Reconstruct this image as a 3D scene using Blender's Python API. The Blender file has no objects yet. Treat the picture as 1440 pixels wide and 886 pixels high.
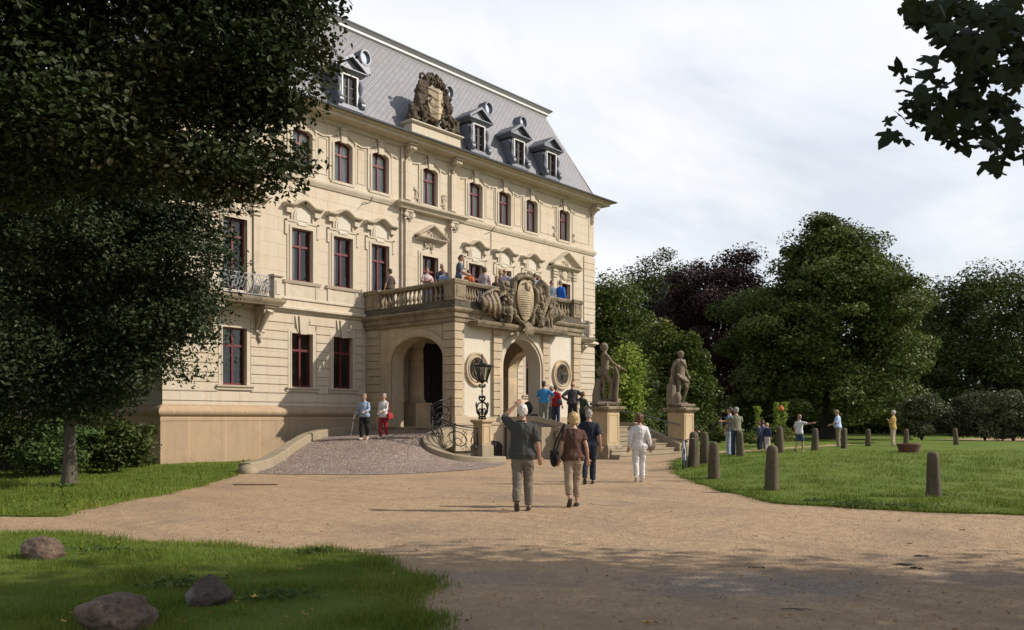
import bpy, bmesh, math, random
import numpy as np
from mathutils import Vector, Matrix, noise, Quaternion
from math import sin, cos, pi, radians, sqrt, atan2
random.seed(7); RNG = np.random.default_rng(7)
SC = bpy.context.scene
COL = SC.collection
# world frame: X along the palace front, Y into the palace, Z up; metres
FA = math.atan(1030/1180.); SA = sin(FA); CA = cos(FA)
CX, CY, CH = -13.29, -26.9, 1.5
def W(x, d, z=0.0):                      # metres right of / ahead of the photographer -> world
    return Vector((CX + x*SA + d*CA, CY - x*CA + d*SA, z))
def sm(t):
    t = max(0.0, min(1.0, t)); return t*t*(3-2*t)
def ground_z(X, Y):
    dx, dy = X-CX, Y-CY
    x = dx*SA - dy*CA; d = dx*CA + dy*SA
    return 0.2*sm((x-4.6)/2.6)*sm((d-16)/8)*(1-sm((Y+12.2)/1.5))
SPLIT = {'rustication':.045,'porch_side_wall':.02,'porch_pier':.03,'quoin':.03,'volute':.03,'wall_panel':.02,'scroll_relief':.1,'cornice_console':.15,'porch_base':.03,'flag_holder':.1,'shoe':.0,'railing':.03,'side_arch_moulding':.02,'roof_hip':.02,'eyes':.0,'pedals':.05,'side_balcony':.02,'step':.05}
# ---------------------------------------------------------------- mesh builder
class M:
    def __init__(s): s.v = []; s.f = []; s.mi = []; s.cur = 0
    def add(s, vs, fs):
        n = len(s.v); s.v.extend([tuple(v) for v in vs])
        for f in fs: s.f.append(tuple(i+n for i in f)); s.mi.append(s.cur)
        return s
    def box(s, x0, x1, y0, y1, z0, z1):
        return s.add([(x0,y0,z0),(x1,y0,z0),(x1,y1,z0),(x0,y1,z0),(x0,y0,z1),(x1,y0,z1),(x1,y1,z1),(x0,y1,z1)],
                     [(0,3,2,1),(4,5,6,7),(0,1,5,4),(1,2,6,5),(2,3,7,6),(3,0,4,7)])
    def obox(s, c, ux, uy, uz):          # oriented box, half axis vectors
        c = Vector(c); ux, uy, uz = Vector(ux), Vector(uy), Vector(uz)
        vs = [c+a*ux+b*uy+d*uz for d in (-1,1) for a, b in ((-1,-1),(1,-1),(1,1),(-1,1))]
        return s.add(vs, [(0,3,2,1),(4,5,6,7),(0,1,5,4),(1,2,6,5),(2,3,7,6),(3,0,4,7)])
    def prism(s, poly, a0, a1, axis='y'):  # polygon (p,q) extruded along axis
        n = len(poly)
        def P(p, q, a): return (p,a,q) if axis == 'y' else ((a,p,q) if axis == 'x' else (p,q,a))
        vs = [P(p,q,a0) for p,q in poly]+[P(p,q,a1) for p,q in poly]
        fs = [tuple(range(n)), tuple(range(2*n-1,n-1,-1))]+[(i,(i+1)%n,n+(i+1)%n,n+i) for i in range(n)]
        return s.add(vs, fs)
    def rings(s, R, cap=True, closed=False):
        n = len(R[0]); vs = [p for r in R for p in r]; fs = []
        K = len(R); kk = K if closed else K-1
        for k in range(kk):
            a, b = k*n, ((k+1) % K)*n
            for i in range(n): fs.append((a+i, a+(i+1)%n, b+(i+1)%n, b+i))
        if cap and not closed:
            fs.append(tuple(range(n-1,-1,-1))); fs.append(tuple((K-1)*n+i for i in range(n)))
        return s.add(vs, fs)
    def tube(s, pts, rad, n=8, flat=None, cap=True, closed=False):
        pts = [Vector(p) for p in pts]; K = len(pts)
        if not hasattr(rad, '__len__'): rad = [rad]*K
        R = []; prev = None
        for i, p in enumerate(pts):
            if closed: t = pts[(i+1)%K]-pts[i-1]
            else: t = pts[min(i+1,K-1)]-pts[max(i-1,0)]
            if t.length < 1e-9: t = Vector((0,0,1))
            t.normalize()
            if prev is None:
                u = Vector((0,0,1)).cross(t)
                if u.length < .15: u = Vector((1,0,0)).cross(t) if abs(t.x) < .9 else Vector((0,1,0)).cross(t)
            else: u = prev - t*prev.dot(t)
            u.normalize(); prev = u; w = t.cross(u)
            r = rad[i]; ra, rb = (r if hasattr(r,'__len__') else (r, r*(flat or 1)))
            R.append([p+u*ra*cos(2*pi*k/n)+w*rb*sin(2*pi*k/n) for k in range(n)])
        return s.rings(R, cap, closed)
    def lathe(s, prof, c=(0,0,0), n=12, sx=1, sy=1, rot=0):
        return s.rings([[(c[0]+r*sx*cos(rot+2*pi*k/n), c[1]+r*sy*sin(rot+2*pi*k/n), c[2]+z) for k in range(n)] for r, z in prof])
    def ell(s, c, r, n=12, m=8, rot=None):
        c = Vector(c)
        if not hasattr(r,'__len__'): r = (r,r,r)
        R = []
        for j in range(m+1):
            a = -pi/2+pi*j/m; rr = max(cos(a), .02)
            ring = []
            for k in range(n):
                p = Vector((r[0]*rr*cos(2*pi*k/n), r[1]*rr*sin(2*pi*k/n), r[2]*sin(a)))
                if rot is not None: p = rot @ p
                ring.append(c+p)
            R.append(ring)
        return s.rings(R)
    def sweep(s, path, prof, closed=False, cap=True):
        # profile (out, z) mitred along a plan path, outward = right-hand side
        P = [Vector((p[0],p[1])) for p in path]; K = len(P); R = []
        for i in range(K):
            a = P[i]-P[i-1] if (i > 0 or closed) else P[1]-P[0]
            b = P[(i+1)%K]-P[i] if (i < K-1 or closed) else P[-1]-P[-2]
            a.normalize(); b.normalize()
            na = Vector((a.y,-a.x)); nb = Vector((b.y,-b.x)); m = na+nb
            m = m/ max(m.dot(na), .25) if m.length > 1e-6 else na
            R.append([(P[i].x+m.x*o, P[i].y+m.y*o, z) for o, z in prof])
        n = len(prof); vs = [p for r in R for p in r]; fs = []
        for k in range(K if closed else K-1):
            A, B = k*n, ((k+1)%K)*n
            for i in range(n): fs.append((A+i, B+i, B+(i+1)%n, A+(i+1)%n))
        if cap and not closed:
            fs.append(tuple(range(n))); fs.append(tuple((K-1)*n+i for i in range(n-1,-1,-1)))
        return s.add(vs, fs)
    def xf(s, mat, i0=0):
        for i in range(i0, len(s.v)): s.v[i] = tuple(mat @ Vector(s.v[i]))
        return s
    def mesh(s, name, mats, ang=38, smooth=True):
        me = bpy.data.meshes.new(name); me.from_pydata(s.v, [], s.f)
        if not isinstance(mats, (list,tuple)): mats = [mats]
        for m in mats: me.materials.append(m)
        if len(mats) > 1: me.polygons.foreach_set('material_index', s.mi)
        if smooth and len(me.polygons):
            me.polygons.foreach_set('use_smooth', [True]*len(me.polygons))
            me.update()
            try: me.set_sharp_from_angle(angle=radians(ang))
            except Exception: pass
        me.update()
        return me
    def split(s, gap=.03):
        P = list(range(len(s.v)))
        def fd(i):
            while P[i] != i: P[i] = P[P[i]]; i = P[i]
            return i
        for f in s.f:
            a = fd(f[0])
            for i in f[1:]: P[fd(i)] = a
        C = {}
        for i, v in enumerate(s.v):
            r = fd(i)
            if r not in C: C[r] = [list(v), list(v)]
            for k in range(3): C[r][0][k] = min(C[r][0][k], v[k]); C[r][1][k] = max(C[r][1][k], v[k])
        K = list(C); G = {k: k for k in K}
        def fg(i):
            while G[i] != i: i = G[i]
            return i
        for i, a in enumerate(K):
            A = C[a]
            for b in K[i+1:]:
                B = C[b]
                if all(A[0][k]-gap <= B[1][k] and B[0][k]-gap <= A[1][k] for k in range(3)): G[fg(b)] = fg(a)
        out = {}; mp = {}
        for i, v in enumerate(s.v):
            g = fg(fd(i)); m = out.setdefault(g, M()); mp[i] = len(m.v); m.v.append(v)
        for f, mi in zip(s.f, s.mi):
            m = out[fg(fd(f[0]))]; m.f.append(tuple(mp[i] for i in f)); m.mi.append(mi)
        return list(out.values())
    def obj(s, name, mats, parent=None, loc=None, ang=38, smooth=True):
        if name in SPLIT:
            q = s.split(SPLIT[name])
            if len(q) > 1: return [link(name, m.mesh(name, mats, ang, smooth), parent, loc) for m in q][0]
        return link(name, s.mesh(name, mats, ang, smooth), parent, loc)
def link(name, me, parent=None, loc=None):
    o = bpy.data.objects.new(name, me); COL.objects.link(o)
    if parent: o.parent = parent
    if loc is not None: o.location = loc
    return o
def tag(o, label=None, cat=None, group=None, kind=None):
    if label: o['label'] = label
    if cat: o['category'] = cat
    if group: o['group'] = group
    if kind: o['kind'] = kind
    return o
def thing(name, label, cat, loc=(0,0,0), rz=0, group=None):
    o = bpy.data.objects.new(name, None); COL.objects.link(o); o.empty_display_size = .2
    o.location = loc; o.rotation_euler = (0,0,rz)
    return tag(o, label, cat, group)
KIDS = {}
def copy_tree(o, parent=None, loc=None, rz=None, scale=None):
    c = o.copy(); COL.objects.link(c)
    if parent is not None: c.parent = parent
    if loc is not None: c.location = loc
    if rz is not None: c.rotation_euler = (0,0,rz)
    if scale is not None: c.scale = scale
    for ch in list(o.children): copy_tree(ch, c)
    return c
def remesh(m, name, mats, parent=None, voxel=.02, smooth=1, disp=None, loc=None):
    """union of overlapping closed shapes -> one continuous skin"""
    me = m.mesh(name+'_src', mats if isinstance(mats,(list,tuple)) else [mats], smooth=False)
    o = bpy.data.objects.new('tmp', me); COL.objects.link(o)
    r = o.modifiers.new('r','REMESH'); r.mode = 'VOXEL'; r.voxel_size = voxel; r.use_smooth_shade = True
    if smooth:
        q = o.modifiers.new('s','SMOOTH'); q.factor = .5; q.iterations = smooth
    dg = bpy.context.evaluated_depsgraph_get(); ev = o.evaluated_get(dg)
    out = bpy.data.meshes.new_from_object(ev); out.name = name
    bpy.data.objects.remove(o); bpy.data.meshes.remove(me)
    out.materials.clear()
    for mm in (mats if isinstance(mats,(list,tuple)) else [mats]): out.materials.append(mm)
    out.polygons.foreach_set('material_index', [0]*len(out.polygons))
    if disp:
        nv = len(out.vertices); ca = np.empty(nv*3, np.float32); na = np.empty(nv*3, np.float32)
        out.vertices.foreach_get('co', ca); out.vertices.foreach_get('normal', na); ca = ca.reshape(-1,3).tolist(); na = na.reshape(-1,3).tolist()
        out.vertices.foreach_set('co', np.array([disp(Vector(c), Vector(n))[:] for c, n in zip(ca, na)], np.float32).ravel())
    out.polygons.foreach_set('use_smooth', [True]*len(out.polygons)); out.update()
    return link(name, out, parent, loc)
# ---------------------------------------------------------------- materials
def newmat(name):
    m = bpy.data.materials.new(name); m.use_nodes = True
    nt = m.node_tree; nt.nodes.clear()
    out = nt.nodes.new('ShaderNodeOutputMaterial'); b = nt.nodes.new('ShaderNodeBsdfPrincipled')
    nt.links.new(b.outputs[0], out.inputs[0])
    return m, nt, b
def nd(nt, typ, **kw):
    n = nt.nodes.new(typ)
    for k, v in kw.items():
        if k.startswith('_'): setattr(n, k[1:], v)
        else:
            try: n.inputs[k].default_value = v
            except Exception: n.inputs[int(k[1:])].default_value = v
    return n
def mix(nt, a, b, fac, mode='MIX'):
    n = nt.nodes.new('ShaderNodeMix'); n.data_type = 'RGBA'; n.blend_type = mode
    for sock, val in ((n.inputs[6],a),(n.inputs[7],b),(n.inputs[0],fac)):
        if hasattr(val,'links') or isinstance(val, bpy.types.NodeSocket): nt.links.new(val, sock)
        elif isinstance(val,(tuple,list)): sock.default_value = (*val[:3],1)
        else: sock.default_value = val
    return n.outputs[2]
def ramp(nt, fac, stops):
    r = nt.nodes.new('ShaderNodeValToRGB'); nt.links.new(fac, r.inputs[0])
    e = r.color_ramp.elements
    while len(e) < len(stops): e.new(.5)
    for i,(p,c) in enumerate(stops):
        e[i].position = p; e[i].color = (*c,1) if hasattr(c,'__len__') else (c,c,c,1)
    return r.outputs[0]
def noi(nt, vec, scale, detail=4, rough=.55, dist=0):
    n = nt.nodes.new('ShaderNodeTexNoise'); n.inputs['Scale'].default_value = scale
    n.inputs['Detail'].default_value = detail; n.inputs['Roughness'].default_value = rough
    n.inputs['Distortion'].default_value = dist
    if vec is not None: nt.links.new(vec, n.inputs['Vector'])
    return n.outputs['Fac']
def mapped(nt, vec, scale=(1,1,1), rot=(0,0,0), loc=(0,0,0)):
    n = nt.nodes.new('ShaderNodeMapping'); nt.links.new(vec, n.inputs[0])
    n.inputs['Scale'].default_value = scale; n.inputs['Rotation'].default_value = rot; n.inputs['Location'].default_value = loc
    return n.outputs[0]
def bump(nt, b, h, strength=.3, dist=.02):
    n = nt.nodes.new('ShaderNodeBump'); n.inputs['Strength'].default_value = strength; n.inputs['Distance'].default_value = dist
    nt.links.new(h, n.inputs['Height']); nt.links.new(n.outputs[0], b.inputs['Normal']); return n
def wallvec(nt):                      # (x+y, z) so that courses run round corners
    tc = nt.nodes.new('ShaderNodeTexCoord'); sp = nt.nodes.new('ShaderNodeSeparateXYZ'); nt.links.new(tc.outputs['Object'], sp.inputs[0])
    ad = nt.nodes.new('ShaderNodeMath'); ad.operation = 'ADD'; nt.links.new(sp.outputs[0], ad.inputs[0]); nt.links.new(sp.outputs[1], ad.inputs[1])
    cb = nt.nodes.new('ShaderNodeCombineXYZ'); nt.links.new(ad.outputs[0], cb.inputs[0]); nt.links.new(sp.outputs[2], cb.inputs[1])
    return tc.outputs['Object'], cb.outputs[0]
def plain(name, col, rough=.6, metal=0, var=.15, scale=8, bmp=0, spec=.5):
    m, nt, b = newmat(name)
    tc = nt.nodes.new('ShaderNodeTexCoord'); n = noi(nt, tc.outputs['Object'], scale)
    c = mix(nt, tuple(x*(1-var) for x in col), tuple(min(1,x*(1+var)) for x in col), n)
    nt.links.new(c, b.inputs['Base Color']); b.inputs['Roughness'].default_value = rough; b.inputs['Metallic'].default_value = metal
    b.inputs['Specular IOR Level'].default_value = spec
    if bmp: bump(nt, b, n, bmp, .01)
    return m
def stone(name, base, alt, dirt, dirt_amt=.35, bw=.9, bh=.333, mortar=.012, mcol=.7, streak=.35, bumps=.25, blockvar=.5, low=.5):
    m, nt, b = newmat(name); ob, wv = wallvec(nt)
    br = nt.nodes.new('ShaderNodeTexBrick'); nt.links.new(wv, br.inputs['Vector'])
    br.inputs['Scale'].default_value = 1; br.inputs['Brick Width'].default_value = bw; br.inputs['Row Height'].default_value = bh
    br.inputs['Mortar Size'].default_value = mortar; br.inputs['Mortar Smooth'].default_value = .3
    br.inputs['Color1'].default_value = (0,0,0,1); br.inputs['Color2'].default_value = (1,1,1,1); br.inputs['Mortar'].default_value = (.5,.5,.5,1)
    big = noi(nt, ob, .7, 3); fine = noi(nt, ob, 14, 5, .65)
    blk = nt.nodes.new('ShaderNodeMath'); blk.operation = 'MULTIPLY'; nt.links.new(br.outputs['Color'], blk.inputs[0]); blk.inputs[1].default_value = blockvar
    ad = nt.nodes.new('ShaderNodeMath'); ad.operation = 'ADD'; nt.links.new(blk.outputs[0], ad.inputs[0]); nt.links.new(big, ad.inputs[1])
    f = ramp(nt, ad.outputs[0], [(.3,0.),(.3+.3+blockvar,1.)])
    c = mix(nt, base, alt, f)
    st = noi(nt, mapped(nt, ob, (2.6,2.6,.28)), 1.6, 5, .6)
    pat = noi(nt, ob, 1.7, 6, .7)
    sf = ramp(nt, st, [(.48,0.),(.72,streak)]); pf = ramp(nt, pat, [(low,0.),(low+.22,dirt_amt)])
    c = mix(nt, c, dirt, sf); c = mix(nt, c, dirt, pf)
    c = mix(nt, c, tuple(x*.82 for x in base), ramp(nt, fine, [(.4,.45),(.62,0.)]))
    if mortar > 0: c = mix(nt, c, tuple(x*mcol for x in base), br.outputs['Fac'])
    nt.links.new(c, b.inputs['Base Color']); b.inputs['Roughness'].default_value = .85; b.inputs['Specular IOR Level'].default_value = .25
    mr = nt.nodes.new('ShaderNodeMath'); mr.operation = 'SUBTRACT'; nt.links.new(fine, mr.inputs[0]); nt.links.new(br.outputs['Fac'], mr.inputs[1])
    bump(nt, b, mr.outputs[0] if mortar > 0 else fine, bumps, .012)
    return m
MT = {}
MT['wall'] = stone('cream_sandstone', (.55,.49,.405), (.52,.435,.325), (.43,.315,.18), .5, 1.1, .5, .011, .66, .5, .18, .3, .56)
MT['trim'] = stone('pale_trim_stone', (.55,.495,.405), (.505,.425,.32), (.27,.20,.13), .55, 2.4, 3.3, .0, .8, .4, .2, .3, .52)
MT['plinth'] = stone('ochre_plinth_stone', (.42,.30,.19), (.37,.29,.205), (.22,.16,.115), .55, 1.35, 1.6, .012, 1.25, .4, .2, .5, .5)
MT['portico'] = stone('portico_sandstone', (.60,.46,.29), (.40,.335,.25), (.20,.155,.11), .5, .62, .31, .004, .6, .35, .25, 1.6, .52)
MT['panel'] = stone('white_panel_stone', (.58,.54,.46), (.55,.49,.40), (.42,.35,.26), .2, .62, .5, .006, .85, .2, .12, .3, .6)
MT['old'] = stone('weathered_sandstone', (.33,.265,.18), (.22,.18,.13), (.055,.046,.035), .85, 1.2, 3.3, .0, .7, .65, .35, .5, .46)
MT['black'] = stone('blackened_carved_stone', (.11,.085,.06), (.05,.04,.03), (.022,.018,.014), .85, 9, 9, .0, .7, .5, .5, .5, .45)
MT['statue'] = stone('statue_stone', (.22,.175,.125), (.165,.13,.095), (.065,.054,.042), .65, 9, 9, .0, .7, .5, .3, .5, .5)
def slate():
    m, nt, b = newmat('diamond_slate'); ob, wv = wallvec(nt)
    s3 = nt.nodes.new('ShaderNodeSeparateXYZ'); nt.links.new(wv, s3.inputs[0]); ma = nt.nodes.new('ShaderNodeMath'); ma.operation = 'MULTIPLY_ADD'
    nt.links.new(s3.outputs[1], ma.inputs[0]); ma.inputs[1].default_value = -.458; nt.links.new(s3.outputs[0], ma.inputs[2])
    c3 = nt.nodes.new('ShaderNodeCombineXYZ'); nt.links.new(ma.outputs[0], c3.inputs[0]); nt.links.new(s3.outputs[1], c3.inputs[1]); wv = c3.outputs[0]
    mp = mapped(nt, wv, (1,1,1), (0,0,radians(45)))
    br = nt.nodes.new('ShaderNodeTexBrick'); nt.links.new(mp, br.inputs['Vector']); br.offset = 0
    br.inputs['Scale'].default_value = 1; br.inputs['Brick Width'].default_value = .19; br.inputs['Row Height'].default_value = .19
    br.inputs['Mortar Size'].default_value = .012; br.inputs['Mortar Smooth'].default_value = .2
    br.inputs['Color1'].default_value = (.165,.168,.19,1); br.inputs['Color2'].default_value = (.20,.205,.23,1); br.inputs['Mortar'].default_value = (.105,.108,.125,1)
    c = mix(nt, br.outputs['Color'], (.21,.18,.165), ramp(nt, noi(nt, ob, .9, 5), [(.5,0.),(.8,.5)]))
    nt.links.new(c, b.inputs['Base Color']); b.inputs['Roughness'].default_value = .5
    inv = nt.nodes.new('ShaderNodeMath'); inv.operation = 'SUBTRACT'; inv.inputs[0].default_value = 1; nt.links.new(br.outputs['Fac'], inv.inputs[1])
    bump(nt, b, inv.outputs[0], .5, .015); return m
MT['slate'] = slate()
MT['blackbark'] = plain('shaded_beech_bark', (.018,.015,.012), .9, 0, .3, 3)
MT['zinc'] = plain('grey_zinc', (.14,.15,.18), .45, .35, .2, 3, .1)
MT['zincl'] = plain('pale_painted_zinc', (.50,.50,.50), .5, .1, .12, 4)
MT['gutter'] = plain('gutter_lead', (.10,.11,.125), .5, .4, .2, 3)
MT['iron'] = plain('black_wrought_iron', (.018,.018,.02), .45, .5, .3, 20)
MT['irongrey'] = plain('grey_painted_iron', (.30,.32,.35), .45, .3, .2, 20)
MT['brownp'] = plain('brown_window_paint', (.07,.045,.04), .45, 0, .15, 5)
MT['olddark'] = stone('black_crusted_stone', (.15,.125,.088), (.075,.064,.048), (.028,.024,.02), .85, 1.2, .29, .006, .7, .6, .35, .5, .44)
MT['red'] = plain('oxblood_paint', (.115,.018,.023), .38, 0, .15, 5)
MT['dark'] = plain('dark_interior', (.02,.018,.016), .9, 0, .2, 2)
MT['curtain'] = plain('white_curtain', (.80,.80,.80), .9, 0, .06, 3)
MT['door'] = plain('dark_oak_door', (.035,.018,.012), .5, 0, .3, 5)
def glass():
    m = bpy.data.materials.new('window_glass'); m.use_nodes = True; nt = m.node_tree; nt.nodes.clear()
    out = nt.nodes.new('ShaderNodeOutputMaterial'); t = nt.nodes.new('ShaderNodeBsdfTransparent'); t.inputs[0].default_value = (.82,.86,.85,1)
    g = nt.nodes.new('ShaderNodeBsdfGlossy'); g.inputs['Roughness'].default_value = .015; g.inputs[0].default_value = (.9,.93,.95,1)
    fr = nt.nodes.new('ShaderNodeFresnel'); fr.inputs[0].default_value = 1.75
    tc = nt.nodes.new('ShaderNodeTexCoord'); oi = nt.nodes.new('ShaderNodeObjectInfo'); va = nt.nodes.new('ShaderNodeVectorMath'); nt.links.new(tc.outputs['Object'], va.inputs[0]); nt.links.new(oi.outputs['Location'], va.inputs[1]); n = noi(nt, va.outputs[0], 1.5, 3)
    bp = nt.nodes.new('ShaderNodeBump'); bp.inputs['Strength'].default_value = .35; bp.inputs['Distance'].default_value = .06
    nt.links.new(n, bp.inputs['Height']); nt.links.new(bp.outputs[0], g.inputs['Normal'])
    mx = nt.nodes.new('ShaderNodeMixShader'); nt.links.new(fr.outputs[0], mx.inputs[0]); nt.links.new(t.outputs[0], mx.inputs[1]); nt.links.new(g.outputs[0], mx.inputs[2])
    nt.links.new(mx.outputs[0], out.inputs[0]); return m
MT['glass'] = glass()
def leafmat(name, stops, trans=.25, rough=.5):
    m = bpy.data.materials.new(name); m.use_nodes = True; nt = m.node_tree; nt.nodes.clear()
    out = nt.nodes.new('ShaderNodeOutputMaterial'); b = nt.nodes.new('ShaderNodeBsdfPrincipled'); tl = nt.nodes.new('ShaderNodeBsdfTranslucent')
    geo = nt.nodes.new('ShaderNodeNewGeometry'); tc = nt.nodes.new('ShaderNodeTexCoord')
    n = noi(nt, tc.outputs['Object'], .45, 3)
    ad = nt.nodes.new('ShaderNodeMath'); ad.operation = 'MULTIPLY_ADD'; nt.links.new(geo.outputs['Random Per Island'], ad.inputs[0]); ad.inputs[1].default_value = .55
    sb = nt.nodes.new('ShaderNodeMath'); sb.operation = 'MULTIPLY_ADD'; nt.links.new(n, sb.inputs[0]); sb.inputs[1].default_value = 1.6; sb.inputs[2].default_value = -.58
    nt.links.new(sb.outputs[0], ad.inputs[2])
    k = len(stops); c = ramp(nt, ad.outputs[0], [(i/(k-1), s) for i, s in enumerate(stops)])
    nt.links.new(c, b.inputs['Base Color']); b.inputs['Roughness'].default_value = rough; b.inputs['Specular IOR Level'].default_value = .12
    c2 = mix(nt, c, (.5,.9,.15), .25, 'MIX'); nt.links.new(c, tl.inputs[0])
    mx = nt.nodes.new('ShaderNodeMixShader'); mx.inputs[0].default_value = trans
    nt.links.new(b.outputs[0], mx.inputs[1]); nt.links.new(tl.outputs[0], mx.inputs[2]); nt.links.new(mx.outputs[0], out.inputs[0]); return m
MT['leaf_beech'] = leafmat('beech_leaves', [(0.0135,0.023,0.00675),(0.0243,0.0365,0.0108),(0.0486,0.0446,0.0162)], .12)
MT['leaf_horn'] = leafmat('hornbeam_leaves', [(0.0182,0.0308,0.014),(0.0336,0.0518,0.0224),(0.07,0.084,0.0392)], .15)
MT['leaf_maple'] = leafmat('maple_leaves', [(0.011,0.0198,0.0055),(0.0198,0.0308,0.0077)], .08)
MT['leaf_oak'] = leafmat('oak_leaves', [(0.0459,0.0702,0.0162),(0.0783,0.108,0.0243),(0.135,0.162,0.0405)], .2)
MT['leaf_lime'] = leafmat('lime_leaves', [(0.0562,0.0938,0.0275),(0.106,0.138,0.035),(0.213,0.2,0.0438)], .25)
MT['leaf_young'] = leafmat('young_tree_leaves', [(0.149,0.218,0.0345),(0.23,0.31,0.0575),(0.345,0.391,0.0805)], .35)
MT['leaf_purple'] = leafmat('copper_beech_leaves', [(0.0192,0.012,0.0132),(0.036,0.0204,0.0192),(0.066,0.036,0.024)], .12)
MT['leaf_dark'] = leafmat('woodland_leaves', [(0.0351,0.0527,0.0149),(0.0594,0.081,0.0216),(0.0945,0.116,0.0324)], .18)
MT['leaf_rhodo'] = leafmat('rhododendron_leaves', [(0.06,0.0744,0.0336),(0.108,0.118,0.0576),(0.18,0.168,0.096)], .12, .4)
MT['leaf_ivy'] = leafmat('shrub_leaves', [(0.0385,0.066,0.022),(0.066,0.11,0.033),(0.11,0.165,0.0495)], .25)
def bark(name, a, bcol):
    m, nt, b = newmat(name); tc = nt.nodes.new('ShaderNodeTexCoord')
    n = noi(nt, mapped(nt, tc.outputs['Object'], (6,6,1.2)), 2.5, 6, .7)
    nt.links.new(ramp(nt, n, [(.3,a),(.7,bcol)]), b.inputs['Base Color']); b.inputs['Roughness'].default_value = .9
    bump(nt, b, n, .7, .04); return m
MT['bark'] = bark('grey_brown_bark', (.045,.036,.026), (.13,.11,.08))
MT['darkbark'] = bark('dark_bark', (.02,.017,.013), (.055,.046,.036))
# ================================================================ PALACE
palace = thing('palace', 'cream sandstone baroque palace with slate mansard roof and balustraded portico', 'palace')
BX = 24.35; BD = 14.0
WX = [2.6, 5.42, 7.33, 9.22, 12.03, 14.92, 16.95, 18.98, 21.66]
HW = .47
def archpts(xc, hw, z, rise, n=8):
    return [(xc-hw+2*hw*i/n, z+rise*(1-((i/n-.5)*2)**2)) for i in range(n+1)]
def wall_face(m, u0, u1, z0, z1, ops, P, depth):
    """ops: (xc, hw, zb, zt, rise); P(u,z,d) -> point; builds face and reveals"""
    ops = sorted(ops); cur = u0
    def quad(a, b, c, d): m.add([a,b,c,d], [(0,1,2,3)])
    for xc, hw, zb, zt, rise in ops:
        if rise == 'oval':      # zb = centre height, zt = half height
            n = 20; e = [(xc-hw*cos(pi*i/n), zt*sin(pi*i/n)) for i in range(n+1)]
            quad(P(cur,z0,0),P(xc-hw,z0,0),P(xc-hw,z1,0),P(cur,z1,0))
            for (a, h1), (b, h2) in zip(e, e[1:]):
                quad(P(a,zb+h1,0),P(b,zb+h2,0),P(b,z1,0),P(a,z1,0)); quad(P(a,zb-h1,0),P(b,zb-h2,0),P(b,z0,0),P(a,z0,0))
                if depth:
                    quad(P(a,zb+h1,0),P(b,zb+h2,0),P(b,zb+h2,depth),P(a,zb+h1,depth)); quad(P(a,zb-h1,0),P(b,zb-h2,0),P(b,zb-h2,depth),P(a,zb-h1,depth))
            cur = xc+hw; continue
        quad(P(cur,z0,0),P(xc-hw,z0,0),P(xc-hw,z1,0),P(cur,z1,0))
        if zb > z0: quad(P(xc-hw,z0,0),P(xc+hw,z0,0),P(xc+hw,zb,0),P(xc-hw,zb,0))
        ap = archpts(xc, hw, zt, rise, 14 if rise > .3 else 8) if rise > 0 else [(xc-hw,zt),(xc+hw,zt)]
        if rise > .3:      # round / elliptical arch
            n = 20; ap = [(xc-hw*cos(pi*i/n), zt+rise*sin(pi*i/n)) for i in range(n+1)]
        for (a, za), (b, zb2) in zip(ap, ap[1:]):
            quad(P(a,za,0),P(b,zb2,0),P(b,z1,0),P(a,z1,0))
            quad(P(a,za,0),P(b,zb2,0),P(b,zb2,depth),P(a,za,depth))
        quad(P(xc-hw,zb,0),P(xc-hw,zt,0),P(xc-hw,zt,depth),P(xc-hw,zb,depth))
        quad(P(xc+hw,zb,0),P(xc+hw,zt,0),P(xc+hw,zt,depth),P(xc+hw,zb,depth))
        if zb > z0: quad(P(xc-hw,zb,0),P(xc+hw,zb,0),P(xc+hw,zb,depth),P(xc-hw,zb,depth))
        cur = xc+hw
    quad(P(cur,z0,0),P(u1,z0,0),P(u1,z1,0),P(cur,z1,0))
FY = lambda u, z, d: (u, d, z)
GF = [(x,HW,2.72,4.75,0) for x in WX if x not in (9.22,12.03,14.92)]
def doorsF(): return [(12.03,.9,1.25,4.3,0)]
m = M()
wall_face(m, 0, BX, -.3, 5.6, [(x,HW,2.72,4.75,0) for x in (WX[0],WX[1],WX[2],WX[6],WX[7],WX[8])]+[(12.25,.95,1.25,4.85,0)], FY, .24)
F1 = []
for i, x in enumerate(WX):
    F1.append((x, HW, 5.9 if i in (0,3,4,5,8) else 6.72, 8.7, 0))
wall_face(m, 0, BX, 5.6, 10.6, F1, FY, .24)
wall_face(m, 0, BX, 10.6, 13.3, [(x,.44,10.9,12.36,.14) for x in WX], FY, .24)
m.add([(0,0,-.3),(0,BD,-.3),(0,BD,13.3),(0,0,13.3)],[(0,1,2,3)])
m.add([(BX,0,-.3),(BX,BD,-.3),(BX,BD,13.3),(BX,0,13.3)],[(0,1,2,3)])
m.add([(0,BD,-.3),(BX,BD,-.3),(BX,BD,13.3),(0,BD,13.3)],[(0,1,2,3)])
m.add([(.3,5,1.2),(BX-.3,5,1.2),(BX-.3,5,13.3),(.3,5,13.3)],[(0,1,2,3)])
m.obj('wall', MT['wall'], palace, smooth=False)
# storey floors inside (seen darkly through the glass)
m = M()
for z in (1.2, 5.62, 10.62): m.box(.3,BX-.3,.3,4.99,z-.1,z)
m.obj('floor_slab', MT['dark'], palace, smooth=False)
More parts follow.
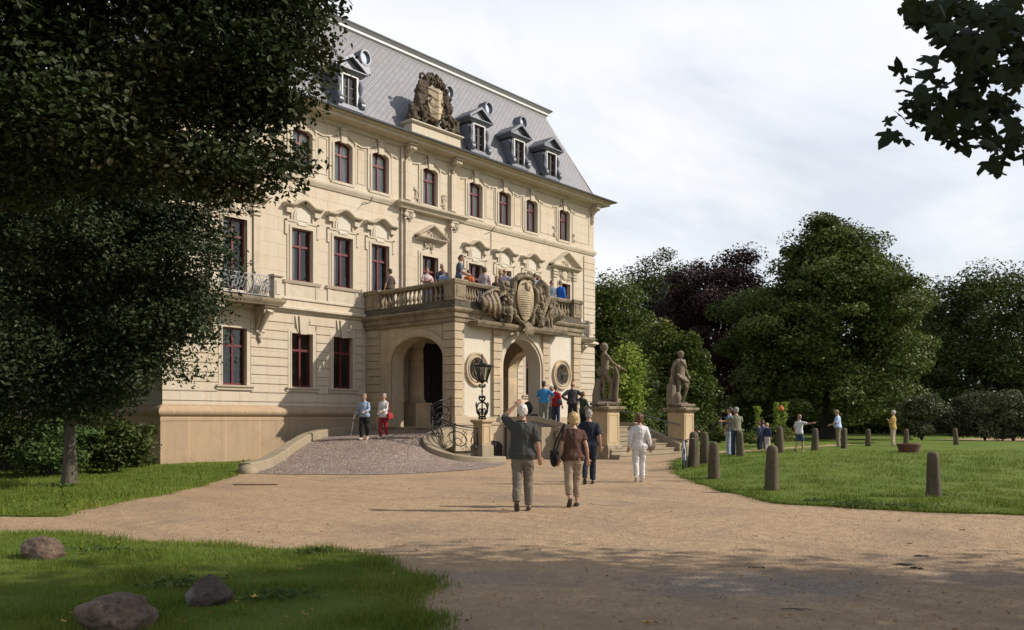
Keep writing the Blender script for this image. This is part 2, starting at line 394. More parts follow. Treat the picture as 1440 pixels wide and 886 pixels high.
# ground-floor rustication: separate proud courses with real joints
m = M(); gz = [1.97,2.14]+[2.14+.3285*k for k in range(1,12)]
segs_all = [(-.035,8.3),(16.3,BX+.035)]
for z0, z1 in zip(gz, gz[1:]):
    a, b = z0+.018, z1-.018
    if b > 5.52: b = 5.5
    if b-a < .08: continue
    cuts = []
    for x in (WX[0],WX[1],WX[2],WX[6],WX[7],WX[8]):
        if z1 > 2.66 and z0 < 4.9: cuts.append((x-HW-.17, x+HW+.17))
        elif z0 >= 4.9 and x != WX[0] and x != WX[8]: cuts.append((x-.36, x+.36))
    for s0, s1 in segs_all:
        cur = s0
        for c0, c1 in sorted(cuts):
            if c0 < s0 or c1 > s1: continue
            m.box(cur, c0, -.035, .02, a, b); cur = c1
        m.box(cur, s1, -.035, .02, a, b)
    for s0, s1 in ((8.9,11.0),(13.1,15.6)):
        m.box(s0, s1, -.035, .02, a, b)
    m.box(-.035,.0,0,BD,a,b); m.box(BX,BX+.035,0,BD,a,b)
m.obj('rustication', MT['wall'], palace, smooth=False)
# plinth with roll moulding
pathF = [(0,BD),(0,0),(8.42,0)]; pathR = [(16.2,0),(BX,0),(BX,BD)]
full = [(0,BD),(0,0),(BX,0),(BX,BD)]
for k, pth in enumerate((pathF, pathR)):
    m = M(); m.sweep(pth, [(0,-.3),(.16,-.3),(.16,1.46),(0,1.46)]); m.obj('plinth', MT['plinth'], palace)
    m = M(); m.sweep(pth, [(0,1.46),(.175,1.462),(.175,1.55),(.15,1.57),(.15,1.6)]+[(.15+.12*sin(pi*t/8)**.8 if 0 < t < 8 else .15, 1.6+.33*t/8) for t in range(9)][1:]+[(.05,2.0),(0,2.02)])
    m.obj('roll_moulding', MT['plinth'], palace)
    m = M(); m.sweep(pth, [(0,5.5),(.06,5.5),(.07,5.56),(.14,5.6),(.2,5.62),(.2,5.69),(.16,5.73),(.05,5.78),(0,5.79)]); m.obj('lower_cornice', MT['trim'], palace)
    m = M(); m.sweep(pth, [(0,6.0),(.05,6.0),(.05,5.97+.1),(.02,6.1),(0,6.1)]); m.obj('band_course', MT['trim'], palace)
m = M(); m.sweep(full, [(0,10.46),(.05,10.46),(.07,10.52),(.12,10.58),(.13,10.64),(.13,10.7),(.04,10.75),(0,10.76)]); m.obj('string_course', MT['trim'], palace)
m = M(); m.sweep(full, [(0,13.02),(.06,13.02),(.06,13.06),(.1,13.1),(.12,13.15),(.12,13.17),(.3,13.19),(.62,13.19),(.64,13.2),(.64,13.3),(.7,13.32),(.8,13.36),(.82,13.4),(0,13.4)]); m.obj('main_cornice', MT['trim'], palace)
m = M(); m.sweep(full, [(0,13.4),(.74,13.402),(.86,13.36),(.92,13.38),(.94,13.44),(.86,13.46),(0,13.56)]); m.obj('gutter', MT['gutter'], palace)
# quoins on the right corner (first floor)
m = M()
for k in range(12):
    z = 6.15+k*.35
    m.box(BX-.95, BX+.05, -.05, .0, z+.012, z+.338)
    m.box(BX, BX+.05, 0, .7, z+.012, z+.338)
    m.box(-.05, .9, -.05, .0, z+.012, z+.338); m.box(-.05, 0, 0, .7, z+.012, z+.338)
m.obj('quoin', MT['wall'], palace, smooth=False)
# mansard
ins = 2.0; zt = 18.05; z0 = 13.5
m = M()
b0 = [(-.35,-.35),(BX+.35,-.35),(BX+.35,BD+.35),(-.35,BD+.35)]
b1 = [(-.05,-.05),(BX+.05,-.05),(BX+.05,BD+.05),(-.05,BD+.05)]
b2 = [(ins-.1,ins-.1),(BX-ins+.1,ins-.1),(BX-ins+.1,BD-ins+.1),(ins-.1,BD-ins+.1)]
m.add([(x,y,13.5) for x,y in b0]+[(x,y,13.68) for x,y in b1]+[(x,y,zt) for x,y in b2], [(i,(i+1)%4,4+(i+1)%4,4+i) for i in range(4)]+[(4+i,4+(i+1)%4,8+(i+1)%4,8+i) for i in range(4)])
m.add([(x,y,zt) for x,y in b2],[(0,1,2,3)])
m.obj('roof', MT['slate'], palace, smooth=False)
m = M(); rp = [(ins-.1,BD-ins+.1),(ins-.1,ins-.1),(BX-ins+.1,ins-.1),(BX-ins+.1,BD-ins+.1)]
m.sweep(rp, [(0,17.98),(.05,17.98),(.07,18.06),(.16,18.1),(.16,18.2),(.22,18.24),(.28,18.3),(0,18.3)], closed=True)
m.obj('roof_cornice', MT['zincl'], palace)
m = M(); m.sweep(rp, [(-.2,18.3),(.29,18.302),(.31,18.34),(.29,18.39),(-.2,18.42)], closed=True); m.obj('roof_edge', MT['gutter'], palace)
m = M()
for cx, sx in ((-.05,1),(BX+.05,-1)):
    m.tube([(cx,-.05,13.7),(cx+sx*2,1.95,18.02)], .06, 6)
m.obj('roof_hip', MT['zinc'], palace)
# ---- windows (mesh made once per kind, copied)
def band_frame(m, xc, hw, z0, z1, w, y0, y1, top=True, rise=0, bottom=False):
    m.box(xc-hw-w, xc-hw, y0, y1, z0, z1+ (0 if rise else 0)); m.box(xc+hw, xc+hw+w, y0, y1, z0, z1)
    if top:
        if rise:
            n = 8; a = archpts(0, hw, z1, rise, n); o = archpts(0, hw+w, z1, rise+w*.95, n)
            for i in range(n): m.prism([(xc+a[i][0],a[i][1]),(xc+a[i+1][0],a[i+1][1]),(xc+o[i+1][0],o[i+1][1]),(xc+o[i][0],o[i][1])], y0, y1)
        else: m.box(xc-hw-w, xc+hw+w, y0, y1, z1+.0, z1+w)
def casement(parent, hw, z0, z1, rise, tz, name='frame', curtain=None, mat='red'):
    f = M(); y0, y1 = .15, .22
    f.box(-hw,-hw+.06,y0,y1,z0,z1); f.box(hw-.06,hw,y0,y1,z0,z1); f.box(-hw+.06,hw-.06,y0,y1,z0,z0+.07)
    if rise:
        n = 8; a = archpts(0,hw,z1,rise-.0,n); b = archpts(0,hw,z1-.07,rise,n)
        for i in range(n): f.prism([(a[i][0],a[i][1]),(a[i+1][0],a[i+1][1]),(b[i+1][0],b[i+1][1]),(b[i][0],b[i][1])], y0, y1)
    else: f.box(-hw+.06,hw-.06,y0,y1,z1-.06,z1)
    zt = z1+rise*.9
    f.box(-.035,.035,y0-.015,y1,z0+.07,zt-.05); f.box(-hw+.06,-.035,y0-.02,y1,tz-.045,tz+.045); f.box(.035,hw-.06,y0-.02,y1,tz-.045,tz+.045)
    f.obj('frame', MT[mat], parent, smooth=False)
    g = M(); g.add([(-hw+.03,.19,z0+.03),(hw-.03,.19,z0+.03),(hw-.03,.19,z1+rise*.5),(-hw+.03,.19,z1+rise*.5)],[(0,1,2,3)]); 
    if rise: pl = [(-hw+.03,z0+.03),(hw-.03,z0+.03)]+[(p[0]*.96,p[1]-.03) for p in reversed(archpts(0,hw,z1,rise,8))]; g = M(); g.add([(p,.19,q) for p, q in pl], [tuple(range(len(pl)))])
    g.obj('pane', MT['glass'], parent, smooth=False)
    if curtain:
        for a, b in curtain:
            c = M(); n = 26; vs = []
            for i in range(n+1):
                x = a+(b-a)*i/n; y = .235+.012*sin(i*1.9)+.008*sin(i*.7)
                vs += [(x,y,z0),(x,y,z1+rise)]
            c.add(vs, [(2*i,2*i+2,2*i+3,2*i+1) for i in range(n)]); c.obj('curtain', MT['curtain'], parent)
    else:
        pass
def key(m, xc, zb, zt, wb, wt, y):
    m.prism([(xc-wb,zb),(xc+wb,zb),(xc+wt,zt),(xc-wt,zt)], -y, 0)
# kind: ground floor
def win_ground(keyed=True):
    s = M(); band_frame(s, 0, HW, 2.72, 4.75, .15, -.035, .0); band_frame(s, 0, HW, 2.72, 4.75, .05, -.05, -.035)
    w = s.obj('window', MT['trim'], palace)
    c = M(); c.sweep([(-.72,0),(.72,0)], [(0,2.55),(.07,2.55),(.08,2.62),(.14,2.66),(.15,2.71),(0,2.72)]); c.obj('sill', MT['old'] if False else MT['trim'], w)
    if keyed:
        k = M(); key(k,0,4.72,5.4,.14,.19,.13); 
        k.prism([(-.16,4.8),(-.2,5.4),(-.34,5.4),(-.22,4.8)],-.07,0); k.prism([(.16,4.8),(.2,5.4),(.34,5.4),(.22,4.8)],-.07,0)
        k.obj('keystone', MT['trim'], w)
    casement(w, HW, 2.72, 4.75, 0, 4.12)
    return w
def win_first(z0=6.72, dark=False):
    s = M(); band_frame(s, 0, HW, z0, 8.7, .1, -.06, 0); band_frame(s, 0, HW, z0, 8.7, .19, -.03, 0)
    for sx in (-1,1): s.box(*sorted((sx*.66,sx*.76)), -.05, 0, 8.42, 8.98); 
    s.box(-.76,-.2,-.05,0,8.92,8.99); s.box(.2,.76,-.05,0,8.92,8.99)
    w = s.obj('window', MT['trim'], palace)
    if z0 > 6.5:
        c = M(); c.sweep([(-.82,0),(.82,0)], [(0,6.58),(.07,6.6),(.1,6.66),(.12,6.71),(0,6.72)]); c.obj('sill', MT['trim'], w)
        a = M(); a.box(-.72,.72,-.02,0,6.1,6.58); a.box(.60,.74,-.04,-.0,6.05,6.58); a.box(-.74,-.60,-.04,0,6.05,6.58); a.obj('apron', MT['trim'], w)
    h = M()
    def hoodz(x): return 9.5 + (.23*(0.5+0.5*cos(pi*min(1,abs(x)/.52))))
    xs = [-.82+1.64*i/20 for i in range(21)]; R = []
    prof = [(0,-.1),(.06,-.1),(.1,-.05),(.2,-.02),(.26,.0),(.28,.05),(.24,.07),(0,.1)]
    for x in xs: R.append([(x,-o,hoodz(x)+dz) for o,dz in prof])
    h.rings(R); 
    for sx in (-1,1): h.box(*sorted((sx*.5,sx*.74)),-.14,0,9.22,9.4); h.box(*sorted((sx*.44,sx*.5)),-.06,0,8.99,9.4)
    h.obj('hood', MT['trim'], w)
    p = M(); n = 10; po = [(.36*cos(pi*i/n),9.2+.3*sin(pi*i/n)) for i in range(n+1)]
    p.prism([(-.36,8.9),(.36,8.9)]+po, -.035, 0); po2 = [(.28*cos(pi*i/n),9.2+.23*sin(pi*i/n)) for i in range(n+1)]
    p.prism([(-.28,8.99),(.28,8.99)]+po2, -.055, -.035); p.box(-.2,.2,-.08,0,8.82,8.9); p.obj('hood_panel', MT['panel'], w)
    casement(w, HW, z0, 8.7, 0, 8.05, curtain=[(-HW,-HW+.3)])
    return w
def win_upper():
    s = M(); band_frame(s, 0, .44, 10.86, 12.36, .09, -.07, 0, rise=.14); band_frame(s, 0, .53, 10.84, 12.36, .08, -.035, 0, rise=.22)
    s.box(-.57,.57,-.06,0,10.78,10.88)
    # corner ears flaring up to the panel line
    for sx in (-1,1):
        s.prism([(sx*.2,12.86),(sx*.62,12.6),(sx*.95,12.52),(sx*.95,12.47),(sx*.6,12.54),(sx*.2,12.79)], -.05, 0)
        s.box(*sorted((sx*.60,sx*.655)), -.045, 0, 10.9, 12.55)
    w = s.obj('window', MT['trim'], palace)
    k = M(); key(k,0,12.42,12.92,.13,.17,.12); k.box(-.2,.2,-.15,0,12.92,12.99); k.prism([(-.18,12.5),(-.22,12.85),(-.33,12.85),(-.24,12.48)],-.06,0); k.obj('keystone', MT['trim'], w)
    casement(w, .44, 10.9, 12.36, .14, 11.98, curtain=[(-.42,-.02),(.02,.42)])
    return w
g0 = win_ground(); g0.location.x = WX[1]
for i in (2,6,7): copy_tree(g0, loc=(WX[i],0,0))
g1 = win_ground(False); g1.location.x = WX[0]; copy_tree(g1, loc=(WX[8],0,0))
f0 = win_first(); f0.location.x = WX[1]
for i in (2,6,7): copy_tree(f0, loc=(WX[i],0,0))
f1 = win_first(5.9); f1.location.x = WX[3]; copy_tree(f1, loc=(WX[5],0,0))
u0 = win_upper(); u0.location.x = WX[0]
for i in range(1,9): copy_tree(u0, loc=(WX[i],0,0))
# wall panels between the upper windows
m = M()
ed = [.15]+[WX[i]+.95 for i in range(9)]
for i in range(10):
    a = (WX[i-1]+.74) if i else .35
    b = (WX[i]-.74) if i < 9 else BX-.45
    if b-a > .35:
        if i in (4,5): continue
        for (p,q,r,s2) in ((a,b,12.4,12.43),(a,b,11.0,11.03)): m.box(p,q,-.02,0,r,s2)
        m.box(a,a+.03,-.02,0,11.03,12.4); m.box(b-.03,b,-.02,0,11.03,12.4)
m.obj('wall_panel', MT['trim'], palace, smooth=False)
# pedimented windows: centre, balcony left, balcony right
def carved(mm, cx, cz, w, h, seed, y=-.06, n=16, base=.05):
    r = random.Random(seed)
    for i in range(n):
        a = r.uniform(0,2*pi); q = sqrt(r.random())
        p0 = Vector((cx+q*w*cos(a), y, cz+q*h*sin(a))); pts = []
        d = r.uniform(0,2*pi); cu = r.choice((-1,1))*r.uniform(.5,1.1)
        for k in range(6):
            pts.append(p0.copy()); d += cu; p0 = p0+Vector((cos(d)*.055, r.uniform(-.02,.02), sin(d)*.055))
        mm.tube(pts, [base*.8,base,base*.9,base*.7,base*.5,base*.25], 6)
def win_ped(xc, z0, hwp, big):
    s = M(); band_frame(s, 0, HW, z0, 8.62, .1, -.07, 0); band_frame(s, 0, HW, z0, 8.62, .2, -.035, 0)
    if big:
        for sx in (-1,1):
            s.box(*sorted((sx*.72,sx*.98)), -.1, 0, 6.0, 9.35)
            for k in range(3): s.box(*sorted((sx*.68,sx*1.02)), -.15, -.0, 8.86+k*.15, 8.95+k*.15)
    w = s.obj('window', MT['trim'], palace, loc=(xc,0,0))
    p = M(); zc = 9.42 if big else 9.35; ap = zc+(.78 if big else .58)
    p.sweep([(-hwp,0),(hwp,0)], [(0,zc-.1),(.12,zc-.08),(.2,zc-.02),(.3,zc+.0),(.33,zc+.06),(0,zc+.08)])
    for sx in (-1,1):
        a = Vector((sx*hwp*1.0,0,zc+.07)); b = Vector((0,0,ap)); R = []
        for q in (a,b): R.append([(q.x,-o,q.z+dz) for o,dz in [(0,-.08),(.14,-.07),(.24,-.02),(.33,.0),(.35,.06),(0,.1)]])
        p.rings(R)
    p.prism([(-hwp*.85,zc+.08),(hwp*.85,zc+.08),(0,ap-.05)], -.1, 0)
    p.obj('pediment', MT['trim'], w)
    c = M(); 
    if big: c.lathe([(.2,0),(.24,.03),(.18,.08),(.1,.09),(.05,.06)], n=14); c.xf(Matrix.Translation((0,-.02,9.05)) @ Matrix.Rotation(radians(90),4,'X') @ Matrix.Diagonal((.9,1.15,1,1)))
    carved(c, -.36 if big else 0, 9.02, .22 if big else .3, .2, 3, n=12, base=.035)
    if big: carved(c, .36, 9.02, .22, .2, 5, n=12, base=.035)
    carved(c, 0, zc+.27, .22, .1, 8, y=-.12, n=8, base=.03)
    c.obj('carved_panel', MT['trim'], w)
    casement(w, HW, z0, 8.62, 0, 8.0, curtain=[(-HW,-HW+.3)])
    return w
win_ped(WX[4], 5.9, .86, False); win_ped(WX[0], 5.9, 1.22, True); win_ped(WX[8], 5.9, 1.22, True)
# main door at the back of the porch
d = M(); band_frame(d, 0, .95, 1.25, 4.85, .1, -.05, 0); d = d.obj('main_door_surround', MT['portico'], palace, loc=(12.25,0,0))
q = M(); q.box(-.95,.95,.2,.24,1.25,4.85); q.box(-.9,-.04,.16,.2,1.3,3.6); q.box(.04,.9,.16,.2,1.3,3.6); q.obj('doorway_shade_panel', MT['dark'], d)  # closed near-black panels paint in the shade of the open doorway
# giant pilasters of the centre bay with consoles and swags
for xc in (10.68, 13.42):
    m = M(); m.box(xc-.17,xc+.17,-.16,0,6.1,10.0); m.box(xc-.24,xc-.17,-.06,0,6.1,13.0); m.box(xc+.17,xc+.24,-.06,0,6.1,13.0)
    m.box(xc-.17,xc+.17,-.16,0,10.85,12.5); m.box(xc-.22,xc+.22,-.2,0,6.0,6.3)
    p = m.obj('pilaster', MT['wall'], palace, smooth=False)
    k = M(); k.box(xc-.2,xc+.2,-.24,0,10.32,10.42)
    for sx in (-1,1):
        k.tube([(xc+sx*.2,-.26,10.2),(xc+sx*.2,-.14,10.2)], .1, 10)
    k.box(xc-.18,xc+.18,-.2,0,10.05,10.3); carved(k, xc, 10.05, .15,.12, 9, y=-.22, n=7, base=.04); k.obj('capital', MT['trim'], p)
def console(m, xc, zt, y0=-.55, h=.45, w=.17, drop=.55):
    m.box(xc-w*1.25, xc+w*1.25, y0-.02, 0, zt-.07, zt)
    pts = []
    for i in range(12):
        t = i/11; pts.append((xc, y0*.85*(1-t)**1.3-.06, zt-.14-h*t))
    m.tube(pts, [(w, .1-.045*i/11) for i in range(12)] if False else [.12-.05*i/11 for i in range(12)], 8)
    for sx in (-1,1):
        m.tube([(xc+sx*w*.3,y0*.75,zt-.17),(xc+sx*w*1.05,y0*.75,zt-.17)], .12, 12)
        m.tube([(xc+sx*w*.3,-.1,zt-h-.02),(xc+sx*w*.9,-.1,zt-h-.02)], .07, 10)
    m.prism([(0,zt-.07),(y0*.85,zt-.1),(y0*.55,zt-.22),(-.06,zt-h-.05),(0,zt-h-.05)], xc-w*.8, xc+w*.8, 'x')
    if drop:
        r = random.Random(int(xc*10))
        for i in range(9):
            t = i/8; m.ell((xc+r.uniform(-.05,.05), -.08-.03*(1-t), zt-h-.1-drop*t), (.075*(1-.6*t),.06,.07), 7, 5)
m = M()
for xc in (10.68,13.42): console(m, xc, 13.16, -.5, .38, .17, .6); 
o = m.obj('cornice_console', MT['trim'], palace)
for xc in (BX-.2, .2):
    m = M(); console(m, xc, 13.16, -.5, .38, .15, .5); m.obj('cornice_console', MT['trim'], palace)
m = M(); m.sweep([(10.25,0),(10.25,-.18),(13.85,-.18),(13.85,0)], [(0,10.42),(.1,10.42),(.14,10.5),(.2,10.56),(.26,10.6),(.28,10.68),(.2,10.72),(0,10.78)]); m.box(10.25,13.85,-.18,0,10.42,10.76)
m.obj('centre_cornice', MT['trim'], palace)
m = M(); carved(m, 11.25, 11.2, .1, .35, 31, y=-.05, n=9, base=.03); carved(m, 12.85, 11.2, .1, .35, 32, y=-.05, n=9, base=.03); carved(m, 20.85, 11.25, .08, .3, 33, y=-.05, n=9, base=.03); carved(m, 22.45, 11.15, .07, .2, 34, y=-.05, n=8, base=.03); m.obj('scroll_relief', MT['trim'], palace)
# wall anchors for flags
m = M(); m.tube([(8.7,-.02,10.36),(8.55,-.35,10.5)],.018,6); m.tube([(8.35,-.02,10.3),(8.3,-.35,10.2)],.014,6); m.obj('flag_holder', MT['iron'], palace)
m = M(); m.tube([(16.0,-.02,10.4),(15.85,-.4,10.55)],.018,6); m.tube([(16.0,-.02,10.36),(16.0,-.03,9.4)],.012,6); m.obj('flag_holder', MT['iron'], palace)
m = M(); m.tube([(10.36,-.07,13.0),(10.36,-.07,6.0)],.045,8); m.obj('downpipe', MT['trim'], palace)
# small side balconies
def balcony(x0, x1):
    m = M(); m.sweep([(x0,0),(x0,-.85),(x1,-.85),(x1,0)], [(-.3,5.56),(.02,5.56),(.04,5.62),(.1,5.68),(.12,5.74),(.12,5.8),(-.3,5.84)]); m.box(x0,x1,-.85,0,5.6,5.83)
    b = m.obj('balcony', MT['old'], palace)
    for xa in (x0, x1-.3):
        p = M(); p.box(xa,xa+.3,-.85,-.5,5.84,6.6); p.box(xa+.06,xa+.24,-.875,-.85,5.98,6.48); p.sweep([(xa,-.5),(xa,-.85),(xa+.3,-.85),(xa+.3,-.5)],[(-.14,6.6),(.05,6.61),(.07,6.66),(.05,6.7),(-.14,6.7)]); p.box(xa+.01,xa+.29,-.84,-.51,6.6,6.69); p.obj('balcony_pier', MT['trim'], b)
    def scroll(r, xa, xb, y, z0, z1, fx=None):
        P = (lambda u,z: (u,y,z)) if fx is None else (lambda u,z: (fx,u,z))
        r.tube([P(xa,z0),P(xb,z0)],.016,5); r.tube([P(xa,z1),P(xb,z1)],.02,5)
        L = xb-xa; n = max(1,int(L/.5)); c0 = (z0+z1)/2
        for i in range(n*2):
            uc = xa+L*(i+.5)/(n*2); s = 1 if i%2 else -1
            pts = []
            for k in range(22):
                a = k*.42; rr = .2*(1-k/24.)
                pts.append(P(uc+s*rr*cos(a)*.9, c0+.14*s*0+rr*sin(a)*1.25))
            r.tube(pts,.013,5)
            r.tube([P(uc-.14,z0),P(uc-.05,c0),P(uc+.1,z1)],.012,5); r.tube([P(uc+.14,z0),P(uc+.02,c0-.1),P(uc-.12,z1)],.012,5)
        r.tube([P(xa,z0),P(xa,z1)],.016,5); r.tube([P(xb,z0),P(xb,z1)],.016,5)
    r = M(); scroll(r, x0+.3, x1-.3, -.72, 5.9, 6.6); scroll(r, -.5, -.02, 0, 5.9, 6.6, fx=x0+.12); scroll(r, -.5, -.02, 0, 5.9, 6.6, fx=x1-.12); r.obj('railing', MT['irongrey'], b)
    for xa in (x0+.42, x1-.42):
        k = M(); console(k, xa, 5.56, -.78, .85, .19, .28); k.obj('bracket', MT['trim'], b)
balcony(1.2, 3.98); balcony(20.3, 23.05)
# dormers
def dormer():
    s = M(); w2, z0, z1 = .34, 13.92, 15.1
    s.box(-w2-.14,-w2,-.2,1.2,z0-.02,z1+.1); s.box(w2,w2+.14,-.2,1.2,z0-.02,z1+.1); s.box(-w2,w2,-.2,1.2,z1,z1+.1)
    s.box(-.62,.62,-.3,.3,13.76,13.92)
    d = s.obj('dormer', MT['zinc'], palace)
    t = M(); band_frame(t, 0, w2-.0, z0, z1, .06, -.225, -.2); t.obj('dormer_trim', MT['zincl'], d)
    p = M(); p.sweep([(-.62,1.2),(-.62,-.22),(.62,-.22),(.62,1.2)], [(-.14,15.18),(.04,15.18),(.08,15.24),(.16,15.3),(.16,15.34),(-.14,15.34)]); p.box(-.62,.62,-.22,1.2,15.2,15.33)
    for sx in (-1,1):
        R = [[(sx*.8,y,z) for y,z in ((-.4,15.3),(-.4,15.4),(1.5,15.4),(1.5,15.3))],[(0,y,z) for y,z in ((-.4,15.82),(-.4,15.94),(1.5,15.94),(1.5,15.82))]]; p.rings(R)
    p.prism([(-.62,15.34),(.62,15.34),(0,15.8)], -.2, 1.4); p.obj('dormer_roof', MT['zinc'], d)
    v = M()
    for sx in (-1,1):
        xx = sx*(w2+.2)
        pts = [(xx,-.18+.0,15.0),(xx,-.24,14.8),(xx,-.2,14.6),(xx,-.16,14.45),(xx,-.24,14.25),(xx,-.3,14.1)]
        v.tube(pts, [.07,.09,.07,.06,.1,.12], 8); v.tube([(xx-.09,-.26,14.02),(xx+.09,-.26,14.02)], .16, 12); v.tube([(xx-.1,-.26,14.02),(xx+.1,-.26,14.02)], .06, 8)
        v.prism([(-.15,14.0),(.7,14.0),(.9,15.1),(-.1,15.1)], xx-.05, xx+.05, 'x')
    v.obj('volute', MT['zinc'], d)
    f = M(); f.box(-w2,-w2+.05,-.12,-.06,z0,z1); f.box(w2-.05,w2,-.12,-.06,z0,z1); f.box(-w2,w2,-.125,-.06,z1-.05,z1-.001); f.box(-w2,w2,-.125,-.06,z0,z0+.05); f.box(-.03,.03,-.13,-.06,z0+.05,z1-.05)
    for k in (1,2): f.box(-w2+.05,w2-.05,-.1,-.07,z0+k*.38-.012,z0+k*.38+.012)
    f.obj('frame', MT['brownp'], d, smooth=False)
    g = M(); g.add([(-w2,-.08,z0),(w2,-.08,z0),(w2,-.08,z1),(-w2,-.08,z1)],[(0,1,2,3)]); g.obj('pane', MT['glass'], d)
    b = M(); b.add([(-w2+.02,.02,z0),(-.02,.0,z0),(-.02,.02,z1),(-w2+.02,.0,z1)],[(0,1,2,3)]); b.obj('curtain', MT['curtain'], d)
    b = M(); b.box(-w2,w2,.3,.35,z0,z1); b.obj('backing', MT['dark'], d)
    return d
d0 = dormer(); dx = [4.2, 7.52, 14.98, 17.83, 20.36]; d0.location.x = dx[0]
for x in dx[1:]: copy_tree(d0, loc=(x,0,0))
def oculus(xc):
    zc = 16.72; yb = (zc-13.68)/(18.05-13.68)*2-.05
    m = M(); n = 20
    R = []
    for k in range(n):
        a = 2*pi*k/n; ca, sa = cos(a), sin(a)
        R.append([(xc+ca*r, y, zc+sa*r*1.18) for r, y in ((.23,yb-.42),(.22,yb-.38),(.22,yb+.5),(.31,yb+.5),(.31,yb-.38),(.29,yb-.42))])
    m.rings(R, closed=True)
    m.prism([(xc-.3,zc-.62),(xc+.3,zc-.62),(xc+.2,zc-.3),(xc-.2,zc-.3)], yb-.4, yb+.2)
    o = m.obj('oculus', MT['zinc'], palace)
    g = M(); g.rings([[(xc+.21*cos(2*pi*k/n), yb-.3+dy, zc+.25*sin(2*pi*k/n)) for k in range(n)] for dy in (0,.01)]); g.obj('pane', MT['glass'], o)
    b = M(); b.box(xc-.2,xc+.2,yb-.1,yb-.05,zc-.24,zc+.24); b.obj('backing', MT['dark'], o)
for xc in (9.25, 14.2, 16.9, 19.5): oculus(xc)
# roof cartouche
m = M(); m.box(10.55,13.45,-.5,.35,13.45,14.02); m.sweep([(10.55,.35),(10.55,-.5),(13.45,-.5),(13.45,.35)], [(-.1,14.02),(.05,14.02),(.12,14.08),(.12,14.13),(-.1,14.15)]); m.box(10.56,13.44,-.49,.3,14.02,14.14)
cb = m.obj('cartouche_base', MT['wall'], palace)
r = random.Random(5); c = M(); SQ = Matrix.Translation((12,0,14.15)) @ Matrix.Diagonal((.9,1,.9,1)) @ Matrix.Translation((-12,0,-14.15))
c.ell((12.0,.05,15.2),(.85,.25,1.0),14,10)
def prof(t): # half width of the carved mass at height t (0 bottom .. 1 top)
    return float(np.interp(t,[0,.12,.3,.5,.7,.85,1],[1.5,1.55,1.15,.95,.98,.7,.35]))
for i in range(420):
    t = r.random()**.9; hw = prof(t)*r.uniform(.82,1.06); x = 12+r.choice((-1,1))*hw*(1 if r.random() < .6 else r.random()); z = 14.2+2.45*t
    if abs(x-12.0) < .46*(1 if z > 14.75 else .5) and 14.55 < z < 16.2: continue
    q = r.uniform(.05,.13); c.ell((x,-.22+r.uniform(-.2,.12),z),(q*r.uniform(.7,1.5),q,q*r.uniform(.7,1.6)),7,5)
for i in range(26):
    sx = r.choice((-1,1)); x = 12+sx*r.uniform(.55,1.0); z = r.uniform(14.3,16.3); p0 = Vector((x,-.38,z)); pts = []; d = r.uniform(0,6.3); cu = r.choice((-.7,.7))
    for k in range(7): pts.append(p0.copy()); d += cu; p0 = p0+Vector((cos(d)*.11,r.uniform(-.04,.03),sin(d)*.11))
    c.tube(pts,[.05,.07,.075,.07,.055,.04,.02],6)
for sx in (-1,1):
    c.tube([(12+sx*1.1,-.3,14.3),(12+sx*1.45,-.35,14.45),(12+sx*1.55,-.35,14.85),(12+sx*1.35,-.3,14.95),(12+sx*1.3,-.3,14.7)], [.16,.15,.12,.09,.05], 8)
    c.tube([(12+sx*.5,-.3,16.1),(12+sx*.8,-.4,15.9),(12+sx*.7,-.42,15.5),(12+sx*.85,-.4,15.1)], [.09,.12,.08,.1], 7)
for k in range(6):
    a = radians(15+k*30); c.tube([(12+.2*cos(a),-.2,16.3+.1*sin(a)),(12+.5*cos(a),-.28,16.35+.35*sin(a)),(12+.6*cos(a),-.4,16.4+.4*sin(a))],[.12,.13,.09],8)
c.box(10.8,13.2,-.3,.2,14.1,14.3); c.xf(SQ)
rough_ = lambda amp: (lambda co, n: co+n*amp*(noise.noise(co*11)+.7*noise.noise(co*23)))
remesh(c, 'roof_carving', MT['black'], cb, .024, 0, rough_(.03))
s = M(); pl = [(-.46,16.05),(0,16.0),(.46,16.05),(.5,15.3),(.32,14.7),(0,14.5),(-.32,14.7),(-.5,15.3)]
s.add([(12+x,-.42 if abs(x) > .1 else -.62,z) for x, z in pl]+[(12+x,-.2,z) for x, z in pl], [(0,1,5,6,7),(1,2,3,4,5)]+[(i,(i+1)%8,8+(i+1)%8,8+i) for i in range(8)])
for sx in (-1,1):
    for k in range(4): s.tube([(12+sx*.02,-.625+.0,15.8-k*.33),(12+sx*.44,-.45,15.98-k*.33)],.018,5)
s.xf(SQ); s.obj('shield', MT['portico'], cb, smooth=False)
# ================================================================ PORTICO (part of the palace)
PX0, PX1, PY = 8.43, 16.17, -5.17
def port(nm, m, mat='portico', par=None, **k): return m.obj(nm, MT[mat], par or palace, **k)
m = M()
FXW = lambda X, sgn: (lambda u, z, d: (X+sgn*d, u, z))
side_op = [(-3.05,1.47,1.2,3.75,.92)]
for X, sgn in ((PX0+.06,1),(PX1-.06,-1)):
    wall_face(m, PY+.06, 0, 1.2, 5.3, side_op, FXW(X+sgn*.04, sgn), .6)
    wall_face(m, PY+.66, 0, 1.2, 5.3, side_op, FXW(X+sgn*.6, sgn), .0)
m.obj('porch_side_wall', MT['portico'], palace, smooth=False)
m = M(); FP = lambda Yb: (lambda u, z, d: (u, Yb+d, z))
AX = 12.3
wall_face(m, PX0+.06, PX1-.06, 1.2, 5.3, [(9.68,.42,3.4,.44,'oval'),(AX,1.15,1.2,3.55,1.15),(14.92,.42,3.4,.44,'oval')], FP(PY+.12), .6)
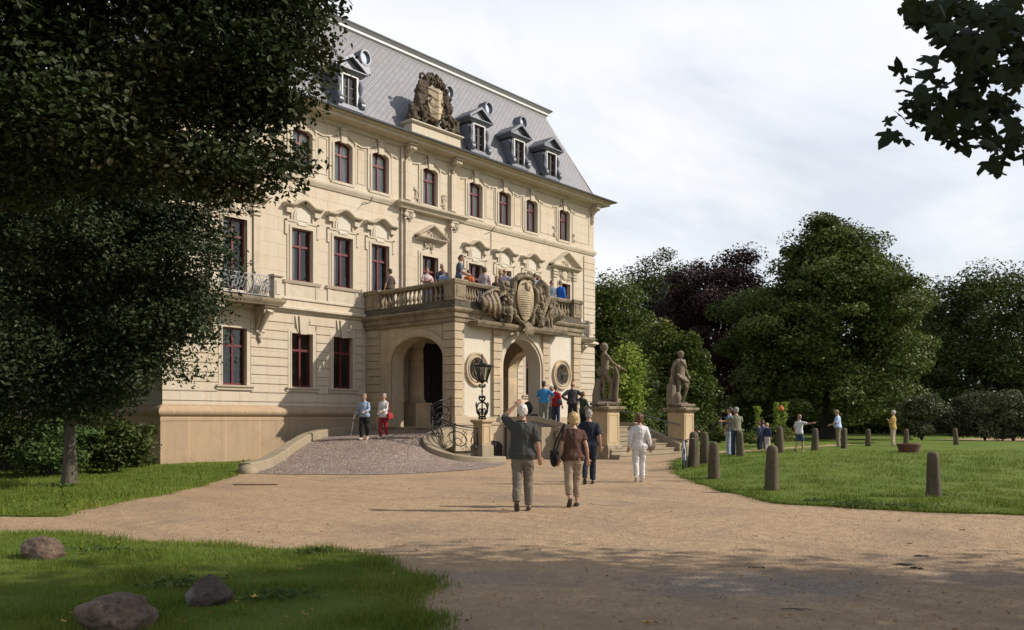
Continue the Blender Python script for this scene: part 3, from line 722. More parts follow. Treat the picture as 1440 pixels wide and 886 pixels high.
wall_face(m, PX0+.06, PX1-.06, 1.2, 5.3, [(9.68,.42,3.4,.44,'oval'),(AX,1.15,1.2,3.55,1.15),(14.92,.42,3.4,.44,'oval')], FP(PY+.72), .0)
m.obj('porch_front_wall', MT['panel'], palace, smooth=False)
m = M(); m.box(PX0+.3,PX1-.3,PY+.3,-.02,4.95,5.29); m.obj('porch_ceiling', MT['panel'], palace, smooth=False)
m = M(); m.box(PX0+.02,PX1-.02,PY+.02,0,-.2,1.2); m.obj('porch_floor', MT['old'], palace, smooth=False)
# rusticated piers
def pier(m, x0, x1, y0, y1, z0=1.66, z1=5.12, step=.31):
    k = 0
    while z0+k*step < z1-.05:
        a = z0+k*step+.015; b = min(z0+(k+1)*step-.015, z1); m.box(x0,x1,y0,y1,a,b); k += 1
    m.box(x0+.05,x1-.05,y0+.05,y1-.05,z0-.05,z1+.05)
m = M(); pier(m, PX0-.0, PX0+.5, PY, PY+.62); pier(m, PX1-.5, PX1, PY, PY+.62); pier(m, PX0, PX0+.5, -.85, -.15); pier(m, PX1-.5, PX1, -.85, -.15)
pier(m, 10.55, 11.03, PY+.0, PY+.2); pier(m, 13.57, 14.05, PY+.0, PY+.2); m.obj('porch_pier', MT['portico'], palace, smooth=False)
m = M()
m.box(PX0-.06,10.98,PY-.1,PY+.5,.35,1.3); m.box(PX0-.04,PX0+.62,PY-.04,PY+.66,1.3,1.66); m.box(PX0-.02,11.1,PY-.05,PY+.3,1.3,1.6)
m.box(13.5,PX1+.02,PY-.05,PY+.3,1.25,1.6); m.box(PX1-.62,PX1+.04,PY-.04,PY+.66,1.25,1.66)
m.box(PX0-.04,PX0+.62,-.95,-.05,1.0,1.66); m.box(PX1-.62,PX1+.04,-.95,-.05,1.0,1.66)
m.sweep([(PX0-.06,PY+.5),(PX0-.06,PY-.1),(11.0,PY-.1)], [(-.02,1.3),(.04,1.3),(.05,1.38),(-.02,1.4)])
m.obj('porch_base', MT['portico'], palace, smooth=False)
m = M(); m.box(9.6,10.9,PY-.115,PY-.1,.0,.42); m.prism([(9.75+.6*(1-cos(pi*i/10)),.42+.28*sin(pi*i/10)) for i in range(11)], PY-.115, PY-.1); m.obj('cellar_shade_panel', MT['dark'], palace, smooth=False)  # flat dark panel on the wall, its colour standing for shade inside the opening
# arch mouldings
def archring(m, cx, hw, zs, rise, w, out, P, zb, steps=((0,1),)):
    n = 24
    for (o0, o1, d) in steps:
        R = []
        pts = [(cx-hw, zb)]+[(cx-hw*cos(pi*i/n), zs+rise*sin(pi*i/n)) for i in range(n+1)]+[(cx+hw, zb)]
        for i, (x, z) in enumerate(pts):
            if i == 0 or i == len(pts)-1: nx, nz = (-1 if i == 0 else 1), 0
            else: a = pi*(i-1)/n; nx, nz = -cos(a), sin(a)
            l = sqrt(nx*nx+nz*nz) or 1; nx /= l; nz /= l
            R.append([P(x+nx*o0,z+nz*o0,0),P(x+nx*o0,z+nz*o0,-d),P(x+nx*o1,z+nz*o1,-d),P(x+nx*o1,z+nz*o1,0)])
        m.rings(R)
m = M(); P = lambda u, z, d: (u, PY+.12+d, z)
archring(m, AX, 1.15, 3.55, 1.15, .2, .1, P, 1.25, ((0,.1,.06),(.1,.24,.11),(.24,.3,.07)))
m.obj('arch_moulding', MT['trim'], palace)
m = M()
for X, sg in ((PX0+.06,1),(PX1-.06,-1)):
    archring(m, -3.05, 1.47, 3.75, .92, .2, .1, (lambda u, z, d, X=X, sg=sg: (X+sg*d, u, z)), 1.22, ((0,.28,.03),(.05,.12,.045)))
m.obj('side_arch_moulding', MT['portico'], palace)
# impost panel strip over the front (plain band) and entablature
cpath = [(PX0,0),(PX0,PY),(PX1,PY),(PX1,0)]
m = M(); m.sweep(cpath, [(-.3,5.1),(-.0,5.1),(.02,5.16),(.02,5.22),(.08,5.27),(.09,5.42),(.14,5.45),(.2,5.5),(.22,5.56),(.2,5.6),(-.3,5.62)])
m.box(PX0+.02,PX1-.02,PY+.02,0,5.3,5.6); m.obj('porch_cornice', MT['old'], palace)
m = M(); m.sweep(cpath, [(-.4,5.6),(.12,5.602),(.12,5.68),(.02,5.72),(-.0,5.9),(-.4,5.91)]); m.box(PX0+.3,PX1-.3,PY+.3,0,5.6,5.85); m.obj('parapet_course', MT['olddark'], palace)
# balustrade
bal_root = M()
bp = [(PX0,PY),(PX1-.5,PY)]
def rail_run(a, b, name='balustrade'):
    m = M(); m.sweep([a,b], [(-.14,6.49),(.14,6.49),(.17,6.53),(.19,6.6),(.15,6.64),(-.15,6.64),(-.19,6.6),(-.17,6.53)]); return m.obj(name, MT['old'], palace)
c = .2
side_rail = rail_run((PX0+c,-.0),(PX0+c,PY+.0)); front_rail = rail_run((PX0+.0,PY+c),(PX1,PY+c)); right_rail = rail_run((PX1-c,PY+.0),(PX1-c,0))
def balpier(x0,x1,y0,y1,par,h=6.66):
    m = M(); m.box(x0,x1,y0,y1,5.9,6.5); m.box(x0+.1,x1-.1,y0-.02,y1+.02,6.02,6.42); m.box(x0-.02,x1+.02,y0+.1,y1-.1,6.02,6.42)
    m.sweep([(x0,y0),(x1,y0),(x1,y1),(x0,y1)], [(-.1,6.5),(.03,6.5),(.05,6.56),(.07,6.62),(.05,h),(-.1,h)], closed=True); m.box(x0,x1,y0,y1,6.5,h-.003)
    m.obj('pier', MT['old'], par)
balpier(PX0-.03,PX0+.55,PY-.03,PY+.55,front_rail); balpier(PX0-.03,PX0+.5,-.9,-.05,side_rail); balpier(PX1-.55,PX1+.03,PY-.03,PY+.55,front_rail); balpier(PX1-.5,PX1+.03,-.9,-.05,right_rail)
bm_ = M(); bm_.box(-.07,.07,-.07,.07,0,.05); bm_.lathe([(.05,.05),(.06,.07),(.045,.09),(.05,.12),(.085,.19),(.08,.24),(.05,.34),(.035,.42),(.04,.46),(.055,.48),(.045,.5),(.055,.54)], n=12); bm_.box(-.065,.065,-.065,.065,.54,.59)
balme = bm_.mesh('baluster', MT['old'])
def balusters(a, b, n, par):
    for i in range(n):
        t = (i+.5)/n; link('baluster', balme, par, (a[0]+(b[0]-a[0])*t, a[1]+(b[1]-a[1])*t, 5.905))
balusters((PX0+c,-.95),(PX0+c,PY+.58),15,side_rail)
balusters((PX0+.6,PY+c),(9.75,PY+c),5,front_rail); balusters((14.55,PY+c),(PX1-.6,PY+c),5,front_rail); balusters((PX1-c,-.95),(PX1-c,PY+.58),15,right_rail)
def scrollrail(m, a, b, z0, z1, step=.42, r=.012, seed=1):
    a = Vector(a); b = Vector(b); L = (b-a).length; d = (b-a)/L; n = max(1,int(L/step)); rr = random.Random(seed)
    P = lambda u, z: (a.x+d.x*u, a.y+d.y*u, z)
    m.tube([P(0,z0),P(L,z0)], r*1.2,5); m.tube([P(0,z1),P(L,z1)], r*1.5,5)
    for i in range(n):
        uc = L*(i+.5)/n; h = (z1-z0)
        for sg in (-1,1):
            for zc, R0 in ((z0+h*.3,.26),(z0+h*.7,.2)):
                pts = [P(uc+sg*(.02+R0*step*(.5-.45*cos(k*.5))*(1-k/20)+.04), zc+sg*0+R0*h*.9*sin(k*.5)*(1-k/20)) for k in range(15)]
                m.tube(pts, r, 5)
        m.tube([P(uc-step*.5,z0),P(uc-step*.2,z0+h*.5),P(uc-step*.5,z1)], r, 5)
m = M(); scrollrail(m, (9.8,PY+c,0),(14.5,PY+c,0), 5.93, 6.48, .3, .012); m.obj('balcony_grille', MT['irongrey'], palace)
# carved cartouche over the arch: shelf, shield, drapery
m = M(); m.sweep([(9.25,PY),(9.25,PY-.38),(11.75,PY-.38),(11.75,PY)], [(-.1,4.98),(.0,4.98),(.03,5.04),(.08,5.08),(.1,5.16),(.0,5.2),(-.1,5.2)]); m.box(9.25,11.75,PY-.38,PY,4.99,5.19)
m.sweep([(12.35,PY),(12.35,PY-.38),(14.55,PY-.38),(14.55,PY)], [(-.1,4.98),(.0,4.98),(.03,5.04),(.08,5.08),(.1,5.16),(.0,5.2),(-.1,5.2)]); m.box(12.35,14.55,PY-.38,PY,4.99,5.19)
sh = m.obj('cartouche_shelf', MT['old'], palace)
MT['carve'] = stone('carved_crest_stone', (.30,.24,.165), (.19,.155,.11), (.04,.034,.026), .9, 9, 9, .0, .7, .75, .4, .6, .44)
c_ = M(); Yc = PY-.14
CXc = 11.85; r = random.Random(2)
c_.ell((CXc,Yc+.05,6.15),(.80,.38,1.0),18,12)
for k in range(64):     # curled border of the shield
    a = 2*pi*k/64; w_ = 1+.07*sin(4*a+.5); c_.ell((CXc+.74*cos(a)*w_,Yc-.26-.05*sin(a*5),6.15+.98*sin(a)*w_),(.075,.12,.085),7,5)
c_.tube([(CXc-.62,Yc-.25,6.75),(CXc-.5,Yc-.36,6.98),(CXc-.2,Yc-.42,7.1),(CXc+.05,Yc-.46,7.12),(CXc+.2,Yc-.42,7.1),(CXc+.5,Yc-.34,7.0),(CXc+.62,Yc-.25,6.75)], [.06,.09,.11,.08,.12,.09,.06], 9)
c_.ell((CXc+.14,Yc-.44,7.22),(.13,.14,.11),8,6); c_.tube([(CXc-.05,Yc-.4,7.12),(CXc-.22,Yc-.5,7.2),(CXc-.34,Yc-.44,7.12)],[.06,.05,.03],6)
for k in range(7):      # shell at the foot
    a = radians(198+k*24); c_.tube([(CXc+.05,Yc-.38,5.3),(CXc+.05+.2*cos(a),Yc-.5,5.14+.16*sin(a)),(CXc+.05+.36*cos(a),Yc-.46,5.02+.30*sin(a))], [.07,.07,.035], 6)
for j in range(5): c_.tube([(CXc-.45+.06*j,Yc-.32,5.4-.04*j),(CXc-.2+.05*j,Yc-.46,5.22-.03*j),(CXc+.1,Yc-.4,5.2)], [.05,.06,.04], 6)
# big scroll right of the shield, rolled edge catching the sun
for o, q in ((0,.13),(.14,.1),(.28,.085)):
    c_.tube([(CXc+.85+o*.4,Yc-.18,6.75-o*.2),(CXc+1.0+o,Yc-.32,7.0-o*.15),(CXc+1.32+o*.3,Yc-.34,6.85-o*.3),(CXc+1.38-o*.2,Yc-.36,6.4),(CXc+1.12-o*.2,Yc-.38,5.9),(CXc+.92-o*.1,Yc-.36,5.5),(CXc+1.0,Yc-.34,5.26)], [q,q*1.2,q*1.1,q,q*.85,q*.8,q], 8)
c_.ell((CXc+1.1,Yc-.12,6.35),(.26,.16,.5),10,8)
# left: winged figures
c_.ell((CXc-1.0,Yc-.35,5.62),(.17,.18,.3),10,8); c_.ell((CXc-1.02,Yc-.46,6.0),(.115,.12,.14),9,7)
c_.tube([(CXc-.98,Yc-.42,5.78),(CXc-.78,Yc-.5,5.66),(CXc-.72,Yc-.46,5.46)],[.07,.055,.05],7); c_.tube([(CXc-1.0,Yc-.4,5.45),(CXc-1.14,Yc-.56,5.42),(CXc-1.1,Yc-.5,5.2)],[.1,.08,.06],7)
for j in range(7): c_.tube([(CXc-1.0,Yc-.2,6.15+.05*j),(CXc-1.25-.02*j,Yc-.34,6.3+.07*j),(CXc-1.48+.05*j,Yc-.28,6.15+.11*j)], [.05,.055,.03], 6)
c_.ell((CXc-1.3,Yc-.28,6.62),(.11,.12,.14),8,6); c_.ell((CXc-1.0,Yc-.25,6.72),(.12,.12,.12),8,6)
# right: bird-like figure
c_.ell((CXc+1.55,Yc-.3,5.85),(.16,.14,.2),9,7); c_.tube([(CXc+1.5,Yc-.4,6.0),(CXc+1.38,Yc-.52,6.1),(CXc+1.28,Yc-.56,5.98)],[.09,.07,.03],7); c_.tube([(CXc+1.5,Yc-.3,5.7),(CXc+1.46,Yc-.34,5.22)],[.06,.04],6); c_.tube([(CXc+1.66,Yc-.3,5.7),(CXc+1.68,Yc-.34,5.22)],[.06,.04],6)
for j in range(6): c_.tube([(CXc+1.5,Yc-.2,6.0+.05*j),(CXc+1.75+.03*j,Yc-.34,6.1+.06*j),(CXc+2.0,Yc-.26,6.02+.09*j)], [.045,.05,.03], 6)
for sg in (-1,1):       # hanging cloth in deep separate folds
    for j in range(8):
        xt = CXc+sg*(1.5+j*.115); pts = []
        for k in range(10):
            t = k/9; pts.append((xt+sg*(.13*sin(pi*t)-(.46-.05*j)*t**1.6), Yc-.10-.22*sin(pi*min(1,t*1.1))-.05*(j%2), 6.38-.045*j-t*(1.12-.085*j)))
        c_.tube(pts, [.045,.055,.066,.072,.075,.075,.07,.06,.048,.026], 7)
    c_.tube([(CXc+sg*1.35,Yc-.2,6.42),(CXc+sg*1.7,Yc-.28,6.42),(CXc+sg*2.1,Yc-.24,6.26),(CXc+sg*2.38,Yc-.14,6.05)], [.05,.06,.06,.04], 7)
for i in range(150):
    sg = r.choice((-1,1)); x = CXc+sg*r.uniform(.75,1.45 if sg < 0 else 1.3); q = r.uniform(.035,.085); c_.ell((x,Yc-.24+r.uniform(-.14,.05),r.uniform(5.25,6.75)),(q,.08,q*r.uniform(.8,1.7)),6,5)
c_.box(9.75,14.2,PY-.12,PY+.0,5.2,5.9)
remesh(c_, 'cartouche_carving', MT['carve'], sh, .019, 0, rough_(.018))
m = M(); n = 24; R = []
SH = lambda k2, t: (CXc+.5*k2*cos(t)*(1+.1*sin(t)), Yc-.36-.17*(1-k2*k2), 6.2+.82*k2*sin(t))
for k2 in (1.0,.9,.75,.5,.25,.04): R.append([SH(k2,2*pi*i/n) for i in range(n)])
m.rings(R)
for k in range(12):     # worn lines cut across the shield
    z = 5.58+k*.085; q = (z-6.2)/.82; hw = .45*sqrt(max(0,1-q*q))
    pts = []
    for i in range(9):
        u = -1+i/4; k2 = sqrt(min(1,(u*hw/.5)**2+q*q)); pts.append((CXc+u*hw, Yc-.37-.17*(1-k2*k2), z+.008*sin(i*2+k)))
    m.tube(pts, .013, 5)
MT['shield'] = stone('worn_shield_stone', (.47,.38,.26), (.40,.31,.20), (.18,.14,.10), .7, 9, 9, .0, .7, .5, .3, .5, .45)
m.ell((CXc,Yc-.52,6.68),(.15,.06,.17),10,8); m.ell((CXc,Yc-.585,6.66),(.03,.03,.06),6,5); m.tube([(CXc-.2,Yc-.5,6.84),(CXc,Yc-.56,6.9),(CXc+.2,Yc-.5,6.84)],.04,6); m.tube([(CXc-.05,Yc-.58,6.58),(CXc+.05,Yc-.58,6.58)],.014,5)
m.obj('shield', MT['shield'], sh)
# oval windows with iron grilles
def oval(xc, zc=3.4, a=.42, b=.44):
    n = 28; m = M(); Y0 = PY+.12; R = []
    for k in range(n):
        t = 2*pi*k/n; ct, st = cos(t), sin(t)
        R.append([(xc+ct*(a+o), Y0-d, zc+st*(b+o)) for o, d in ((0,.0),(0,.07),(.05,.09),(.09,.05),(.13,.1),(.19,.1),(.21,.0))])
    m.rings(R, closed=True); o = m.obj('oval_window', MT['portico'], palace)
    i = M(); Yg = Y0-.05
    for sg in (-1,1):
        for zc2, rr in ((zc+.24,.17),(zc-.2,.19)):
            i.tube([(xc+sg*(.18-rr*.8*cos(k*.55)*(1-k/18)), Yg, zc2+rr*1.1*sin(k*.55)*(1-k/18)) for k in range(14)], .018, 5)
    i.tube([(xc,Yg,zc-b),(xc,Yg,zc+b)],.02,5); i.tube([(xc-a,Yg,zc),(xc-a*.4,Yg,zc+.06),(xc+a*.4,Yg,zc-.06),(xc+a,Yg,zc)],.018,5); i.ell((xc,Yg,zc),(.07,.03,.09),8,6)
    i.obj('grille', MT['iron'], o)
_m, _nt, _b = newmat('dull_oval_glass'); _b.inputs['Base Color'].default_value = (.10,.10,.10,1); _b.inputs['Roughness'].default_value = .12; MT['ovalglass'] = _m
oval(9.68); oval(14.92, 3.4)
# columns inside the porch, flanking the door
for xc in (10.62, 13.5):
    m = M(); m.box(xc-.42,xc+.42,-1.12,-.2,1.2,2.1); m.box(xc-.46,xc+.46,-1.16,-.16,2.1,2.2); m.box(xc-.46,xc+.46,-1.16,-.16,1.2,1.32)
    m.lathe([(.4,2.2),(.42,2.26),(.36,2.32),(.33,2.36),(.34,2.4),(.3,4.5),(.34,4.55),(.38,4.7),(.42,4.75),(.42,4.95)], (xc,-.68,0), 20); m.obj('porch_column', MT['portico'], palace)
# ================================================================ GROUND
def gravelmat():
    m, nt, b = newmat('gravel'); tc = nt.nodes.new('ShaderNodeTexCoord'); ob = tc.outputs['Object']
    f = noi(nt, ob, 24, 6, .8); md = noi(nt, ob, 5, 5, .65); bg = noi(nt, ob, .35, 5, .6, .4)
    vo = nt.nodes.new('ShaderNodeTexVoronoi'); vo.inputs['Scale'].default_value = 60; nt.links.new(ob, vo.inputs['Vector'])
    c = mix(nt, (.34,.232,.143), (.435,.315,.20), ramp(nt, md, [(.35,0.),(.65,1.)]))
    c = mix(nt, c, (.235,.175,.125), ramp(nt, bg, [(.5,0.),(.68,.75)]))
    c = mix(nt, c, (.16,.115,.075), ramp(nt, f, [(.33,.85),(.47,0.)]))
    c = mix(nt, c, (.26,.18,.115), ramp(nt, noi(nt, mapped(nt, ob, (.9,.16,1), (0,0,.55)), 2.2, 5, .65), [(.5,0.),(.66,.6)]))
    c = mix(nt, c, (.50,.41,.29), ramp(nt, f, [(.57,0.),(.68,.7)]))
    c = mix(nt, c, (.17,.155,.145), ramp(nt, noi(nt, mapped(nt, ob, (.5,.5,1), (0,0,.4)), .8, 6, .7), [(.58,0.),(.70,.55)]))
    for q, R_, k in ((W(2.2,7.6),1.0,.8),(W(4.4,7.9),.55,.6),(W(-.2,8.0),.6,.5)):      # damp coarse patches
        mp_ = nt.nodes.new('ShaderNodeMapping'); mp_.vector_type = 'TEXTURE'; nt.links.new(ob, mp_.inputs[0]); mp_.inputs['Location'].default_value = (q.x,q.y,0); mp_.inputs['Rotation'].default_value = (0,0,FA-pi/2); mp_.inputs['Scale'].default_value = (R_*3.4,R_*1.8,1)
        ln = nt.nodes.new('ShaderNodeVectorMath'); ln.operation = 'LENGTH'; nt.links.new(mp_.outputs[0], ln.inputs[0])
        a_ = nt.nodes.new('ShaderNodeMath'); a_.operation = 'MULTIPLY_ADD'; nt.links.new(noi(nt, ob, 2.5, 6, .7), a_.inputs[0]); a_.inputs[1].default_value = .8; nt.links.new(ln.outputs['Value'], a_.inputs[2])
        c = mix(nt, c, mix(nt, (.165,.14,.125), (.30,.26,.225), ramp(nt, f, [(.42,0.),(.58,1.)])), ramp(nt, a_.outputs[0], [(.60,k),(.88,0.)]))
    nt.links.new(c, b.inputs['Base Color']); b.inputs['Roughness'].default_value = .95; b.inputs['Specular IOR Level'].default_value = .15
    mx = nt.nodes.new('ShaderNodeMath'); mx.operation = 'MULTIPLY_ADD'; nt.links.new(md, mx.inputs[0]); mx.inputs[1].default_value = 2.5; nt.links.new(f, mx.inputs[2])
    bump(nt, b, mx.outputs[0], .7, .03); return m
def lawnmat(name, a, bcol, ccol):
    m, nt, b = newmat(name); tc = nt.nodes.new('ShaderNodeTexCoord'); ob = tc.outputs['Object']
    f = noi(nt, ob, 26, 6, .75); bg = noi(nt, ob, .45, 4, .6)
    c = mix(nt, a, bcol, ramp(nt, f, [(.35,0.),(.62,1.)])); c = mix(nt, c, ccol, ramp(nt, bg, [(.45,0.),(.7,.7)]))
    c = mix(nt, c, (.10,.075,.04), ramp(nt, noi(nt, ob, 1.6, 6, .7), [(.57,0.),(.70,.55)]))
    nt.links.new(c, b.inputs['Base Color']); b.inputs['Roughness'].default_value = .9; b.inputs['Specular IOR Level'].default_value = .15
    bump(nt, b, f, .9, .05); return m
MT['gravel'] = gravelmat(); MT['lawn'] = lawnmat('lawn_grass', (.072,.115,.016), (.120,.175,.024), (.170,.205,.040))
def setts():
    m, nt, b = newmat('porphyry_setts'); tc = nt.nodes.new('ShaderNodeTexCoord'); ob = tc.outputs['Object']
    wob = nt.nodes.new('ShaderNodeTexNoise'); wob.inputs['Scale'].default_value = 1.2; nt.links.new(ob, wob.inputs['Vector'])
    va = nt.nodes.new('ShaderNodeVectorMath'); va.operation = 'MULTIPLY_ADD'; nt.links.new(wob.outputs['Color'], va.inputs[0]); va.inputs[1].default_value = (.35,.35,0); nt.links.new(ob, va.inputs[2])
    vo = nt.nodes.new('ShaderNodeTexVoronoi'); vo.inputs['Scale'].default_value = 8.5; vo.inputs['Randomness'].default_value = .55; nt.links.new(va.outputs[0], vo.inputs['Vector'])
    ve = nt.nodes.new('ShaderNodeTexVoronoi'); ve.feature = 'DISTANCE_TO_EDGE'; ve.inputs['Scale'].default_value = 8.5; ve.inputs['Randomness'].default_value = .55; nt.links.new(va.outputs[0], ve.inputs['Vector'])
    sp = nt.nodes.new('ShaderNodeSeparateColor'); nt.links.new(vo.outputs['Color'], sp.inputs[0])
    c = ramp(nt, sp.outputs[0], [(0,(.17,.125,.11)),(.35,(.26,.19,.16)),(.6,(.30,.20,.165)),(.8,(.24,.21,.21)),(1,(.40,.34,.30))])
    c = mix(nt, c, (.34,.28,.22), ramp(nt, noi(nt, ob, .8, 4), [(.45,0.),(.7,.5)]))
    c = mix(nt, c, (.17,.13,.095), ramp(nt, ve.outputs['Distance'], [(.03,.9),(.09,0.)]))
    nt.links.new(c, b.inputs['Base Color']); b.inputs['Roughness'].default_value = .75
    bump(nt, b, ramp(nt, ve.outputs['Distance'], [(0.,0.),(.22,1.)]), .9, .03); return m
MT['setts'] = setts()
# wide park ground out to the horizon
m = M(); m.add([(-900,-900,-.06),(900,-900,-.06),(900,900,-.06),(-900,900,-.06)], [(0,1,2,3)])
tag(m.obj('park_ground', MT['lawn'], smooth=False), kind='structure')
m = M(); vs = []; nx, ny = 110, 105
for j in range(ny+1):
    for i in range(nx+1):
        p = W(-45+i*1.0, -30+j*1.0); vs.append((p.x,p.y,ground_z(p.x,p.y)))
m.add(vs, [(j*(nx+1)+i,j*(nx+1)+i+1,(j+1)*(nx+1)+i+1,(j+1)*(nx+1)+i) for j in range(ny) for i in range(nx)])
tag(m.obj('gravel_forecourt', MT['gravel']), kind='structure')
def smooth_poly(pts, step=.35, wob=.12, seed=0, closed=True):
    P = [Vector((p[0],p[1],0)) for p in pts]; out = []; n = len(P)
    for i in range(n if closed else n-1):
        p0,p1,p2,p3 = P[(i-1)%n],P[i],P[(i+1)%n],P[(i+2)%n]
        if not closed: p0 = P[max(i-1,0)]; p3 = P[min(i+2,n-1)]
        k = max(1,int(min((p2-p1).length/step, 60)))
        for j in range(k):
            t = j/k; q = .5*((2*p1)+(-p0+p2)*t+(2*p0-5*p1+4*p2-p3)*t*t+(-p0+3*p1-3*p2+p3)*t**3)
            nn = noise.noise(Vector((q.x*.9,q.y*.9,seed)))*wob+noise.noise(Vector((q.x*4,q.y*4,seed)))*wob*.4
            d = (p2-p1).normalized(); out.append((q.x-d.y*nn, q.y+d.x*nn))
    return out
def fan(name, poly, c, dz, mat, levels=(1,.995,.97,.9,.8,.65,.5,.3,.12)):
    m = M(); n = len(poly); vs = []
    for li, s in enumerate((1,)+levels):
        for x, y in poly:
            px, py = c[0]+(x-c[0])*s, c[1]+(y-c[1])*s
            vs.append((px,py,ground_z(px,py)+(-.02 if li == 0 else dz*(.7 if li == 1 else 1))))
    L = len(levels)+1
    fs = [(a*n+i,a*n+(i+1)%n,(a+1)*n+(i+1)%n,(a+1)*n+i) for a in range(L-1) for i in range(n)]
    vs.append((c[0],c[1],ground_z(*c)+dz)); fs += [((L-1)*n+i,(L-1)*n+(i+1)%n,L*n) for i in range(n)]
    m.add(vs, fs); return tag(m.obj(name, mat), kind='structure')
def Wp(l): return [tuple(W(x,d)[:2]) for x, d in l]
near_lawn = smooth_poly(Wp([(-24,10.6),(-12,10.8),(-6.7,10.95),(-4.5,10.15),(-2.6,9.5),(-1.4,8.9),(-.92,7.9),(-.74,6.8),(-.8,5.9),(-1.15,4.6),(-2.5,3.2),(-8,2.5),(-24,3)]), .08, .42, 3)
fan('near_lawn', near_lawn, W(-8,7)[:2], .035, MT['lawn'])
left_lawn = smooth_poly(Wp([(-60,13.2),(-20,13.0),(-8.2,13.0),(-7.2,13.6),(-7.0,15),(-7.02,17.7),(-7.25,21),(-7.72,24.4)])+[(2.5,-3.2),(8.0,.4),(8,30),(-20,60),(-60,40)], .15, .22, 5)
fan('side_lawn', left_lawn, W(-13,24)[:2], .04, MT['lawn'])
oval_lawn = smooth_poly(Wp([(4.55,16.6),(4.75,15.1),(6.2,13.9),(8.0,13.1),(12,12.6),(20,14),(30,20),(35,32),(32,44),(26.5,51),(22,50.8),(17,45.5),(12.6,40.6),(9.5,36),(6.3,30.5),(5.15,26.5),(4.5,22.5),(4.35,19)]), .15, .2, 9)
fan('round_lawn', oval_lawn, W(17,30)[:2], .05, MT['lawn'])
m = M(); B = smooth_poly(Wp([(6.8,38.6),(8.3,38.4),(12,42),(16,46.5),(22,52.5),(30,57),(45,61),(75,62),(120,50)]), 1.0, .1, 4, closed=False)
vs = []
cen = W(17,30)
for s in (0,.02,.06,.2,.6,2,6):
    for x, y in B:
        dx, dy = x-cen.x, y-cen.y; px, py = x+dx*s, y+dy*s; vs.append((px,py,ground_z(px,py)+(.05 if s else -.02)))
n = len(B); m.add(vs, [(a*n+i,a*n+i+1,(a+1)*n+i+1,(a+1)*n+i) for a in range(6) for i in range(n-1)])
tag(m.obj('park_lawn', MT['lawn']), kind='structure')
# ---- cobbled ramp (Coons patch)
def crv(pts, t):
    n = len(pts)-1; f = min(max(t,0),1)*n; i = min(int(f), n-1); u = f-i
    P = [Vector(p) for p in pts]; p0 = P[max(i-1,0)]; p1 = P[i]; p2 = P[i+1]; p3 = P[min(i+2,n)]
    return .5*((2*p1)+(-p0+p2)*u+(2*p0-5*p1+4*p2-p3)*u*u+(-p0+3*p1-3*p2+p3)*u**3)
RO = [(-.45,-6.0,.012),(.5,-5.55,.1),(1.7,-4.5,.28),(3.3,-3.0,.55),(5.3,-1.55,.85),(8.5,-.75,1.1)]
RI = [(8.7,-7.45,.012),(7.6,-7.25,.03),(6.75,-6.6,.15),(6.5,-5.8,.42),(7.1,-5.1,.78),(8.5,-4.75,1.1)]
RF = [(-.45,-6.0,.012),(-.1,-7.2,.012),(1.7,-9.3,.012),(4.3,-9.6,.012),(6.9,-8.7,.012),(8.7,-7.45,.012)]
RT = [(8.5,-.75,1.1),(8.5,-4.75,1.1)]
m = M(); N1, N2 = 36, 30; vs = []
for j in range(N1+1):
    t = j/N1; a = crv(RO,t); b = crv(RI,t)
    for i in range(N2+1):
        u = i/N2; c0 = crv(RF,u); c1 = crv(RT,u)
        p = a*(1-u)+b*u+c0*(1-t)+c1*t-(Vector(RO[0])*(1-u)*(1-t)+Vector(RF[-1])*u*(1-t)+Vector(RO[-1])*(1-u)*t+Vector(RI[-1])*u*t)
        vs.append(tuple(p))
RAMP = vs
m.add(vs, [(j*(N2+1)+i,j*(N2+1)+i+1,(j+1)*(N2+1)+i+1,(j+1)*(N2+1)+i) for j in range(N1) for i in range(N2)])
tag(m.obj('cobbled_ramp', MT['setts']), kind='structure')
def ramp_z(x, y):
    best = min(RAMP, key=lambda p: (p[0]-x)**2+(p[1]-y)**2); return best[2]
def curb(m, pts, hw, up, down=.3, n=40, side=0):
    R = []
    for i in range(n+1):
        t = i/n; p = crv(pts,t); q = crv(pts,min(t+.01,1))-crv(pts,max(t-.01,0)); q.z = 0; q.normalize(); nn = Vector((-q.y,q.x,0))
        p = p+nn*side; e = .03
        R.append([p-nn*hw+Vector((0,0,-down)), p-nn*hw+Vector((0,0,up-e)), p-nn*(hw-e)+Vector((0,0,up)), p+nn*(hw-e)+Vector((0,0,up)), p+nn*hw+Vector((0,0,up-e)), p+nn*hw+Vector((0,0,-down))])
    m.rings(R)
MT['curb'] = stone('mossy_curb_stone', (.33,.27,.19), (.26,.215,.15), (.12,.11,.06), .5, 1.0, 5, .012, .6, .3, .4, .6, .5)
m = M(); curb(m, RO, .19, .27, .4, 44, .19); m.ell((-.5,-5.95,.02),(.3,.3,.24),14,6)
tag(m.obj('ramp_parapet', MT['curb']), 'low mossy stone parapet curving up along the cobbled ramp beside the plinth', 'parapet')
KI = [(8.75,-7.2,.0),(7.75,-7.1,.02),(6.95,-6.6,.13),(6.62,-5.85,.4),(7.15,-5.15,.76),(8.4,-4.8,1.08)]
kr = thing('curved_curb', 'curved stone curb with wrought iron railing between the lamp pier and the porch', 'curb')
m = M(); curb(m, KI, .27, .2, .5, 40, -.1)
m.prism([(7.0,-6.7),(7.9,-7.2),(8.9,-7.25),(9.1,-6.9),(8.9,-5.3),(8.45,-5.05),(7.5,-5.3),(6.95,-5.9)], -.1, .19, 'z'); m.obj('curb_stone', MT['curb'], kr)
m = M(); RAILP = [(8.12,-6.62,.2),(7.7,-6.75,.22),(7.15,-6.5,.32),(6.8,-5.9,.62),(7.2,-5.3,1.0),(8.38,-5.0,1.34)]
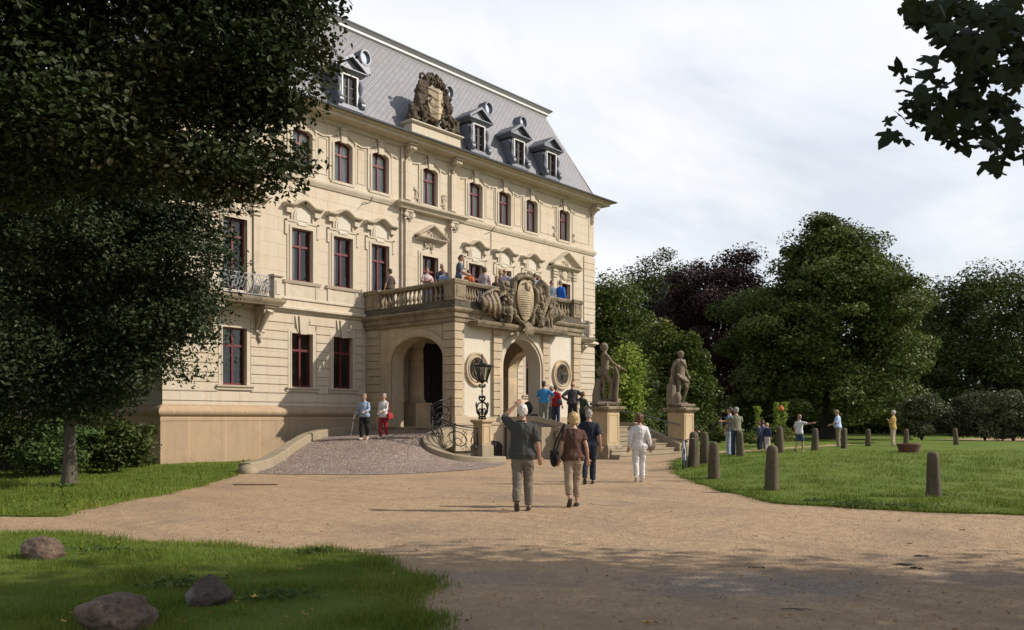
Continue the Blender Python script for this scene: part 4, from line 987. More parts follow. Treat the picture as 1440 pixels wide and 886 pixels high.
N = 60; low = [crv(RAILP,i/N)+Vector((0,0,.07)) for i in range(N+1)]; H = lambda t: .92+.02*t
top = [low[i]+Vector((0,0,H(i/N))) for i in range(N+1)]
m.tube(top, .026, 6); m.tube(low, .017, 6); m.tube([p-Vector((0,0,.09)) for p in top], .012, 5)
def RP(u, v):
    f = min(max(u,0),1)*N; i = min(int(f),N-1); g = f-i; a = low[i]*(1-g)+low[i+1]*g; b = top[i]*(1-g)+top[i+1]*g; return a*(1-v)+b*v
for i in range(8): m.tube([RP(i/7,0),RP(i/7,.9)], .011, 5)
for i in range(4):
    uc = (i+.5)/4
    for sg in (-1,1):
        m.tube([RP(uc+sg*.115*cos(k*.45)*(1-k/22)-sg*.01, .45+.38*sin(k*.45)*(1-k/22)) for k in range(20)], .014, 5)
        m.tube([RP(uc+sg*(.1-.04*k/5+.03*sin(k*1.1)), .05+.82*k/8) for k in range(9)], .01, 5)
        m.tube([RP(uc+sg*.05+sg*.035*cos(k*.6)*(1-k/14), .2+.13*sin(k*.6)*(1-k/14)) for k in range(12)], .009, 5)
        m.tube([RP(uc+sg*.06+sg*.03*cos(k*.6)*(1-k/14), .74+.1*sin(k*.6)*(1-k/14)) for k in range(12)], .009, 5)
m.obj('iron_railing', MT['iron'], kr)
# lamp pier + lantern
MT['pier'] = stone('pier_sandstone', (.47,.36,.22), (.40,.30,.19), (.19,.15,.10), .5, 3, 3, .0, .7, .4, .2, .3, .5)
t = thing('lamp_pier', 'square panelled sandstone pier carrying the iron lamp at the ramp foot', 'stone pier', (8.36,-6.6,.19))
m = M(); m.box(-.29,.29,-.29,.29,0,.4); m.box(-.26,.26,-.26,.26,.36,.42); m.obj('pier_base', MT['curb'], t)
m = M(); m.box(-.22,.22,-.22,.22,.4,1.17)
for sx, sy in ((0,-1),(-1,0)):
    for a, b, c2, d2 in ((-.18,-.15,.47,1.1),(.15,.18,.47,1.1),(-.15,.15,1.07,1.1),(-.15,.15,.47,.5)):
        if sy: m.box(a,b,-.235,-.22,c2,d2)
        else: m.box(-.235,-.22,a,b,c2,d2)
m.obj('pier_shaft', MT['pier'], t)
m = M(); m.sweep([(-.22,-.22),(.22,-.22),(.22,.22),(-.22,.22)], [(-.1,1.15),(.0,1.15),(.02,1.19),(.08,1.23),(.09,1.28),(.05,1.31),(-.1,1.31)], closed=True); m.box(-.22,.22,-.22,.22,1.16,1.305); m.obj('pier_cap', MT['pier'], t)
l = thing('street_lamp', 'black wrought iron scroll lamp with glazed lantern standing on the ramp foot pier', 'street lamp', (8.36,-6.6,1.5))
m = M(); m.tube([(0,0,0),(0,0,1.35)], [.028,.022], 8); m.lathe([(.02,.98),(.05,1.0),(.02,1.03)], n=8); m.lathe([(.03,.02),(.05,.04),(.03,.07)], n=8)
for a in range(4):
    ca, sa = cos(a*pi/2+pi/4*0), sin(a*pi/2)
    def SC_(c0, pts, r=.016): m.tube([(ca*x, sa*x, z) for x, z in pts], r*1.35, 6)
    SC_(0, [(.09+.1*cos(k*.6+3.6)*(1-k/20)+.0, .3+.13*sin(k*.6+3.6)*(1-k/20)) for k in range(14)], .018)
    SC_(0, [(.02,.1),(.12,.12),(.24,.25),(.27,.42),(.2,.55),(.1,.6),(.03,.62)], .022)
    SC_(0, [(.27,.42),(.31,.52),(.28,.6)], .016); SC_(0, [(.03,.04),(.1,.0),(.16,.03),(.15,.09),(.1,.08)], .022)
    SC_(0, [(.03,.66),(.1,.68),(.15,.76),(.12,.83),(.06,.82),(.07,.76)], .022); SC_(0, [(.02,1.18),(.08,1.14),(.14,1.16),(.15,1.22),(.1,1.24),(.09,1.19)], .018)
    SC_(0, [(.02,1.3),(.1,1.34),(.2,1.37),(.25,1.34),(.26,1.3)], .016)
m.obj('lamp_post', MT['iron'], l)
m = M(); m.lathe([(.03,1.3),(.1,1.33),(.2,1.36),(.21,1.39)], n=6)
for k in range(6): a = k*pi/3; m.tube([(.19*cos(a),.19*sin(a),1.38),(.33*cos(a),.33*sin(a),1.85)], .014, 5)
m.lathe([(.36,1.85),(.40,1.87),(.40,1.91),(.22,1.95),(.10,2.0),(.07,2.07),(.03,2.12),(.02,2.2),(.04,2.23),(.006,2.34)], n=6)
for k in range(12): a = k*pi/6; m.ell((.38*cos(a),.38*sin(a),1.91),(.025,.025,.03),6,4)
m.lathe([(.04,1.36),(.05,1.5),(.03,1.6)], n=6); m.obj('lantern', MT['iron'], l)
m = M(); m.rings([[(r_*cos(k*pi/3),r_*sin(k*pi/3),z) for k in range(6)] for r_, z in ((.185,1.39),(.325,1.84))], cap=False); m.obj('lantern_glass', MT['glass'], l)
# ---- staircase
st = thing('entrance_stairs', 'broad flight of sandstone steps with sloping cheek walls rising between two statues', 'staircase')
m = M(); n = 7; rise = 1.22/n
for k in range(n):
    y0 = -9.35+k*.35; m.box(11.9 if k > 2 else 12.9, 17.65, y0, y0+.5 if k < n-1 else -5.15, k*rise-(.1 if k == 0 else rise*.2), (k+1)*rise)
    m.box(11.9 if k > 2 else 12.9, 17.65, y0-.03, y0, (k+1)*rise-.05, (k+1)*rise+.001)
m.obj('step', MT['curb'], st, smooth=False)
m = M(); m.box(11.2,18.0,-7.0,-5.28,-.1,1.21); m.box(16.1,18.0,-5.3,0,-.1,1.21); m.obj('landing', MT['curb'], st, smooth=False)
MT['greyr'] = plain('grey_render', (.24,.225,.195), .9, 0, .12, 1.5, .1)
A, Bq, Cq = Vector((11.15,-5.3,0)), Vector((11.75,-6.35,0)), Vector((12.75,-8.5,0)); w = Vector((.3,.13,0))
m = M()
m.rings([[(p.x,p.y,-.1),(p.x,p.y,z-.2),(p.x+w.x,p.y+w.y,z-.2),(p.x+w.x,p.y+w.y,-.1)] for p, z in ((A,1.62),(Bq,1.62),(Cq,.98))]); m.obj('cheek_wall', MT['greyr'], st, smooth=False)
m = M(); e = Vector((-.06,-.02,0)); w2 = w*1.25
m.rings([[(p.x+e.x,p.y+e.y,z-.2),(p.x+e.x,p.y+e.y,z-.03),(p.x+e.x+.04,p.y+e.y,z),(p.x+w2.x-.03,p.y+w2.y,z),(p.x+w2.x,p.y+w2.y,z-.03),(p.x+w2.x,p.y+w2.y,z-.2)] for p, z in ((A,1.62),(Bq,1.62),(Cq,.98))]); m.obj('cheek_coping', MT['curb'], st, smooth=False)
m = M(); m.rings([[(17.6,y,-.1),(17.6,y,z),(17.95,y,z),(17.95,y,-.1)] for y, z in ((-5.6,1.38),(-6.9,1.38),(-9.2,.5))]); m.obj('cheek_wall', MT['curb'], st, smooth=False)
m = M(); m.tube([(17.8,-5.4,1.95),(17.8,-6.9,1.78),(17.8,-9.1,1.28)], .025, 6)
for y, a, b in ((-5.8,1.3,1.9),(-7.1,1.25,1.72),(-8.4,.8,1.42)): m.tube([(17.8,y,a),(17.8,y,b)], .018, 6)
m.obj('handrail', MT['zinc'], st)
# ---- pedestals with statues
def pedestal(x, y, label_body, build):
    t = thing('statue', label_body, 'statue', (x,y,0))
    p = M(); p.box(-.5,.5,-.5,.5,-.1,.42); p.sweep([(-.42,-.42),(.42,-.42),(.42,.42),(-.42,.42)], [(-.1,.42),(.07,.42),(.05,.5),(.0,.54),(-.1,.54)], closed=True)
    p.obj('pedestal_base', MT['old'], t)
    p = M(); p.box(-.4,.4,-.4,.4,.42,1.8)
    for sx, sy in ((0,-1),(-1,0)):
        for a, b, c2, d2 in ((-.32,-.28,.62,1.7),(.28,.32,.62,1.7),(-.28,.28,1.66,1.7),(-.28,.28,.62,.66)):
            if sy: p.box(a,b,-.415,-.4,c2,d2)
            else: p.box(-.415,-.4,a,b,c2,d2)
    p.obj('pedestal_shaft', MT['pier'], t)
    p = M(); p.sweep([(-.4,-.4),(.4,-.4),(.4,.4),(-.4,.4)], [(-.1,1.78),(.02,1.78),(.05,1.84),(.16,1.9),(.18,1.97),(.14,2.0),(-.1,2.01)], closed=True); p.box(-.4,.4,-.4,.4,1.79,2.006); p.box(-.36,.36,-.36,.36,2.0,2.14)
    p.obj('pedestal_cap', MT['old'], t)
    s = M(); build(s); s.xf(Matrix.Translation((0,0,2.12)))
    remesh(s, 'stone_figure', MT['statue'], t, .017, 1)
    return t
# ================================================================ PEOPLE
def limb(m, pts, rad, n=10): m.tube(pts, rad, n)
def hand(m, e, w, side, size=1.0, curl=.3, n=6):
    e, w = Vector(e), Vector(w); d = (w-e).normalized(); up = Vector((0,0,1))
    s = d.cross(Vector((0,1,0)));  s = s if s.length > .2 else d.cross(up); s.normalize()   # across the palm
    nrm = s.cross(d).normalized()
    if nrm.y < 0 and abs(nrm.y) > .3: nrm = -nrm
    pc = w+d*.045*size
    R = Matrix((s, nrm, d)).transposed()
    m.ell(pc, (.042*size,.017*size,.055*size), 10, 7, R)
    for k in range(4):
        L = (.07,.082,.078,.06)[k]*size; b = pc+d*.035*size+s*(.03-.02*k)*size
        p1 = b+d*L*.45+nrm*curl*.008; p2 = p1+(d+nrm*curl*1.3).normalized()*L*.3; p3 = p2+(d*.5+nrm*curl*2.2).normalized()*L*.28
        m.tube([b-d*.02,b,p1,p2,p3], [.0095*size,.0095*size,.009*size,.0082*size,.006*size], n)
    b = pc+s*.036*size-d*.02*size
    m.tube([b,b+(s*.7+d*.7+nrm*.4)*.032*size,b+(s*.75+d*1.4+nrm*.9)*.04*size], [.012*size,.011*size,.008*size], n)
ARMS = {'down':((.245,-.03,1.12),(.26,.045,.88)), 'swing':((.25,-.07,1.13),(.275,-.01,.89)), 'hip':((.42,-.10,1.17),(.205,.0,1.02)),
 'head':((.315,.14,1.56),(.13,.17,1.735)), 'cross':((.25,.06,1.13),(-.02,.22,1.17)), 'forward':((.235,.08,1.13),(.15,.30,1.06)),
 'rail':((.26,.10,1.14),(.2,.34,1.05)), 'out':((.40,.08,1.33),(.63,.16,1.36)), 'chest':((.25,.05,1.15),(.06,.20,1.27)), 'back':((.25,-.10,1.14),(.10,-.17,.98)), 'cane':((.26,-.01,1.13),(.31,.14,.92)),
 'face':((.24,.14,1.2),(.10,.22,1.45)), 'around':((.30,.16,1.25),(.05,.30,1.25)), 'point':((.36,.16,1.16),(.42,.34,1.0))}
TORSO = [(.80,.11,.085,0),(.86,.155,.11,-.005),(.93,.17,.118,-.012),(1.0,.16,.108,0),(1.08,.145,.10,.004),(1.18,.15,.105,.006),(1.28,.168,.112,.006),(1.35,.176,.106,0),(1.395,.160,.09,-.006),(1.43,.125,.075,-.008),(1.46,.088,.065,-.008),(1.50,.058,.056,-.006)]
def joints(P):
    f = P.get('fem',0); sw = .165 if f else .185; st = P.get('step',.0); J = {}
    for s, k in ((1,'R'),(-1,'L')):
        J['sh'+k] = Vector((s*(sw-.01),-.005,1.378)); a = ARMS[P['arm'+k]]; J['el'+k] = Vector((s*a[0][0]*(.94 if f else 1),a[0][1],a[0][2])); J['wr'+k] = Vector((s*a[1][0],a[1][1],a[1][2]))
        sy = st*s; hp = Vector((s*.088,0,.90)); hip_w = P.get('stance',.1)
        if st:
            lift = .07 if sy < 0 else 0
            J['hp'+k] = hp; J['kn'+k] = Vector((s*.09, sy*.55+.05, .5)); J['an'+k] = Vector((s*hip_w*.9, sy*1.0-.01, .09+lift)); J['toe'+k] = (sy < 0)
        else: J['hp'+k] = hp; J['kn'+k] = Vector((s*(.09+hip_w)*.5,.015,.49)); J['an'+k] = Vector((s*hip_w,0,.085)); J['toe'+k] = False
    return J
def torso_rings(m, sc=1.0, add=0.0, z0=.8, z1=1.5, belly=0, fem=0, n=16, hips=0):
    R = []
    for z, rx, ry, yo in TORSO:
        if z < z0-1e-6 or z > z1+1e-6: continue
        if fem: rx *= (1.06 if z < 1.0 else (.9 if z > 1.15 else .93)); ry += .02*math.exp(-((z-1.27)/.07)**2)
        bl = belly*math.exp(-((z-1.05)/.15)**2); rx2 = rx*sc+add+bl*.45+hips*math.exp(-((z-.9)/.1)**2); ry2 = ry*sc+add+bl*.6
        R.append([(rx2*cos(2*pi*k/n), yo+bl*.4+ry2*sin(2*pi*k/n), z) for k in range(n)])
    m.rings(R)
def body_shapes(m, P, J, skin_legs=True, head=True):
    torso_rings(m, 1, 0, belly=P.get('belly',0)*.7, fem=P.get('fem',0))
    if head:
        ht = P.get('turn',0); i0 = len(m.v)
        m.tube([(0,-.012,1.44),(0,0,1.50),(0,.008,1.57)], [.06,.053,.052], 10)
        i0 = len(m.v)
        m.ell((0,0,1.645),(.073,.092,.108),16,12); m.ell((0,.028,1.585),(.053,.062,.058),12,8); m.ell((0,.094,1.625),(.012,.02,.022),8,6); m.tube([(0,.085,1.66),(0,.1,1.63)],[.008,.013],6)
        m.ell((0,.083,1.584),(.024,.012,.007),8,5); m.ell((0,.082,1.573),(.02,.012,.007),8,5); m.ell((0,.075,1.548),(.022,.018,.016),8,5)
        for s in (-1,1):
            m.ell((s*.075,-.005,1.63),(.011,.02,.03),8,6); m.ell((s*.03,.080,1.672),(.024,.012,.008),8,5); m.ell((s*.042,.06,1.61),(.022,.02,.02),8,6)
        m.xf(Matrix.Translation((0,0,1.55)) @ Matrix.Rotation(ht,4,'Z') @ Matrix.Rotation(-P.get('nod',0),4,'X') @ Matrix.Translation((0,0,-1.55)), i0)
    for k, s in (('R',1),('L',-1)):
        sh, el, wr = J['sh'+k], J['el'+k], J['wr'+k]; up = sh+(el-sh)*.25
        limb(m, [sh-Vector((s*.05,0,0)),sh,up,(sh+el)/2,el,el+(wr-el)*.3,el+(wr-el)*.7,wr], [.05,.056,.05,.044,.037,.04,.031,.024])
        hand(m, el, wr, s)
        hp, kn, an = J['hp'+k], J['kn'+k], J['an'+k]
        limb(m, [hp+Vector((0,0,.04)),hp-Vector((0,0,.06)),(hp+kn)/2,kn,kn+(an-kn)*.3+Vector((0,-.015,0)),kn+(an-kn)*.7,an], [q_*(P.get('slim',1)) for q_ in (.08,.088,.072,.053,.056,.04,.034)])
        d = Vector((0,1,0)) if not J['toe'+k] else Vector((0,.75,-.66))
        limb(m, [an-d*.04-Vector((0,0,.03)),an+d*.02-Vector((0,0,.035)),an+d*.1-Vector((0,0,.05)),an+d*.17-Vector((0,0,.06))], [(.03,.035),(.036,.034),(.042,.026),(.03,.015)])
def wrinkle(amp, seed, fx=9, fz=5):
    def f(co, nrm):
        q = Vector((co.x*fx, co.y*fx, co.z*fz+seed)); a = noise.noise(q)+.6*noise.noise(q*2.3+Vector((3,1,2)))
        return co+nrm*amp*a
    return f
SK = {}
def skinmat(k='a'):
    if k not in SK:
        c = {'a':(.42,.23,.155),'b':(.36,.18,.115)}[k]; m, nt, b = newmat('skin_'+k); tc = nt.nodes.new('ShaderNodeTexCoord'); n = noi(nt, tc.outputs['Object'], 18)
        nt.links.new(mix(nt, tuple(x*.85 for x in c), c, n), b.inputs['Base Color']); b.inputs['Roughness'].default_value = .55; b.inputs['Subsurface Weight'].default_value = 0; SK[k] = m
    return SK[k]
CL = {}
def cloth(col, pat=0):
    key = (tuple(col), pat)
    if key in CL: return CL[key]
    m, nt, b = newmat('woven_cloth'); tc = nt.nodes.new('ShaderNodeTexCoord'); n = noi(nt, tc.outputs['Object'], 9, 5, .6)
    c = mix(nt, tuple(x*.78 for x in col), tuple(min(1,x*1.12) for x in col), n)
    if pat == 1:     # printed blouse
        v = nt.nodes.new('ShaderNodeTexVoronoi'); v.inputs['Scale'].default_value = 16; nt.links.new(tc.outputs['Object'], v.inputs['Vector'])
        c = mix(nt, c, (.04,.04,.05), ramp(nt, v.outputs['Distance'], [(.25,.85),(.4,0.)]))
    nt.links.new(c, b.inputs['Base Color']); b.inputs['Roughness'].default_value = .85; b.inputs['Specular IOR Level'].default_value = .2
    bump(nt, b, noi(nt, tc.outputs['Object'], 220, 2), .15, .002); CL[key] = m; return m
MT['shoe'] = plain('shoe_leather', (.03,.022,.018), .5, 0, .3, 20); MT['shoew'] = plain('pale_shoe', (.5,.48,.45), .6, 0, .1, 20)
HC = {'white':(.50,.47,.42),'grey':(.28,.26,.24),'brown':(.07,.04,.022),'dark':(.018,.013,.01),'blond':(.40,.27,.12),'sand':(.22,.15,.09),'auburn':(.12,.05,.025)}
HM = {}
def hairmat(k):
    if k not in HM: HM[k] = plain('hair_'+k, HC[k], .6, 0, .35, 40, .3)
    return HM[k]
_seed = [0]
def person(label, pos, face, h=1.75, top=(.2,.2,.2), sleeve=.45, hem=.90, bottom=(.1,.1,.1), leg='long', hair='grey', hs='short', group=None, vox=.016, pat=0, shoe='shoe', extras=None, skin='a', **P):
    """face: world heading in radians of the way the person looks"""
    _seed[0] += 1; sd = _seed[0]*3.7
    P.setdefault('armR','down'); P.setdefault('armL','down'); J = joints(P)
    s = h/1.755; rt = thing('person', label, 'person', pos, face-pi/2, group); rt.scale = (s,s,s)
    lean = P.get('lean',0)
    def L(co):
        if co.z > .9: return Vector((co.x, co.y+lean*(co.z-.9), co.z-.3*lean*lean*(co.z-.9)))
        return co
    if leg == 'long': P['slim'] = .78
    m = M(); body_shapes(m, P, J)
    vb = min(vox, .013)
    b = remesh(m, 'body', skinmat(skin), rt, vb, 1, lambda c, n: L(c))
    add = .016+P.get('loose',0)
    # shirt / jacket
    t = M(); torso_rings(t, 1.03, add, z0=.86 if hem < .9 else .93, z1=1.46, belly=P.get('belly',0), fem=P.get('fem',0), hips=.02)
    if hem < .85: t.rings([[((.19+.01*q)*cos(2*pi*k/16),(.135+.01*q)*sin(2*pi*k/16)-.005,z) for k in range(16)] for q, z in ((1,hem),(0,.97))])
    for k, sg in (('R',1),('L',-1)):
        sh, el, wr = J['sh'+k], J['el'+k], J['wr'+k]; pts = [sh-Vector((sg*.06,0,-.0)), sh+Vector((sg*.005,0,0))]; rad = [.058,.062+add*.3]
        a = min(sleeve,.5)*2; pts += [sh+(el-sh)*a*.5, sh+(el-sh)*a]; rad += [.062+add*.4,.058+add*.4]
        if sleeve > .5: 
            q = (sleeve-.5)*2; pts[-1] = el; rad[-1] = .05+add*.3; pts += [el+(wr-el)*q*.5, el+(wr-el)*q*.97]; rad += [.047+add*.3,.036+add*.3]
        limb(t, pts, rad, 12)
    if P.get('collar'): t.tube([(.07*cos(k*pi/6), -.008+.062*sin(k*pi/6), 1.475+.012*sin(k*pi/6+pi)) for k in range(12)], .014, 6, closed=True)
    wr_ = wrinkle((.014 if vox < .013 else .009)+P.get('loose',0)*.2, sd, 8, 6)
    remesh(t, 'jacket' if sleeve > .8 else 'shirt', cloth(top,pat), rt, vox*.8, 1, lambda c, n: L(wr_(c,n)))
    # trousers
    t = M(); torso_rings(t, 1.02, .010, z0=.8, z1=1.0, belly=P.get('belly',0)*.5, fem=P.get('fem',0), hips=.008)
    end = {'long':.0,'capri':.45,'shorts':1.0,'skirt':1.0}[leg]
    for k in 'RL':
        hp, kn, an = J['hp'+k], J['kn'+k], J['an'+k]; pts = [hp+Vector((0,-.004,.03)),hp-Vector((0,0.005,.07)),(hp+kn)/2,kn]; rad = [.09,.103,.092,.08]
        if leg == 'shorts': pts[-1] = hp+(kn-hp)*.92; rad[-1] = .085
        else: pts += [kn+(an-kn)*.5, kn+(an-kn)*(.78 if leg == 'capri' else .99)]; rad += [.074,.062 if leg == 'capri' else .064]
        limb(t, pts, rad, 12)
    w2 = wrinkle(.013 if vox < .013 else .008, sd+9, 8, 9)
    remesh(t, 'trousers' if leg != 'shorts' else 'shorts', cloth(bottom), rt, vox*.8, 1, lambda c, n: w2(c,n))
    # shoes
    t = M()
    for k in 'RL':
        an = J['an'+k]; d = Vector((0,1,0)) if not J['toe'+k] else Vector((0,.75,-.66)); u = Vector((0,0,1)) if not J['toe'+k] else Vector((0,.66,.75))
        t.tube([an-d*.055-u*.045,an-d*.02-u*.05,an+d*.06-u*.057,an+d*.14-u*.062,an+d*.19-u*.066],[(.034,.034),(.04,.042),(.044,.034),(.045,.027),(.03,.018)],10)
    t.obj('shoe', MT[shoe], rt)
    # hair
    t = M(); i0 = 0
    if hs != 'bald':
        t.ell((0,-.012,1.672),(.082,.098,.092),14,10); t.ell((0,-.045,1.625),(.074,.068,.085),12,8)
        for sg in (-1,1): t.ell((sg*.06,-.02,1.65),(.028,.05,.05),8,6)
        if hs == 'bob':
            t.ell((0,-.035,1.66),(.098,.098,.108),14,10)
            for sg in (-1,1): t.ell((sg*.068,-.005,1.62),(.034,.055,.075),10,8)
            t.ell((0,-.06,1.59),(.085,.055,.07),10,8)
        if hs == 'long': t.tube([(0,-.06,1.66),(0,-.09,1.55),(0,-.10,1.42)],[.08,.075,.05],10)
    else:
        t.tube([(.075*cos(a*pi/8+pi), -.012+.09*sin(a*pi/8+pi), 1.63) for a in range(9)], .02, 8)
    if hs == 'cap': t.ell((0,0,1.70),(.088,.105,.065),12,8); t.ell((0,.10,1.69),(.07,.07,.012),12,6)
    ht = P.get('turn',0)
    t.xf(Matrix.Translation((0,0,1.55)) @ Matrix.Rotation(ht,4,'Z') @ Matrix.Rotation(-P.get('nod',0),4,'X') @ Matrix.Translation((0,0,-1.55)))
    w3 = wrinkle(.017, sd+5, 30, 14)
    remesh(t, 'cap' if hs == 'cap' else 'hair', hairmat(hair), rt, .012, 1, lambda c, n: L(w3(c,n)))
    if P.get('eyes',1):
        t = M()
        for sg in (-1,1): t.ell((sg*.029,.0845,1.652),(.012,.008,.007),8,6)
        t.xf(Matrix.Translation((0,0,1.55)) @ Matrix.Rotation(ht,4,'Z') @ Matrix.Rotation(-P.get('nod',0),4,'X') @ Matrix.Translation((0,0,-1.55)))
        for i, v in enumerate(t.v): t.v[i] = tuple(L(Vector(v)))
        t.obj('eyes', MT['iron'], rt)
    if extras: extras(rt, J, L)
    return rt
def bag(label, body_lines, col, pos, face, size=(.16,.06,.12), strap=None, z=.95):
    t = thing('handbag', label, 'handbag', pos, face-pi/2)
    m = M(); m.ell((0,0,0),(size[0],size[1],size[2]),14,10); m.box(-size[0]*.8,size[0]*.8,-size[1]*.7,size[1]*.7,-size[2]*.3,size[2]*.75)
    remesh(m, 'bag_body', cloth(col), t, .014, 2)
    if strap:
        m = M(); m.tube(strap, .011, 6); m.obj('strap', cloth(col), t)
    return t
# ================================================================ TREES
def leaf_mesh(name, C, Nn, size, mat, shape='kite', rng=RNG, aspect=.55, fold=.18, sizevar=.35):
    n = len(C); C = np.asarray(C, float)
    a = Nn/np.maximum(np.linalg.norm(Nn,axis=1,keepdims=True),1e-6)
    r = rng.normal(size=(n,3)); u = np.cross(a, r); u /= np.maximum(np.linalg.norm(u,axis=1,keepdims=True),1e-6); v = np.cross(a,u)
    s = size*(1-sizevar+2*sizevar*rng.random(n))[:,None]
    if shape == 'kite':
        T = [(-.5,0,0),(0,.5*aspect/.5*.5,fold*.3),(.55,0,0),(0,-.5*aspect/.5*.5,fold*.3)]
        T = np.array([(-.5,0,0),(-.02,aspect*.5,fold*.5),(.55,0,-.05),(-.02,-aspect*.5,fold*.5)]); F = [(0,1,2,3)]
    elif shape == 'oval':
        w = aspect*.5; T = np.array([(-.5,0,0),(-.2,w*.9,fold*.5),(.2,w*.75,fold*.4),(.55,0,-.06),(.2,-w*.75,fold*.4),(-.2,-w*.9,fold*.5)]); F = [(0,1,2,3),(0,3,4,5)]
    elif shape == 'maple':
        pts = []
        for ang, R in ((180,.08),(150,.30),(128,.42),(112,.27),(88,.50),(70,.55),(58,.28),(30,.42),(14,.50),(0,.64),(-14,.50),(-30,.42),(-58,.28),(-70,.55),(-88,.50),(-112,.27),(-128,.42),(-150,.30)):
            pts.append((R*cos(radians(ang)), R*sin(radians(ang)), -.25*R*R))
        T = np.array([(0,0,0.03)]+pts); F = [(0,i+1,(i+1)%18+1) for i in range(18)]
    k = len(T); V = C[:,None,:]+s[:,None,:]*(T[None,:,0:1]*u[:,None,:]+T[None,:,1:2]*v[:,None,:]+T[None,:,2:3]*a[:,None,:])
    V = V.reshape(-1,3); nf = len(F); fl = len(F[0])
    idx = (np.array(F)[None]+(np.arange(n)*k)[:,None,None]).reshape(-1)
    me = bpy.data.meshes.new(name); me.vertices.add(len(V)); me.vertices.foreach_set('co', V.ravel().astype(np.float32))
    me.loops.add(len(idx)); me.loops.foreach_set('vertex_index', idx.astype(np.int32)); me.polygons.add(n*nf)
    me.polygons.foreach_set('loop_start', (np.arange(n*nf)*fl).astype(np.int32)); me.update(calc_edges=True)
    me.materials.append(mat); return me
def crown_points(lobes, n, rng, clump=.55, density=9, inner=.35, sub=None):
    """lobes: (centre, radii). returns leaf centres and normals, grouped into leaf clumps on the lobe surfaces"""
    vol = np.array([r[0]*r[1]*r[2] for c, r in lobes])**(2/3.); vol /= vol.sum(); Cs, Ns = [], []
    for (c, r), f in zip(lobes, vol):
        c = np.array(c, float); r = np.array(r, float); k = max(6, int(density*(r[0]*r[1]*r[2])**(2/3.))); m = int(n*f)
        d = rng.normal(size=(k,3)); d /= np.linalg.norm(d,axis=1,keepdims=True); d[:,2] = np.where(d[:,2] < -.5, d[:,2]*.5, d[:,2])
        q = 1-inner*rng.random(k)**1.4; cc = c+d*r*q[:,None]*(1+.10*rng.normal(size=(k,1)))
        w = .5+rng.random(k); w /= w.sum(); i = rng.choice(k, m, p=w); sz = clump*(.6+.8*rng.random(k))
        g = rng.normal(size=(m,3)); gl = np.linalg.norm(g,axis=1,keepdims=True); g = g/gl*np.minimum(gl,1.9)
        off = g*sz[i][:,None]*np.array([1,1,.55]); 
        Cs.append(cc[i]+off); out = (cc[i]-c)/r; out /= np.maximum(np.linalg.norm(out,axis=1,keepdims=True),.1)
        Ns.append(out*.5+np.array([0,0,.7])+rng.normal(size=(m,3))*.55)
    return np.concatenate(Cs), np.concatenate(Ns)
def wood(m, base, top, r0, r1, lobes, rng, n_limb=None, wob=.25, fork=.35, sub=3, flare=1.5):
    base = Vector(base); top = Vector(top); pts = []; rad = []
    for k in range(9):
        t = k/8; p = base.lerp(top, t); p.x += wob*.4*sin(t*5+base.x); p.y += wob*.4*cos(t*4+base.y); pts.append(p); rad.append((r0+(r1-r0)*t)*(flare if k == 0 else (1.12 if k == 1 else 1)))
    pts[0].z -= .15; m.tube(pts, rad, 10)
    for (c, r) in lobes:
        c = Vector(c); t = fork+(1-fork)*min(1,max(0,(c.z-base.z-(top.z-base.z)*.3)/max(1e-3,(top.z-base.z))))*.9; t = min(.97,t)
        i = int(t*8); s = pts[min(i,8)]; rr = rad[min(i,8)]*.45; mid = s.lerp(c,.5)+Vector((rng.normal()*.3,rng.normal()*.3,-.1*(c-s).length))
        m.tube([s,s.lerp(mid,.5)+Vector((0,0,.05)),mid,mid.lerp(c,.55)+Vector((0,0,.1)),c], [rr,rr*.8,rr*.6,rr*.4,rr*.2], 6)
        for j in range(sub):
            d = Vector(rng.normal(size=3)); d.normalize(); d.z = abs(d.z)*.6-.1; e = c+Vector((d.x*r[0],d.y*r[1],d.z*r[2]))*.85; a = mid.lerp(c,rng.random())
            m.tube([a,a.lerp(e,.5)+Vector((0,0,.12*r[2]*rng.normal())),e],[rr*.3,rr*.2,rr*.07],5)
def tree(name, label, base, top, r0, lobes, n, size, mat, barkm='bark', shape='kite', cat='tree', group=None, clump=.55, density=9, inner=.35, seed=0, cull=None, sub=3, r1=None, fork=.35, aspect=.6, extra=None, limbz=-9):
    rng = np.random.default_rng(seed+11); b = Vector(base); t = thing(name, label, cat, base, 0, group)
    m = M(); wood(m, base, top, r0, r1 or r0*.35, [l for l in lobes if l[0][2] > limbz], rng, sub=sub, fork=fork); m.xf(Matrix.Translation(-b)); m.obj('trunk', MT[barkm], t)
    C, Nn = crown_points(lobes, n, rng, clump, density, inner)
    if cull is not None: k = cull(C); C, Nn = C[k], Nn[k]
    if extra is not None: C = np.concatenate([C, extra[0]]); Nn = np.concatenate([Nn, extra[1]])
    link('crown', leaf_mesh('crown', C-np.array(b), Nn, size, MT[mat], shape, rng, aspect), t)
    return t
def Wl(x, d, z): return tuple(W(x,d,z))
def lobset(x, d, z, rx, rz, k, seed, sp=.66, sr=.42, top=.25):
    """k lobes scattered through an envelope centred (x,d,z)"""
    r = random.Random(seed); L = [(Wl(x,d,z),(rx*.62,rx*.62,rz*.68))]
    for i in range(k):
        a = 2.39996*i+r.uniform(-.3,.3); h = -0.8+1.75*(i+.5)/k; q = sqrt(max(.05,1-h*h))*sp*1.15+.05
        s = sr*r.uniform(.6,1.25)*(1-.3*max(0,h)); q *= r.uniform(.8,1.16); h *= r.uniform(.9,1.08); q *= 1-top*max(0,h); L.append((Wl(x+rx*q*cos(a), d+rx*q*sin(a), z+rz*h*.72),(rx*s,rx*s,rz*s*.85)))
    return L
